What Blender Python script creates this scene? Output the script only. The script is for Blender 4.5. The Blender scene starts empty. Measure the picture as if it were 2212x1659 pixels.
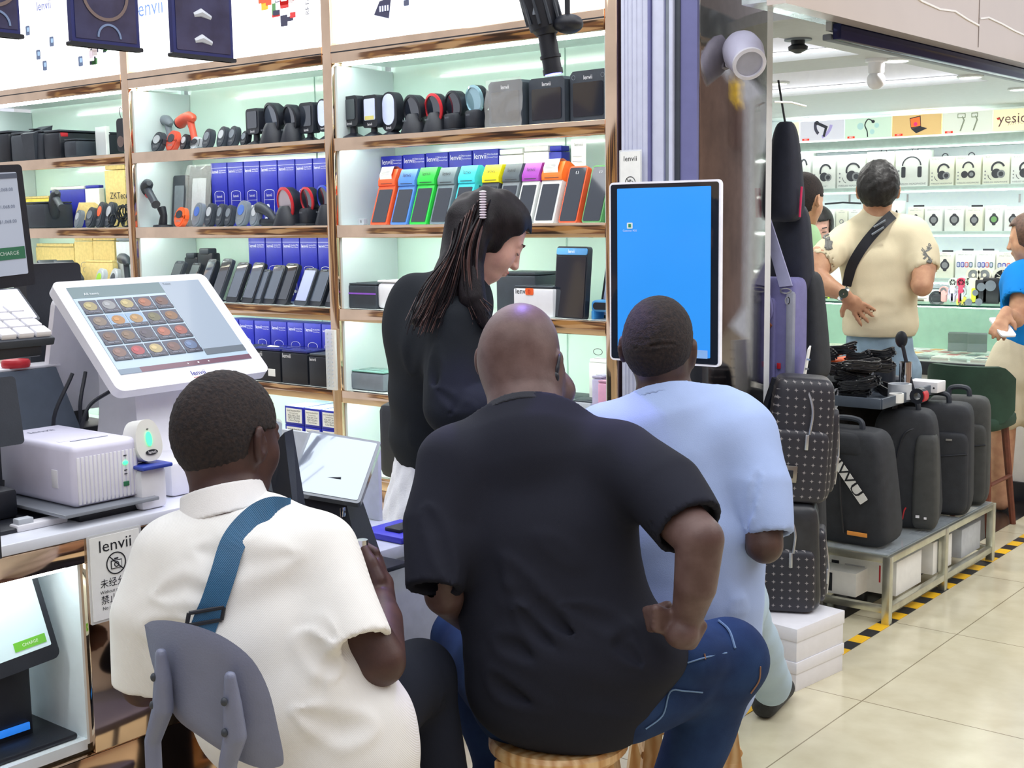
import bpy, bmesh, math, random
import numpy as np
from mathutils import Matrix, Vector, Euler
random.seed(7)
SC = bpy.context.scene
COL = SC.collection
# ------------------------------------------------------------------ camera
IW, IH, FPX = 2212, 1659, 2795.0
CX, CY = IW/2, IH/2
CAM = np.array([0, 0, 1.5])
def _d(px, py):
    v = np.array([px-CX, -(py-CY), -FPX]); return v/np.linalg.norm(v)
_Y = _d(3400, 435); _X = -_d(-2353, 518); _X = _X-_Y*(_X@_Y); _X /= np.linalg.norm(_X); _Z = np.cross(_X, _Y)
RC = np.array([_X, _Y, _Z])
cd = bpy.data.cameras.new('camera'); cam = bpy.data.objects.new('camera', cd); COL.objects.link(cam)
cd.sensor_width = 36; cd.sensor_fit = 'HORIZONTAL'; cd.lens = FPX*36/IW; cd.clip_start = .05; cd.clip_end = 100
M = Matrix([[*RC[i], CAM[i]] for i in range(3)]+[[0, 0, 0, 1]]); cam.matrix_world = M
SC.camera = cam
SC.view_settings.view_transform = 'Standard'; SC.view_settings.look = 'None'
SC.view_settings.exposure = 0.30; SC.view_settings.gamma = 1; SC.view_settings.use_curve_mapping = False
# ------------------------------------------------------------------ light
w = bpy.data.worlds.new('world'); SC.world = w; w.use_nodes = True
bg = w.node_tree.nodes['Background']; bg.inputs[0].default_value = (.86, .90, 1, 1); bg.inputs[1].default_value = .78
def area(loc, rot, sx, sy, e, col=(1, 1, 1)):
    l = bpy.data.lights.new('area_light', 'AREA'); l.shape = 'RECTANGLE'; l.size = sx; l.size_y = sy; l.energy = e; l.color = col
    o = bpy.data.objects.new('area_light', l); COL.objects.link(o); o.location = loc; o.rotation_euler = rot; return o
area((-1.1, 1.3, 3.4), (0, 0, 0), 2.6, 4.0, 48, (1, .985, .96))
area((.6, 5.0, 3.3), (0, 0, 0), 2.0, 4.0, 60, (1, .98, .94))
area((-3.6, 2.3, 3.2), (0, 0, 0), 2.2, 1.4, 26, (.95, .98, 1))
# ------------------------------------------------------------------ pixel -> place helpers
def ray(px, py): return RC@_d(px, py)
def onz(px, py, z): v = ray(px, py); return CAM+v*((z-CAM[2])/v[2])
def ony(px, py, y): v = ray(px, py); return CAM+v*(y/v[1])
def onx(px, py, x): v = ray(px, py); return CAM+v*(x/v[0])
def J(px, py, dist): v = ray(px, py); return CAM+v*(dist/math.hypot(v[0], v[1]))
def _sol(t, fixed, axis, row):   # solve coordinate `axis` of point so that pixel coordinate matches
    # cam coords v = RC^T (p-C);  F*v[k]*s + (t-c)*v[2] = 0
    k, s, c = ((0, 1, CX), (1, -1, CY))[row]
    g = RC[:, k]*FPX*s + RC[:, 2]*(t-c)
    p = np.array(fixed, float)-CAM; p[axis] = 0
    return -(g@p)/g[axis]+CAM[axis]
def XP(px, y, z): return _sol(px, (0, y, z), 0, 0)
def YP(px, x, z): return _sol(px, (x, 0, z), 1, 0)
def ZP(py, x, y): return _sol(py, (x, y, 0), 2, 1)
# ------------------------------------------------------------------ materials
MATS = {}
def mat(name, col=(.8, .8, .8), rough=.5, metal=0, emit=0, noise=.06, nscale=30, bump=0, bscale=200, alpha=1, trans=0, coat=0, spec=.5, ecol=None, wave=None, sss=0, col2=None, aniso=None):
    if name in MATS: return MATS[name]
    m = bpy.data.materials.new(name); m.use_nodes = True; N = m.node_tree.nodes; L = m.node_tree.links
    b = N['Principled BSDF']
    c = (*col, 1)
    b.inputs['Base Color'].default_value = c; b.inputs['Roughness'].default_value = rough; b.inputs['Metallic'].default_value = metal
    b.inputs['Specular IOR Level'].default_value = spec
    if coat: b.inputs['Coat Weight'].default_value = coat; b.inputs['Coat Roughness'].default_value = .05
    if trans: b.inputs['Transmission Weight'].default_value = trans
    if alpha < 1: b.inputs['Alpha'].default_value = alpha
    if sss: b.inputs['Subsurface Weight'].default_value = sss; b.inputs['Subsurface Radius'].default_value = (.02, .008, .004); b.inputs['Subsurface Scale'].default_value = .5
    if emit: b.inputs['Emission Color'].default_value = (*(ecol or col), 1); b.inputs['Emission Strength'].default_value = emit
    tc = N.new('ShaderNodeTexCoord')
    if noise or col2:
        t = N.new('ShaderNodeTexNoise'); t.inputs['Scale'].default_value = nscale; t.inputs['Detail'].default_value = 4
        L.new(tc.outputs['Object'], t.inputs['Vector'])
        r = N.new('ShaderNodeMix'); r.data_type = 'RGBA'
        a2 = col2 or tuple(max(0, x*(1-noise)) for x in col); a1 = col if col2 else tuple(min(1, x*(1+noise)) for x in col)
        r.inputs[6].default_value = (*a1, 1); r.inputs[7].default_value = (*a2, 1)
        mr = N.new('ShaderNodeMapRange'); mr.inputs[1].default_value = .35; mr.inputs[2].default_value = .65
        L.new(t.outputs['Fac'], mr.inputs[0]); L.new(mr.outputs[0], r.inputs[0]); L.new(r.outputs[2], b.inputs['Base Color'])
    if bump:
        if wave:
            t2 = N.new('ShaderNodeTexWave'); t2.inputs['Scale'].default_value = wave; t2.inputs['Distortion'].default_value = .6; t2.bands_direction = 'DIAGONAL'
            o = t2.outputs['Fac']
        else:
            t2 = N.new('ShaderNodeTexNoise'); t2.inputs['Scale'].default_value = bscale; t2.inputs['Detail'].default_value = 3; o = t2.outputs['Fac']
        if aniso:
            mp = N.new('ShaderNodeMapping'); mp.inputs['Scale'].default_value = aniso; L.new(tc.outputs['Object'], mp.inputs[0]); L.new(mp.outputs[0], t2.inputs['Vector'])
        else: L.new(tc.outputs['Object'], t2.inputs['Vector'])
        bp = N.new('ShaderNodeBump'); bp.inputs['Strength'].default_value = bump; bp.inputs['Distance'].default_value = .002
        L.new(o, bp.inputs['Height']); L.new(bp.outputs[0], b.inputs['Normal'])
    MATS[name] = m; return m
def C(r, g, b): return tuple(((x/255)/12.92 if x <= 10 else ((x/255+.055)/1.055)**2.4) for x in (r, g, b))
BLK = mat('black plastic', C(26, 30, 40), .45, noise=.1, bump=.1, bscale=300)
BLK2 = mat('charcoal plastic', C(52, 58, 68), .5, noise=.08, bump=.1, bscale=300)
DARK = mat('glossy black glass', C(34, 40, 52), .04, noise=0, coat=1)
GRY = mat('grey plastic', C(120, 128, 138), .45)
LGR = mat('light grey plastic', C(190, 196, 204), .45)
WHT = mat('white plastic', C(236, 236, 242), .35, noise=.02, bump=.05, bscale=200)
PAPER = mat('white paper', C(242, 243, 240), .8, noise=.03)
NAVY = mat('blue carton board', C(28, 38, 168), .45, noise=.06)
KRAFT = mat('kraft cardboard', C(222, 196, 130), .8, noise=.08, nscale=60)
BRASS = mat('rose gold mirror steel', C(216, 186, 158), .07, 1, noise=.1, nscale=6, bump=.18, bscale=3)
STEEL = mat('brushed steel', C(190, 190, 182), .3, 1, noise=.12, bump=.25, bscale=60, aniso=(1, 1, 40))
CHROME = mat('chrome', C(220, 222, 226), .08, 1, noise=0)
RED = mat('red plastic', C(200, 40, 52), .4); ORG = mat('orange plastic', C(250, 104, 48), .4)
TXW = mat('white print', C(245, 245, 250), .6, noise=0); TXB = mat('black print', C(24, 26, 34), .6, noise=0); TXN = mat('navy print', C(38, 44, 150), .6, noise=0)
TXG = mat('grey print', C(150, 152, 155), .6, noise=0)
# ------------------------------------------------------------------ mesh builder
_TC = {}
def text_geo(s, font_bold=False):
    if s in _TC: return _TC[s]
    cu = bpy.data.curves.new('t', 'FONT'); cu.body = s; cu.size = 1; cu.resolution_u = 2; cu.align_x = 'CENTER'; cu.align_y = 'CENTER'
    o = bpy.data.objects.new('t', cu); COL.objects.link(o)
    dg = bpy.context.evaluated_depsgraph_get(); me = bpy.data.meshes.new_from_object(o.evaluated_get(dg))
    V = [tuple(v.co) for v in me.vertices]; F = [tuple(p.vertices) for p in me.polygons]
    bpy.data.objects.remove(o); bpy.data.curves.remove(cu); bpy.data.meshes.remove(me)
    _TC[s] = (V, F); return V, F
class MB:
    def __init__(s): s.v = []; s.f = []; s.m = []; s.sm = []; s.mats = []; s.T = Matrix.Identity(4)
    def mi(s, m):
        if m not in s.mats: s.mats.append(m)
        return s.mats.index(m)
    def add(s, V, F, m, sm=False, T=None):
        n = len(s.v); A = s.T@T if T is not None else s.T
        s.v += [tuple(A@Vector(v)) for v in V]; k = s.mi(m)
        for f in F: s.f.append(tuple(i+n for i in f)); s.m.append(k); s.sm.append(sm)
        return s
    def box(s, c, d, m, bev=0, T=None, seg=2):
        x, y, z = [k/2 for k in d]
        if not bev:
            V = [(c[0]+a*x, c[1]+b*y, c[2]+e*z) for e in (-1, 1) for b in (-1, 1) for a in (-1, 1)]
            return s.add(V, [(0, 2, 3, 1), (4, 5, 7, 6), (0, 1, 5, 4), (2, 6, 7, 3), (0, 4, 6, 2), (1, 3, 7, 5)], m, False, T)
        bm = bmesh.new(); bmesh.ops.create_cube(bm, size=1)
        for v in bm.verts: v.co = Vector((v.co.x*d[0], v.co.y*d[1], v.co.z*d[2]))
        bmesh.ops.bevel(bm, geom=bm.edges[:], offset=min(bev, min(d)*.49), segments=seg, profile=.5, affect='EDGES')
        bm.verts.index_update()
        V = [tuple(v.co+Vector(c)) for v in bm.verts]; F = [tuple(v.index for v in f.verts) for f in bm.faces]; bm.free()
        return s.add(V, F, m, True, T)
    def poly(s, pts, th, m, T=None, sm=False):   # outline in local xz plane, extruded along +y by th (front face at y=0 looking -y)
        n = len(pts)
        V = [(p[0], 0, p[1]) for p in pts]+[(p[0], th, p[1]) for p in pts]
        F = [tuple(range(n)), tuple(range(2*n-1, n-1, -1))]
        s.add(V, F, m, False, T)
        return s.add(V, [(i, n+i, n+(i+1) % n, (i+1) % n) for i in range(n)], m, sm, T)
    def rr(s, c, w, h, r, th, m, T=None, y=0, n=5):   # rounded rectangle plate, front at y
        pts = []
        for (sx, sz, a0) in ((1, 1, 0), (-1, 1, 90), (-1, -1, 180), (1, -1, 270)):
            for k in range(n+1):
                a = math.radians(a0+90*k/n); pts.append((c[0]+sx*(w/2-r)+r*math.cos(a), c[1]+sz*(h/2-r)+r*math.sin(a)))
        TT = Matrix.Translation((0, y, 0)); return s.poly(pts, th, m, T@TT if T is not None else TT, True)
    def disc(s, c, r, th, m, T=None, y=0, n=24, rz=None):
        rz = rz or r
        TT = Matrix.Translation((0, y, 0)); return s.poly([(c[0]+r*math.cos(2*math.pi*k/n), c[1]+rz*math.sin(2*math.pi*k/n)) for k in range(n)], th, m, T@TT if T is not None else TT, True)
    def arc(s, c, r, w, a0, a1, th, m, T=None, y=0, n=18, rz=None):
        rz = rz or r; P = []
        for k in range(n+1):
            a = math.radians(a0+(a1-a0)*k/n); P.append((c[0]+r*math.cos(a), c[1]+rz*math.sin(a)))
        Q = []
        for k in range(n, -1, -1):
            a = math.radians(a0+(a1-a0)*k/n); Q.append((c[0]+(r-w)*math.cos(a), c[1]+(rz-w)*math.sin(a)))
        A = P+Q; nn = len(A); V = [(p[0], y, p[1]) for p in A]+[(p[0], y+th, p[1]) for p in A]; F = []
        for k in range(n):
            F += [(k, k+1, nn-2-k, nn-1-k), (nn+k, nn+nn-1-k, nn+nn-2-k, nn+k+1)]
        F += [(i, nn+i, nn+(i+1) % nn, (i+1) % nn) for i in range(nn)]
        return s.add(V, F, m, False, T)
    def text(s, txt, c, size, m, T=None, y=-.0006, sx=1, rot=0):
        V, F = text_geo(txt); cr, sr = math.cos(rot), math.sin(rot)
        V = [(c[0]+size*(a[0]*sx*cr-a[1]*sr), y, c[1]+size*(a[0]*sx*sr+a[1]*cr)) for a in V]
        return s.add(V, F, m, False, T)
    def tube(s, P, r, m, n=8, cap=True, T=None):
        P = [Vector(p) for p in P]; R = r if isinstance(r, (list, tuple)) else [r]*len(P); V = []; F = []
        up = Vector((0, 0, 1)); prev = None
        for i, p in enumerate(P):
            t = (P[min(i+1, len(P)-1)]-P[max(i-1, 0)]).normalized()
            if prev is None: prev = t.orthogonal().normalized()
            prev = (prev-t*prev.dot(t)).normalized(); b = t.cross(prev)
            for k in range(n):
                a = 2*math.pi*k/n; V.append(tuple(p+prev*math.cos(a)*R[i]+b*math.sin(a)*R[i]))
        for i in range(len(P)-1):
            for k in range(n): F.append((i*n+k, i*n+(k+1) % n, (i+1)*n+(k+1) % n, (i+1)*n+k))
        if cap: F += [tuple(range(n-1, -1, -1)), tuple(range((len(P)-1)*n, len(P)*n))]
        return s.add(V, F, m, True, T)
    def lathe(s, prof, m, n=24, T=None, sm=True):    # (r,z) profile round z
        V = []; F = []
        for (r, z) in prof:
            for k in range(n): a = 2*math.pi*k/n; V.append((r*math.cos(a), r*math.sin(a), z))
        for i in range(len(prof)-1):
            for k in range(n): F.append((i*n+k, i*n+(k+1) % n, (i+1)*n+(k+1) % n, (i+1)*n+k))
        F += [tuple(range(n-1, -1, -1)), tuple(range((len(prof)-1)*n, len(prof)*n))]
        return s.add(V, F, m, sm, T)
    def ell(s, c, r, m, T=None, n=16, k=10):
        V = []; F = []
        for i in range(k+1):
            a = math.pi*i/k
            for j in range(n): b = 2*math.pi*j/n; V.append((c[0]+r[0]*math.sin(a)*math.cos(b), c[1]+r[1]*math.sin(a)*math.sin(b), c[2]+r[2]*math.cos(a)))
        for i in range(k):
            for j in range(n): F.append((i*n+j, (i+1)*n+j, (i+1)*n+(j+1) % n, i*n+(j+1) % n))
        return s.add(V, F, m, True, T)
    def hexa(s, P, m, T=None):   # 8 corners: bottom 4 ccw, top 4 ccw
        return s.add(P, [(3, 2, 1, 0), (4, 5, 6, 7), (0, 1, 5, 4), (1, 2, 6, 5), (2, 3, 7, 6), (3, 0, 4, 7)], m, False, T)
    def build(s, name, parent=None):
        me = bpy.data.meshes.new(name); me.from_pydata(s.v, [], s.f)
        for m in s.mats: me.materials.append(m)
        me.polygons.foreach_set('material_index', s.m); me.polygons.foreach_set('use_smooth', s.sm); me.update()
        if any(s.sm):
            try: me.set_sharp_from_angle(angle=math.radians(40))
            except Exception: pass
        o = bpy.data.objects.new(name, me); COL.objects.link(o)
        if parent: o.parent = parent
        return o
def tag(o, label=None, cat=None, group=None, kind=None):
    if label: o['label'] = label
    if cat: o['category'] = cat
    if group: o['group'] = group
    if kind: o['kind'] = kind
    return o
def thing(name, label, cat, loc=(0, 0, 0), rz=0, group=None, rot=None):
    o = bpy.data.objects.new(name, None); COL.objects.link(o); o.empty_display_size = .05
    o.location = tuple(float(k) for k in loc); o.rotation_euler = rot if rot else (0, 0, rz); return tag(o, label, cat, group)
def dup(root, loc=None, label=None, group=None):
    r = root.copy(); COL.objects.link(r)
    if loc is not None: r.location = loc
    if label: r['label'] = label
    if group: r['group'] = group
    for ch in list(root.children):
        c = ch.copy(); COL.objects.link(c); c.parent = r
        for g in ch.children: d = g.copy(); COL.objects.link(d); d.parent = c
    return r
def struct(mb, name, label=None):
    o = mb.build(name); o['kind'] = 'structure'
    if label: o['label'] = label
    return o
RX = lambda a: Matrix.Rotation(math.radians(a), 4, 'X')
RY = lambda a: Matrix.Rotation(math.radians(a), 4, 'Y')
RZ = lambda a: Matrix.Rotation(math.radians(a), 4, 'Z')
TR = lambda x, y, z: Matrix.Translation((x, y, z))
def spl(P, n=8):   # Catmull-Rom
    P = [np.array(p, float) for p in P]; Q = [2*P[0]-P[1]]+P+[2*P[-1]-P[-2]]; out = []
    for i in range(1, len(Q)-2):
        for k in range(n):
            t = k/n; out.append(.5*((2*Q[i])+(-Q[i-1]+Q[i+1])*t+(2*Q[i-1]-5*Q[i]+4*Q[i+1]-Q[i+2])*t*t+(-Q[i-1]+3*Q[i]-3*Q[i+1]+Q[i+2])*t**3))
    out.append(P[-1]); return [tuple(p) for p in out]
# ================================================================== SETTING
YF = 3.5; YB = 3.81; XC = -2.10
XPIL = [(-6.42, -6.37), (-5.076, -5.023), (-3.761, -3.710), (-2.4415, -2.3947)]
ZS = [1.808, 1.477, 1.154, .832, .505]          # shelf surfaces
# floor with tiles
fm = mat('cream floor tile', C(222, 214, 186), .16, noise=.04, nscale=5)
nt = fm.node_tree; N = nt.nodes; L = nt.links; b = N['Principled BSDF']
tc = N.new('ShaderNodeTexCoord'); mp = N.new('ShaderNodeMapping'); mp.inputs['Location'].default_value = (1.60, .35, 0)
br = N.new('ShaderNodeTexBrick'); br.offset = 0; br.inputs['Scale'].default_value = 1; br.inputs['Mortar Size'].default_value = .0022; br.inputs['Brick Width'].default_value = .8; br.inputs['Row Height'].default_value = .8
br.inputs['Color1'].default_value = (*C(222, 214, 186), 1); br.inputs['Color2'].default_value = (*C(218, 211, 184), 1); br.inputs['Mortar'].default_value = (*C(150, 140, 116), 1)
nz = N.new('ShaderNodeTexNoise'); nz.inputs['Scale'].default_value = 9; nz.inputs['Detail'].default_value = 8
mx = N.new('ShaderNodeMix'); mx.data_type = 'RGBA'; mx.blend_type = 'MULTIPLY'; mx.inputs[0].default_value = 1
cr = N.new('ShaderNodeValToRGB'); cr.color_ramp.elements[0].color = (.86, .84, .80, 1); cr.color_ramp.elements[0].position = .3; cr.color_ramp.elements[1].color = (1, 1, 1, 1); cr.color_ramp.elements[1].position = .7
L.new(tc.outputs['Object'], mp.inputs[0]); L.new(mp.outputs[0], br.inputs['Vector']); L.new(tc.outputs['Object'], nz.inputs['Vector']); L.new(nz.outputs['Fac'], cr.inputs[0])
L.new(br.outputs['Color'], mx.inputs[6]); L.new(cr.outputs[0], mx.inputs[7]); L.new(mx.outputs[2], b.inputs['Base Color'])
m = MB(); m.box((-1.5, 4, -.05), (13, 14, .1), fm); struct(m, 'floor')
# dark marble border strips inside the second shop
bmk = mat('dark marble strip', C(40, 36, 36), .12, noise=.3, nscale=12)
m = MB()
m.box((-2.08, 6.1, .001), (.17, 4.6, .002), bmk); m.box((-2.42, 6.2, .001), (.12, 4.4, .002), bmk)
struct(m, 'trim_1', 'dark marble border strips set in the floor')
# hazard tape
hy = mat('yellow tape', C(252, 196, 30), .4, noise=.05); hk = mat('black tape', C(36, 38, 44), .4, noise=.08)
m = MB()
for k in range(62):
    y = 2.2+k*.083; m.box((-1.853, y, .0016), (.05, .083, .0012), (hy, hk)[k % 2])
tag(m.build('floor_tape'), 'yellow and black hazard tape stuck along the corridor edge on the floor', 'tape')
# walls --------------------------------------------------------------
WALL = mat('white wall paint', C(226, 228, 230), .6, noise=.02)
m = MB(); m.box((-4.4, YB+.10, 1.4), (4.5, .06, 2.8), WALL); struct(m, 'wall_back')
# second-shop back wall
Y2 = 8.0
m = MB(); m.box((-3.4, Y2+.40, 1.2), (6.0, .06, 2.5), mat('shop wall white', C(224, 230, 232), .5, noise=.02)); struct(m, 'wall_far')
m = MB(); m.box((-6.2, 5.6, 1.2), (.06, 3.4, 2.5), WALL); struct(m, 'wall_left')
# unseen walls across the corridor and behind the camera, added for shiny metal to reflect
rw = mat('brown marble cladding', C(150, 120, 104), .2, noise=.3, nscale=1.5)
m = MB(); m.box((2.6, 5.5, 1.6), (.1, 18, 3.2), rw); struct(m, 'wall_right')
sf = mat('reflection backdrop patches', C(120, 96, 80), .4, noise=0); nt_ = sf.node_tree; vo = nt_.nodes.new('ShaderNodeTexVoronoi'); vo.inputs['Scale'].default_value = 1.1; tc_ = nt_.nodes.new('ShaderNodeTexCoord'); cr_ = nt_.nodes.new('ShaderNodeValToRGB'); cr_.color_ramp.interpolation = 'CONSTANT'  # made-up colour patches that give the rose gold trim something to reflect
for p_, c_ in ((.0, (120, 92, 78)), (.3, (236, 214, 176)), (.42, (150, 116, 92)), (.62, (64, 52, 50)), (.78, (214, 178, 120)), (.9, (90, 70, 60))):
    e_ = cr_.color_ramp.elements.new(p_) if p_ else cr_.color_ramp.elements[0]; e_.color = (*C(*c_), 1)
nt_.links.new(tc_.outputs['Object'], vo.inputs['Vector']); nt_.links.new(vo.outputs['Color'], cr_.inputs[0]); nt_.links.new(cr_.outputs[0], nt_.nodes['Principled BSDF'].inputs['Base Color'])
m = MB(); m.box((-6, -3.4, 1.6), (20, .1, 3.2), sf); struct(m, 'wall_front')
ye = mat('yellow lit letters', C(255, 214, 20), .5, emit=2.2, noise=0)
def MPt(px, py, X, xc=-2.10):    # where a mirror image seen on the column face really stands
    v = ray(px, py); p0 = CAM+v*((xc-CAM[0])/v[0]); v2 = np.array([-v[0], v[1], v[2]]); return p0+v2*((X-xc)/v2[0])
pa, pb, pc = MPt(1505, 178, 2.5), MPt(1655, 186, 2.5), MPt(1540, 50, 2.5)
m = MB(); my = (pa[1]+pb[1])/2
m.text('D.Grain', (0, .36), abs(pb[1]-pa[1])*.40, ye, y=-.02); m.text('谷', ((pc[1]-my)*-1, pc[2]-pa[2]+.3), .6, ye, y=-.02); m.box((0, .0, .35), (abs(pb[1]-pa[1])*1.2, .03, 1.5), mat('sign back board', C(120, 84, 70), .4))
o = m.build('lit_sign'); o.location = (2.46, my, (pa[2]+pb[2])/2); o.rotation_euler = (0, 0, math.radians(-90)); tag(o, 'yellow lit shop sign across the corridor, mirrored in the steel column', 'sign')
# ------------------------------------------------------------------ display shelving
GLS = mat('pale green back glass', C(222, 248, 236), .12, noise=.02, nscale=3, coat=.5)
SIDE = mat('frosted side panel', C(214, 226, 228), .25, noise=.03, nscale=4)
SHF = mat('white shelf board', C(226, 236, 232), .25, noise=.02)
LED = mat('cool led strip', (1, 1, 1), .5, emit=15, noise=0, ecol=(.93, 1, .97))
LBX = mat('lit white poster', (1, 1, 1), .5, emit=1.25, noise=0, ecol=(.97, .98, 1))
def pic(col, e=.45): return mat('poster ink %d %d %d' % col, C(*col), .6, emit=e, noise=0)
bays = []
bl = ['left bay of the glowing wall shelving, full of black printers', 'middle bay of the glowing wall shelving with blue cartons and scanners', 'right bay of the glowing wall shelving behind the woman in black']
for i in range(3):
    x0, x1 = XPIL[i][1], XPIL[i+1][0]; cx, W = (x0+x1)/2, x1-x0
    t = thing('display_shelving', bl[i], 'shelving', (cx, YF, 0), group='wall display shelving bays'); bays.append(t)
    m = MB(); m.box((0, YB-YF+.01, 1.1), (W-.002, .02, 2.2), GLS)
    m.box((W/2-.4, YB-YF-.001, 1.1), (.004, .004, 2.1), mat('panel seam', C(170, 205, 190), .5)); m.build('back_panel', t)
    for sx in (-1, 1):
        m = MB(); m.box((sx*(W/2-.006), (YB-YF)/2, 1.04), (.012, YB-YF-.004, 2.08), SIDE); m.build('side_panel', t)
    for k, z in enumerate(ZS):
        m = MB(); m.box((0, (YB-YF)/2+.004, z-.008), (W-.026, YB-YF-.012, .016), SHF)
        s = m.build('shelf', t)
        m = MB(); m.box((0, -.004, z-.0245), (W-.001, .02, .049), BRASS, .003); m.build('fascia', s)
        m = MB(); m.box((0, .035, z-.028), (W-.04, .016, .008), LED); m.build('led_strip', s)
    m = MB(); m.box((0, .03, 2.084), (W-.04, .016, .008), LED); m.build('led_strip', t)
    m = MB(); m.box((0, -.004, 2.088+.034), (W-.001, .024, .068), BRASS, .003); m.box((0, -.012, 2.128), (W-.002, .012, .004), BLK); m.build('valance', t)
    m = MB(); m.box((0, (YB-YF)/2, 2.102), (W-.03, YB-YF-.02, .012), SHF); m.build('top_board', t)
    m = MB(); m.box((0, -.004, .235), (W, .02, .44), BRASS, .003); m.build('kick_panel', t)
    # light box
    m = MB(); m.box((0, .04, 2.165+.45), (W-.004, .09, .90), LBX); lb = m.build('lightbox', t)
    m = MB(); yy = -.006
    def blob(cx_, cz_, n, cols, r=.05, q=None):
        for _ in range(n):
            a = (q or random).random()*6.28; rr_ = r*(q or random).random()**.5; c_ = cols[int((q or random).random()*len(cols))]
            m.rr((cx_+rr_*math.cos(a), cz_+rr_*math.sin(a)), .02+.03*(q or random).random(), .015+.03*(q or random).random(), .003, .0008, pic(c_, .35), y=yy+.0009*(_ % 4)-.003)
    q = random.Random(i*11+3)
    gp = [(60, 60, 80), (200, 60, 60), (90, 140, 90), (240, 240, 250), (200, 190, 190), (30, 30, 50)]
    if i == 0:
        for (a, z) in ((-.10, 2.42), (-.02, 2.30), (.10, 2.35), (.03, 2.245), (.33, 2.24)):
            m.rr((a, z), .035, .045, .006, .001, pic((96, 110, 140)), y=yy); m.rr((a+.005, z+.004), .018, .02, .004, .001, pic((160, 190, 220)), y=yy-.001)
        m.text('lenvii', (.05, 2.52), .06, pic((40, 60, 160)), y=yy)
    if i < 2:
        X0 = .46 if i == 0 else .43
        m.disc((X0, 2.33 if i else 2.30), .085, .001, pic((225, 228, 232), .8), y=yy+.001); blob(X0, 2.33 if i else 2.30, 26, gp, .075, q)
        if i:
            m.text('lenvii', (-.46, 2.42), .10, pic((120, 150, 210)), y=yy)
            m.poly([(X0-.095, 2.375), (X0+.065, 2.37), (X0+.075, 2.53), (X0-.075, 2.53)], .002, pic((30, 50, 190), .5), T=TR(0, yy-.004, 0)); m.text('lenvii', (X0, 2.44), .04, pic((240, 240, 250), .9), y=yy-.006)
            m.text('RETAIL', (X0+.12, 2.33), .03, pic((60, 60, 80)), y=yy, rot=1.57)
            blob(X0-.12, 2.36, 5, [(230, 90, 60), (240, 180, 60)], .03, q)
    else:
        for (a, z, r) in ((-.36, 2.235, .045), (-.42, 2.36, .03), (-.24, 2.30, .045), (.10, 2.33, .035), (.33, 2.30, .05)):
            m.disc((a, z), r, .001, pic((214, 222, 244), .85), y=yy)
        m.poly([(-.405, 2.245), (-.33, 2.225), (-.315, 2.30), (-.375, 2.29)], .001, pic((50, 50, 74)), T=TR(0, yy-.002, 0))
        for k in range(4): m.box((-.37+.013*k, yy-.004, 2.262), (.007, .001, .02), pic((190, 196, 220), .8))
        m.box((-.22, yy-.002, 2.315), (.04, .001, .07), pic((30, 50, 190), .5)); m.text('lenvii', (-.22, 2.32), .014, pic((240, 240, 250), .9), y=yy-.004)
        m.rr((-.24, 2.27), .025, .02, .004, .001, pic((70, 74, 96)), y=yy-.002); m.ell((.095, yy, 2.335), (.016, .002, .02), pic((60, 50, 90)))
        blob(.33, 2.30, 14, gp, .035, q)
    m.build('poster', lb)
lab = ['leftmost in view', 'between the left and middle bays', 'between the middle and right bays', 'at the right end beside the white door track']
for i, (a, c) in enumerate(XPIL):
    if i == 0: continue
    m = MB(); m.box(((a+c)/2, YF+.04, 1.3), (c-a, .11, 2.6), BRASS, .004)
    o = m.build('shelf_post'); tag(o, 'mirror polished rose gold shelf post '+lab[i], 'post', 'mirror posts of the wall shelving')
# white door jamb tracks (front, facing the hall) and steel column
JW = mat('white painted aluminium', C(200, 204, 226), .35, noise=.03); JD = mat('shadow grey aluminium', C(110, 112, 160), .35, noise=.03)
m = MB(); xs = lambda px: XP(px, YF-.02, 1.7)
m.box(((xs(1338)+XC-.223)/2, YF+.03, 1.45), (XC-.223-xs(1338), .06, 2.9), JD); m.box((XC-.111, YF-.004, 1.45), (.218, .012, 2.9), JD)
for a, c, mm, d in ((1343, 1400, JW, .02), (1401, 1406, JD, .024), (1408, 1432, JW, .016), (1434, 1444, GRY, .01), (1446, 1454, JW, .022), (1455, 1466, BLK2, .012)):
    m.box(((xs(a)+xs(c))/2, YF-d/2+.0, 1.45), (xs(c)-xs(a), d+.004, 2.9), mm, .001)
for a in (1350, 1357, 1366, 1376, 1388): m.box((xs(a), YF-.021, 1.45), (.003, .006, 2.9), JW)
o = struct(m, 'door_1', 'white aluminium sliding door track beside the shelf post')

cs = mat('brushed column steel', C(166, 162, 160), .05, 1, noise=.05, bump=.03, bscale=50, aniso=(1, 30, 1))
m = MB(); yb = 3.97; m.box((XC-.11, (YF+.004+yb)/2, 1.5), (.22, yb-YF-.004, 3.0), cs, .006)
struct(m, 'wall_column', 'brushed steel column at the shop corner')
m = MB(); m.box((-3.2, 3.95, 1.2), (2.2, .04, 2.4), WALL); struct(m, 'wall_divider')
# second shop ceiling
CE = mat('ceiling grey white', C(196, 200, 202), .7, noise=.02); CW = mat('ceiling tray white', C(232, 232, 236), .7, noise=.02)
zc = 2.13; zr = 2.07
def cz(px, py): return onz(px, py, zc)
m = MB()
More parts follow.
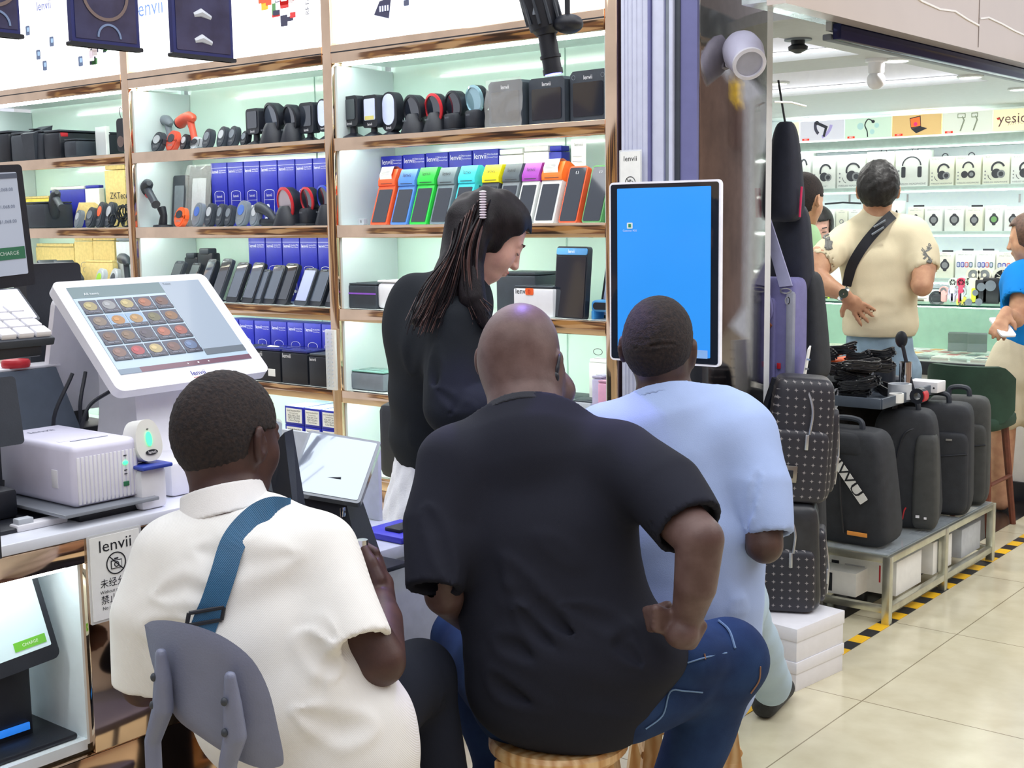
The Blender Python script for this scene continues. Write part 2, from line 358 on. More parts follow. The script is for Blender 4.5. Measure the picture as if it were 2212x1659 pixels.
# ceiling as slab with two recessed trays
def tray(xa, xb, ya, yb_):
    m.box(((xa+xb)/2, (ya+yb_)/2, zc+.20), (xb-xa+.1, yb_-ya+.1, .02), CW)
    m.box((xa-.014, (ya+yb_)/2, zc+.12), (.02, yb_-ya+.04, .155), CW); m.box((xb+.014, (ya+yb_)/2, zc+.12), (.02, yb_-ya+.04, .155), CW)
    m.box(((xa+xb)/2, ya-.014, zc+.12), (xb-xa+.05, .02, .155), CW); m.box(((xa+xb)/2, yb_+.014, zc+.12), (xb-xa+.05, .02, .155), CW)
bx0, bx1, by0, by1 = -6.2, -1.86, 3.97, Y2+.3
xa, xb = -5.6, -2.28; trs = [(4.35, 5.05), (5.45, 6.55)]
def slab(a, b_, c, d): m.box(((a+b_)/2, (c+d)/2, zc+.02), (b_-a, d-c, .04), CE)
slab(bx0, bx1, by0, trs[0][0]); slab(bx0, xa, trs[0][0], trs[1][1]); slab(xb, bx1, trs[0][0], trs[1][1]); slab(xa, xb, trs[0][1], trs[1][0]); slab(bx0, bx1, trs[1][1], by1)
COVE = mat('cove led strip', (1, 1, 1), .5, emit=2.2, noise=0, ecol=(.96, .97, 1))
for (c, d) in trs:
    m.box(((xa+xb)/2, c+.02, zc+.03), (xb-xa, .02, .012), COVE); m.box(((xa+xb)/2, d-.02, zc+.03), (xb-xa, .02, .012), COVE)
for (c, d) in trs: tray(xa, xb, c, d)
struct(m, 'ceiling')
# front rail and marble bulkhead
m = MB(); m.box((-1.84, 5.6, zr-.005), (.03, 3.4, .05), mat('navy door rail', C(40, 44, 84), .2, .6, noise=.05), .004)
m.box((-1.875, 5.6, zr-.02), (.03, 3.4, .02), GRY, .004); m.box((-1.868, 5.6, zr+.045), (.02, 3.4, .09), CE); struct(m, 'trim_2', 'dark sliding rail over the second shop front')
mb_ = mat('beige marble panel', C(206, 194, 188), .16, noise=.03, nscale=2); mv = mat('white marble vein', C(250, 248, 244), .2, noise=.03)
x9 = -1.74; m = MB()
m.box((x9-.05, 5.6, 2.085+.5), (.06, 4.4, 1.0), mb_); m.box((x9-.12, 5.6, 2.145), (.08, 4.4, .10), mat('glossy soffit', C(196, 204, 206), .08, .35, noise=.25, nscale=14))
for PX in ([(1950, -30), (1990, 2), (2030, 20), (2062, 24), (2090, 42), (2114, 55)], [(2117, 40), (2135, 38), (2165, 52), (2190, 66), (2230, 84)]):
    m.tube([tuple(onx(x, y, x9-.019)) for x, y in PX], .0045, mv, 4)
yj = YP(2115, x9-.019, 2.2); m.box((x9-.019, yj, 2.60), (.002, .003, 1.0), mat('joint grey', C(130, 120, 116), .5)); struct(m, 'wall_bulkhead', 'beige marble bulkhead with a white vein')
# down lights, dome, sensor
dl = mat('lit downlight lens', (1, 1, 1), .4, emit=7, noise=0); rimm = mat('downlight rim', C(214, 216, 216), .4)
spots = [(1936, 127, 'round lit ceiling downlight right behind the white globe camera'), (2096, 163, 'round lit ceiling downlight near the front rail'), (2204, 190, 'round lit ceiling downlight at the right edge of the photo'), (1678, 177, 'round lit ceiling downlight beside the steel column'), (1753, 253, 'small round lit ceiling downlight above the massage gun poster'), (2012, 237, 'small round lit ceiling downlight above the laptop poster')]
for px, py, l in spots:
    p = onz(px, py, zc); t = thing('ceiling_downlight', l, 'downlight', (p[0], p[1], zc-.008), group='round lit downlights')
    m = MB(); m.lathe([(.062, .008), (.062, 0), (.05, -.004), (.05, .006)], rimm, 24); m.build('rim', t)
    m = MB(); m.lathe([(.048, .004), (.048, -.002)], dl, 24); m.build('lens', t)
def lamp(x, y, e=4.5):
    l = bpy.data.lights.new('downlight_and_fill_light', 'AREA'); l.shape = 'DISK'; l.size = .09; l.energy = e; l.color = (1, .985, .95); o = bpy.data.objects.new('downlight_and_fill_light', l); COL.objects.link(o); o.location = (x, y, zc-.02)
for px, py, l in spots: p = onz(px, py, zc); lamp(p[0], p[1])
for x, y in ((-3.6, 5.25), (-4.6, 5.25), (-3.2, 6.9), (-4.2, 6.9), (-3.2, 4.2), (-2.1, 6.9)): lamp(x, y, 5)  # extra lamps without fittings, added to brighten the second shop
p = onz(1893, 127, zc); t = thing('security_camera', 'white globe camera hanging from the second shop ceiling', 'camera', (p[0], p[1], zc))
m = MB(); m.lathe([(.045, 0), (.045, -.012), (.034, -.016), (.032, -.055), (.026, -.062)], WHT); m.build('mount', t)
m = MB(); m.ell((0, 0, -.088), (.038, .038, .038), WHT, n=24, k=16); m.build('globe', t)
p = onz(1724, 84, zc); t = thing('smoke_detector', 'black round sensor on the ceiling right of the steel column', 'sensor', (p[0], p[1], zc))
m = MB(); m.lathe([(.05, 0), (.05, -.006)], GRY); m.build('base', t)
m = MB(); m.lathe([(.026, -.005), (.024, -.02), (.036, -.028), (.034, -.04), (.01, -.052)], BLK); m.build('sensor', t)
# ------------------------------------------------------------------ spotlight on the column (white tilted cylinder)
p = onx(1608, 118, XC+.07); t = thing('wall_spotlight', 'white tilted round spotlight fixed to the steel column', 'lamp', (p[0], p[1], p[2]))
m = MB(); A = Matrix.Translation((0, 0, 0))@RY(90-35)@Matrix.Identity(4)
A = Vector((.62, -.62, -.55)).to_track_quat('Z', 'Y').to_matrix().to_4x4()
SPW = mat('spotlight white enamel', C(206, 206, 232), .4, noise=.02)
m.lathe([(.012, -.085), (.045, -.075), (.06, -.045), (.064, -.01), (.052, .06), (.050, .062)], SPW, 32, T=A); m.build('housing', t)
m = MB(); m.lathe([(.0525, .058), (.0525, .068), (.042, .070), (.040, .060)], mat('spot ring', C(228, 228, 240), .4), 32, T=A); m.build('ring', t)
m = MB(); m.lathe([(.040, .060), (.040, .063)], mat('spot lens grey', C(170, 172, 190), .3), 32, T=A); m.build('lens', t)
m = MB(); m.box((-.045, .02, -.01), (.05, .05, .05), SPW, .01); m.build('bracket', t)
# ================================================================== SHELF GOODS
SG = {}
def grp(i): return i
def at_shelf(px, k, y): X = XP(px, y, ZS[k]); return (X, y, ZS[k])
def wid(px0, px1, k, y): return XP(px1, y, ZS[k])-XP(px0, y, ZS[k])
def hei(py, px, k, y): return ZP(py, XP(px, y, ZS[k]), y)-ZS[k]
SCR = mat('screen grey glass', C(74, 84, 100), .05, noise=0, coat=1)
# ---- blue cartons with print
def carton(px0, px1, ptop, k, y, label, group, dep=.09, style='tall', d0=.004, small=False):
    W = wid(px0, px1, k, y)-d0; H = hei(ptop, (px0+px1)/2, k, y); X = (XP(px0, y, ZS[k])+XP(px1, y, ZS[k]))/2
    t = thing('product_carton', label, 'box', (X, y, ZS[k]), group=group)
    m = MB(); m.box((0, dep/2, H/2), (W, dep, H), NAVY, .0015)
    if style == 'tall':
        m.box((0, -.0004, H*.92), (W, .0008, .0012), TXW)
        m.text('lenvii', (-W*.22, H*.86), W*.2, TXW, y=-.001); m.text('Handheld PDA', (W*.24, H*.875), W*.07, TXW, y=-.001); m.text('Data Collector', (W*.24, H*.845), W*.07, TXW, y=-.001)
        m.arc((0, H*.52), W*.3, .0016, 0, 180, .0006, TXW, y=-.001, rz=W*.1)
        for sx in (-1, 1): m.box((sx*W*.3, -.0008, H*.30), (.0014, .0006, H*.44), TXW)
        m.box((0, -.0008, H*.40), (W*.6, .0006, .0012), TXW)
        m.text('lenvii', (0, H*.47), W*.17, TXW, y=-.0012)
        q = random.Random(int(px0))
        for _ in range(9): m.disc((q.uniform(-W*.24, W*.24), q.uniform(H*.06, H*.30)), W*q.uniform(.03, .11), .0005, TXW, y=-.0012, n=8)
    elif style == 'front':
        m.text('lenvii', (-W*.2, H*.91), W*.24, TXW, y=-.001); m.box((W*.07, -.0006, H*.91), (.0008, .0006, H*.08), TXW)
        m.text('PDA Handheld', (W*.29, H*.93), W*.065, TXW, y=-.001); m.text('Terminal Printer', (W*.29, H*.89), W*.06, TXW, y=-.001)
    elif style == 'low':
        m.text('lenvii', (-W*.2, H*.88), W*.2, TXW, y=-.001); m.text('Handheld POS', (W*.24, H*.89), W*.07, TXW, y=-.001); m.text('Terminal Printer', (W*.24, H*.85), W*.06, TXW, y=-.001)
        m.arc((0, H*.60), W*.28, .0014, 0, 180, .0006, TXW, y=-.001, rz=W*.14)
        for sx in (-1, 1): m.box((sx*W*.28, -.0008, H*.35), (.0014, .0006, H*.5), TXW)
        m.box((0, -.0008, H*.42), (W*.56, .0006, .0012), TXW); m.disc((0, H*.55), W*.05, .0006, TXW, y=-.001, n=8)
        if px0 < 600: m.box((0, -.0012, H*.30), (W*.6, .0006, H*.2), PAPER)
    elif style == 'label':
        m.box((0, -.0006, H*.5), (W*.82, .0008, H*.74), PAPER)
        for r, (s_, f) in enumerate((('lenvii Handheld PDA', .085), ('Terminal Printer', .07), ('PDA Model-H10', .10), ('NFC+SCAN', .13), ('Color:'+('Orange', 'Green', 'Black')[int(px0) % 3], .11))):
            m.text(s_, (0, H*(.78-.14*r)), W*f, TXB, y=-.0014)
    m.build('carton_body', t); return t
G1 = 'tall blue product cartons behind the scanners on the middle bay'
ordn = ['first', 'second', 'third', 'fourth', 'fifth', 'sixth', 'seventh', 'eighth', 'ninth', 'tenth', 'eleventh', 'twelfth']
for n, (a, c) in enumerate(((460, 495), (496, 530), (531, 565), (566, 603), (604, 641), (642, 679), (680, 713))):
    carton(a, c, 352-1.8*n, 1, 3.68, 'tall dark blue carton with white phone outline, %s from left in the row of seven' % ordn[n], G1, .10)
for n, (a, c) in enumerate(((541, 577), (578, 613), (614, 651), (652, 689), (690, 722))):
    carton(a, c, 512, 2, 3.70, 'tall blue carton, %s from left behind the leaning handhelds' % ordn[n], 'tall blue cartons behind the leaning handhelds', .09)
for n, (a, c) in enumerate(((487, 519), (520, 552), (553, 587), (588, 623), (624, 659), (660, 697), (698, 722))):
    carton(a, c, 689+2.0*n, 3, 3.68, 'blue carton, %s from left behind the black cube printers' % ordn[n], 'blue cartons behind the black cube printers', .10, 'low')
for n, (a, c) in enumerate(((826, 872), (873, 921), (922, 971), (972, 1022), (1023, 1079))):
    carton(a, c, 337-3.6*n, 1, 3.72, 'low wide blue carton, %s from left behind the coloured handheld printers' % ordn[n], 'wide blue cartons behind the coloured handheld printers', .07, 'front')
# label cartons stacked on the lowest shelf of the middle bay
yl = 3.53
zz = ZS[4]; z0 = zz
Hc = (ZP(880, XP(650, yl, .8), yl)-ZP(925, XP(650, yl, .8), yl))
tot = ZP(880, XP(650, yl, .8), yl)-zz; nr = int(round(tot/Hc)); Hc = tot/nr
for r in range(nr):
    for c_, (a, c) in enumerate(((613, 654), (655, 691), (692, 729))):
        W = XP(c, yl, .8)-XP(a, yl, .8)-.003; X = (XP(c, yl, .8)+XP(a, yl, .8))/2
        t = thing('label_carton', 'blue carton with white printed label, %s row from top, %s column of the stack' % (ordn[nr-1-r], ('left', 'middle', 'right')[c_]), 'box', (X, yl, zz+r*Hc), group='stacked blue cartons with white labels')
        m = MB(); m.box((0, .12, Hc/2), (W, .24, Hc-.001), NAVY, .0012)
        if r == nr-1: m.box((0, .12, Hc-.0006), (W-.006, .235, .0012), mat('pale blue lid', C(206, 226, 240), .3, noise=.05))
        m.build('carton_body', t); m = MB(); m.box((0, -.0006, Hc*.5), (W*.84, .0012, Hc*.76), PAPER)
        for rr_, (s_, f) in enumerate((('lenvii Handheld PDA', .085), ('Terminal Printer', .07), ('PDA NFC 10-8', .10), ('NFC+SCAN', .12), ('Color:'+('Orange', 'Green', 'Black')[c_], .11))):
            m.text(s_, (0, Hc*(.76-.13*rr_)), W*f, TXB, y=-.0016)
        m.build('label_sticker', t)
# ---- scanners
def ring_scanner(px, ptop, k, y, rim, glass, label, rw=26, base='cone', z=None):
    p = at_shelf(px, k, y); H = hei(ptop, px, k, y); r = wid(px-rw, px+rw, k, y)/2
    t = thing('desktop_scanner', label, 'scanner', p, rz=math.radians(-14), group='round faced desktop scanners')
    m = MB()
    if base == 'cone': m.lathe([(r*.95, 0), (r*.95, .006), (r*.66, H*.40), (r*.5, H*.5)], BLK, 20)
    else: m.box((0, 0, H*.22), (r*1.4, r*1.3, H*.44), BLK, .01); m.box((0, -.002, .004), (r*1.9, r*1.7, .008), BLK, .003)
    m.text('lenvii', (0, H*.33), r*.22, GRY, y=-r*.82); m.build('base', t)
    A = TR(0, -.005, H-r*1.04)@RX(90+8)
    m = MB(); m.lathe([(r*.55, -r*.9), (r*.93, -r*.45), (r, -.0), (r, .006)], BLK, 28, T=A); m.build('head', t)
    m = MB(); m.lathe([(r*1.0, .004), (r*1.02, .010), (r*.86, .013), (r*.84, .006)], rim, 28, T=A); m.build('ring', t)
    m = MB(); m.lathe([(r*.86, .006), (r*.86, .0085)], glass, 28, T=A); m.build('window', t); return t
LBL = mat('pale blue glass', C(150, 190, 204), .05, .3, noise=0, coat=1)
for a in [(594, 220, 0, BLK, SCR, 'black round scanner with grey glass, left of two on the middle bay top shelf', 23), (634, 224, 0, BLK, DARK, 'black round scanner with dark red tinted glass beside the rectangular one', 20),
          (898, 203, 0, BLK, DARK, 'black round scanner left of the red ringed one on the right bay', 25), (944, 200, 0, RED, DARK, 'red ringed round scanner on the right bay top shelf', 24), (987, 194, 0, BLK, DARK, 'black round scanner between the red ringed and silver ringed ones', 24), (1032, 182, 0, LBL, LBL, 'tall round scanner with pale mirror glass and silver ring', 24),
          (624, 402, 1, RED, mat('pink glass', C(170, 150, 160), .08, noise=0, coat=1), 'red ringed scanner with pale glass before the blue cartons', 24), (671, 402, 1, RED, DARK, 'smaller red ringed scanner with dark glass right of the first', 19), (707, 398, 1, mat('blue ring plastic', C(50, 70, 190), .3), DARK, 'blue ringed scanner partly behind the rose gold post', 19)]:
    ring_scanner(a[0], a[1], a[2], 3.57, a[3], a[4], a[5], a[6], 'box' if a[0] in (671, 1032, 987) else 'cone')
def face_scanner(px0, px1, ptop, pbot, k, y, glass, label, oval=False, stem=True, extra=None):
    px = (px0+px1)/2; p = at_shelf(px, k, y); H = hei(ptop, px, k, y); h0 = hei(pbot, px, k, y); w_ = wid(px0, px1, k, y)
    t = thing('face_scanner', label, 'scanner', p, rz=math.radians(-10), group='upright framed scanners')
    hh = H-h0; zc_ = h0+hh/2
    m = MB(); m.rr((0, zc_), w_, hh, w_*(.46 if oval else .16), .035, BLK, y=-.02); m.build('housing', t)
    m = MB(); m.rr((0, zc_+hh*.06), w_*.72, hh*(.78 if oval else .66), w_*(.34 if oval else .06), .003, glass, y=-.0225)
    if extra: m.rr((0, zc_-hh*.20), w_*.6, hh*.12, .002, .001, extra, y=-.024)
    m.build('window', t)
    m = MB(); m.text('lenvii', (0, zc_-hh*.40), w_*.16, TXW, y=-.0212); m.lathe([(w_*.42, 0), (w_*.40, .006), (w_*.14, .02), (w_*.12, h0+.01)], BLK, 18); m.build('stand', t); return t
PSC = mat('lit pale screen', C(190, 200, 230), .1, emit=.3, noise=.05)
face_scanner(744, 787, 208, 274, 0, 3.56, DARK, 'black framed scanner at the left end of the right bay top shelf')
face_scanner(790, 829, 206, 276, 0, 3.56, PSC, 'black framed scanner with lit pale screen and yellow sticker', extra=mat('yellow sticker', C(226, 216, 130), .6))
face_scanner(829, 871, 199, 285, 0, 3.57, PSC, 'oval black scanner with pale blue screen on the right bay', True)
face_scanner(538, 574, 235, 290, 0, 3.57, DARK, 'square faced black scanner left of the round ones on the middle bay')
face_scanner(653, 691, 222, 288, 0, 3.58, DARK, 'tall black rectangular scanner with white dot on the middle bay')
face_scanner(692, 722, 214, 285, 0, 3.58, PSC, 'pale faced oval scanner half behind the post', True)
def block_scanner(px0, px1, pt, label, wrap=False, txt=True):
    k, y = 0, 3.56; px = (px0+px1)/2; p = at_shelf(px, k, y); H = hei(pt, px, k, y); w_ = wid(px0, px1, k, y)*1.0
    t = thing('block_scanner', label, 'scanner', p, rz=math.radians(-6), group='large square counter scanners')
    m = MB(); m.poly([(-w_/2, 0), (w_/2, 0), (w_/2, H*.93), (w_/2-.012, H), (-w_/2+.012, H), (-w_/2, H*.93)], .06, BLK2, T=TR(0, -.02, 0)); m.build('housing', t)
    m = MB(); m.rr((0, H*.44), w_*.82, H*.66, .006, .003, DARK, y=-.0225); m.build('window', t)
    m = MB(); m.text('lenvii', (0, H*.86), w_*.12, TXW, y=-.0212)
    if not txt:
        for sx in (-1, 1): m.arc((sx*w_*.4, H*.88), .008, .0016, 0, 360, .0006, GRY, y=-.0212)
    m.build('lettering', t)
    if wrap:
        m = MB(); q = random.Random(4); n = 9; V = []; F = []
        for i in range(n):
            for j in range(n): V.append((-w_*.54+w_*1.08*i/(n-1), -.03+q.uniform(-.006, .006), H*1.04*j/(n-1)))
        for i in range(n-1):
            for j in range(n-1): F.append((i*n+j, (i+1)*n+j, (i+1)*n+j+1, i*n+j+1))
        m.add(V, F, mat('clear wrap film', (1, 1, 1), .08, noise=0, alpha=.22, spec=1), True); m.build('plastic_wrap', t)
block_scanner(1061, 1141, 175, 'square counter scanner still in crinkled clear wrap', True)
block_scanner(1148, 1232, 168, 'square black counter scanner under the blue lit spotlight')
block_scanner(1237, 1322, 152, 'largest square counter scanner at the right end of the top shelf', txt=False)
# ---- gun scanners: body of a pistol shape from side
def gun(p, rot, s, body, trig, label, yaw=0, grp_='pistol grip barcode scanners', stand=False):
    t = thing('barcode_scanner', label, 'scanner', p, group=grp_); t.rotation_euler = (0, 0, 0)
    A = RZ(yaw)@RY(rot)@Matrix.Scale(s, 4)
    m = MB(); m.tube([(-.072, 0, .0), (-.066, 0, .0), (-.03, 0, .006), (.02, 0, .006), (.05, 0, -.004), (.062, 0, -.012)], [.020, .024, .022, .021, .018, .008], body, 14, T=A); m.build('head', t)
    m = MB(); m.lathe([(.021, -.002), (.023, .004), (.016, .002)], BLK, 14, T=A@TR(-.074, 0, 0)@RY(-90)); m.build('window', t)
    m = MB(); m.tube([(.03, 0, -.005), (.045, 0, -.05), (.062, 0, -.10), (.066, 0, -.112)], [.014, .013, .013, .015], body, 12, T=A); m.build('handle', t)
    m = MB(); m.tube([(.012, 0, -.018), (.022, 0, -.032), (.034, 0, -.045)], [.007, .008, .004], trig, 8, T=A); m.build('trigger', t); return t
OG = mat('rugged orange rubber', C(214, 84, 60), .5)
def gunpx(px, py, y, k, *a, **kw): X = XP(px, y, 1.6); return gun((X, y, ZP(py, X, y)), *a, **kw)
gunpx(314, 418, 3.55, 1, -42, 1.35, BLK2, RED, 'big black pistol scanner with red trigger leaning out of its stand', yaw=-20)
gunpx(285, 412, 3.62, 1, -30, .7, BLK2, BLK, 'black pistol scanner tip behind the leaning big one', yaw=-20)
gunpx(365, 263, 3.66, 0, 4, 1.1, GRY, BLK, 'grey pistol scanner beside the orange one on the top shelf', yaw=-15)
gunpx(412, 258, 3.60, 0, -6, 1.15, OG, BLK, 'orange rubber cased pistol scanner on the top shelf', yaw=-15)
gunpx(118, 438, 3.58, 1, -50, 1.25, BLK2, BLK, 'dark pistol scanner leaning right before the kraft box', yaw=-20)
gunpx(263, 562, 3.60, 2, 5, 1.05, BLK2, BLK, 'black pistol scanner aimed left near the left post', yaw=-25)
m = MB(); p = at_shelf(352, 1, 3.57); m.lathe([(.045, 0), (.042, .008), (.012, .012)], BLK, 20); m.tube([(0, 0, .01), (.01, 0, .05), (-.005, 0, .085)], [.02, .016, .02], BLK, 10)
o = m.build('scanner_stand'); o.location = p; tag(o, 'black cradle stand holding the big leaning pistol scanner', 'stand')
# ---- small oval handheld scanners standing on end
def pod(px, ptop, k, y, body, face, label, w_=26, lean=14):
    p = at_shelf(px, k, y); H = hei(ptop, px, k, y); ww = wid(px-w_/2, px+w_/2, k, y)
    t = thing('pocket_scanner', label, 'scanner', p, rot=(math.radians(-lean), 0, math.radians(-12)), group='small pocket scanners standing on end')
    m = MB(); m.rr((0, H*.5), ww, H, ww*.46, .02, body, y=0, n=7); m.rr((0, H*.5), ww*.8, H*.86, ww*.38, .004, body, y=-.004, n=7); m.build('body', t)
    m = MB(); m.disc((0, H*.62), ww*.28, .002, face, y=-.006, rz=H*.2, n=18); m.text('lenvii', (0, H*.3), ww*.2, TXG, y=-.0046); m.build('face_plate', t); return t
SLV = mat('silver plastic', C(196, 200, 206), .35, .2); BLF = mat('blue face plate', C(70, 112, 200), .4)
P_ = [(335, 283, 0, BLK2, SLV, 'white faced pocket scanner, leftmost on the middle bay top shelf', 36), (366, 280, 0, OG, BLK2, 'pocket scanner with red trim beside the white faced one', 34), (394, 288, 0, BLK, SLV, 'narrow black pocket scanner behind the red trimmed one', 22), (418, 294, 0, SLV, BLK, 'silver pocket scanner lying low beside the grey ones', 30), (443, 276, 0, BLK2, GRY, 'grey pocket scanner, first of three alike on the top shelf', 27), (474, 271, 0, BLK2, SLV, 'grey pocket scanner, middle of three alike on the top shelf', 26), (497, 270, 0, BLK2, GRY, 'grey pocket scanner, last of three alike on the top shelf', 27), (524, 281, 0, BLK, GRY, 'small dark pocket scanner with orange foot near the square faced one', 20),
      (384, 446, 1, ORG, BLK2, 'bright orange rugged pocket scanner on the second shelf', 34), (421, 436, 1, GRY, BLF, 'blue faced grey pocket scanner right of the orange one', 27), (447, 437, 1, BLK2, SLV, 'silver ringed dark pocket scanner, second shelf middle bay', 24), (470, 438, 1, BLK2, GRY, 'dark pocket scanner, second shelf, before the second blue carton', 22), (489, 441, 1, BLK2, GRY, 'plain grey pocket scanner, second shelf, before the third carton', 24), (516, 431, 1, GRY, BLF, 'large blue faced grey pocket scanner before the blue cartons', 32), (545, 438, 1, GRY, SLV, 'silver grey pocket scanner left of the horn shaped one', 24),
      (164, 452, 1, GRY, SLV, 'slim grey pocket scanner on the left bay second shelf', 18), (190, 446, 1, BLK2, GRY, 'dark grey pocket scanner left of the orange edged one', 28), (210, 434, 1, BLK2, ORG, 'pocket scanner with orange side on the left bay', 22), (230, 434, 1, BLK2, SLV, 'fat grey pocket scanner beside the tangle of cables', 26),
      (208, 578, 2, SLV, mat('lime plastic', C(170, 226, 40), .4), 'silver pocket scanner with lime green edge above the white screen', 24), (238, 578, 2, SLV, BLK2, 'silver pocket scanner right of the lime edged one', 24)]
for a in P_: pod(a[0], a[1], a[2], 3.55, a[3], a[4], a[5], a[6])
p = at_shelf(578, 1, 3.57); t = thing('horn_scanner', 'black horn nosed scanner lying before the fifth blue carton', 'scanner', p)
m = MB(); m.tube([(-.05, 0, .075), (-.02, 0, .07), (.02, 0, .05), (.05, 0, .02)], [.026, .022, .018, .012], BLK2, 12); m.build('head', t); m = MB(); m.box((.01, .01, .015), (.10, .05, .03), BLK, .01); m.build('base', t)
# ---- leaning handheld terminals
def handheld(px0, px1, ptop, k, y, body, hump, label, roll=None, flat=False):
    w_ = wid(px0, px1, k, y); p = at_shelf((px0+px1)/2, k, y); H = hei(ptop, (px0+px1)/2+20, k, y+.06)/math.cos(math.radians(18))
    t = thing('handheld_terminal', label, 'handheld', p, rot=(math.radians(-19), 0, math.radians(-4)), group='coloured handheld payment printers')
    Hb = H if flat else H*.70
    m = MB(); m.rr((0, Hb/2), w_, Hb, .006 if not flat else .010, .022, body, y=0)
    m.box((w_*.38, .03, Hb*.45), (w_*.22, .02, Hb*.85), body, .006); m.build('body', t)
    m = MB(); m.rr((0, Hb*.47), w_*.82, Hb*.82, .003, .002, DARK, y=-.0018)
    if flat: m.rr((0, Hb*.5), w_*.88, Hb*.94, .006, .002, DARK, y=-.0016)
    m.build('screen', t)
    m = MB()
    if flat: m.arc((0, H*.88), .006, .0012, 120, 240, .0004, TXW, y=-.0025); m.arc((0, H*.88), .006, .0012, -60, 60, .0004, TXW, y=-.0025); m.build('contactless_mark', t); return t
    A = RX(-12)
    prof = [(-.004, Hb*.97), (-.010, Hb+.2*(H-Hb)), (-.004, H*.97), (.014, H), (.045, H*.98), (.058, H*.9), (.05, Hb*.97)]
    V = [(-w_*.5, a, z) for a, z in prof]+[(w_*.5, a, z) for a, z in prof]; n = len(prof)
    m.add(V, [tuple(range(n-1, -1, -1)), tuple(range(n, 2*n))], hump, False); m.add(V, [(i, (i+1) % n, n+(i+1) % n, n+i) for i in range(n)], hump, True)
    m.text('lenvii', (0, Hb+(H-Hb)*.50), w_*.24, TXB, y=-.0115); m.box((0, -.0065, Hb*.99+.004), (w_*.7, .001, .002), BLK); m.build('printer_cover', t)
    if roll:
        m = MB(); P = [(-.008, Hb+.25*(H-Hb)), (-.016, Hb+.5*(H-Hb)), (-.012, H*1.0), (.004, H*1.03), (.024, H*1.02)]
        V = [(-w_*.42, a, z) for a, z in P]+[(w_*.30, a, z) for a, z in P]; n = 5
        m.add(V, [(i, i+1, n+i+1, n+i) for i in range(n-1)], PAPER, True)
        for r_ in range(4): m.box((-w_*.08, -.0168+.0004*r_, Hb+(.46+.08*r_)*(H-Hb)), (w_*.5, .0006, .0012), TXG)
        m.build('paper_roll', t)
    return t
def cm(n, c, **k): return mat(n, C(*c), .38, **k)
HH = [(798, 836, 362, 'orange handheld body', (250, 96, 50), None, 'orange handheld printer with paper sticking out, leftmost in its row', True, False), (841, 879, 362, 'blue handheld body', (84, 138, 220), None, 'sky blue handheld printer second in the row', False, False), (882, 921, 358, 'green handheld body', (48, 206, 76), None, 'green handheld printer third in the row', False, False), (926, 964, 358, 'grey handheld body', (116, 134, 142), None, 'grey handheld printer with bright glare on its screen', False, False), (970, 1008, 354, 'cyan handheld body', (60, 208, 226), None, 'cyan handheld printer left of the woman', False, False),
      (1022, 1060, 352, 'dark handheld body', (60, 66, 76), (240, 226, 20), 'yellow topped handheld printer above the woman', False, False), (1066, 1104, 350, 'slate handheld body', (130, 138, 144), (88, 98, 106), 'dark grey topped handheld printer above the woman', False, False), (1108, 1146, 348, 'white handheld body', (230, 232, 232), (168, 70, 186), 'white handheld printer with purple top', False, False), (1150, 1196, 345, 'pale handheld body', (220, 222, 222), (250, 120, 40), 'white handheld printer with orange top and paper out', True, False),
      (1204, 1246, 358, 'orange handheld body', None, None, 'flat handheld with orange frame and contactless mark', False, True), (1254, 1298, 356, 'leaf handheld body', (96, 160, 96), None, 'flat handheld with green frame at the right end', False, True)]
for a in HH:
    bm_ = cm(a[3], a[4] or (250, 96, 50)); hm = cm(a[3]+' top', a[5]) if a[5] else bm_
    handheld(a[0], a[1], a[2], 1, 3.53, bm_, hm, a[6], a[7], a[8])
def pda(px0, px1, ptop, k, y, face, label, frame=None, lean=24):
    w_ = wid(px0, px1, k, y); p = at_shelf((px0+px1)/2, k, y); H = hei(ptop, (px0+px1)/2+18, k, y+.06)/math.cos(math.radians(lean))*.98
    t = thing('rugged_handheld', label, 'handheld', p, rot=(math.radians(-lean), 0, math.radians(-8)), group='rugged black handhelds leaning on stands')
    m = MB(); m.rr((0, H/2), w_, H, w_*.2, .018, frame or BLK, y=0); m.build('body', t)
    m = MB(); m.rr((0, H*.53), w_*.84, H*.80, .003, .002, face, y=-.0018); m.box((0, -.002, H*.965), (w_*.3, .001, .003), GRY); m.build('screen', t)
    m = MB(); m.box((0, .03, .012), (w_*.7, .05, .02), BLK, .004); m.build('stand', t); return t
pl = mat('pale handset glass', C(178, 186, 222), .1, noise=0)
for a in ((348, 374, 562, DARK), (386, 410, 566, DARK), (418, 440, 558, SCR), (448, 474, 557, DARK), (483, 512, 565, SCR), (516, 546, 565, SCR), (541, 562, 580, SCR), (562, 592, 571, SCR), (586, 620, 567, DARK), (630, 662, 577, pl), (662, 694, 580, SCR), (698, 720, 582, DARK)):
    i = [348, 386, 418, 448, 483, 516, 541, 562, 586, 630, 662, 698].index(a[0])
    pda(a[0], a[1], a[2], 2, 3.53, a[3], 'leaning rugged handheld, %s from the left on the third shelf%s' % (ordn[i], ', with pale lilac screen' if a[0] == 630 else ', white sticker on screen' if a[0] == 662 else ''), BLK2 if i % 3 == 0 else None)
m = MB(); m.rr((0, 0), .012, .012, .001, .001, PAPER); 
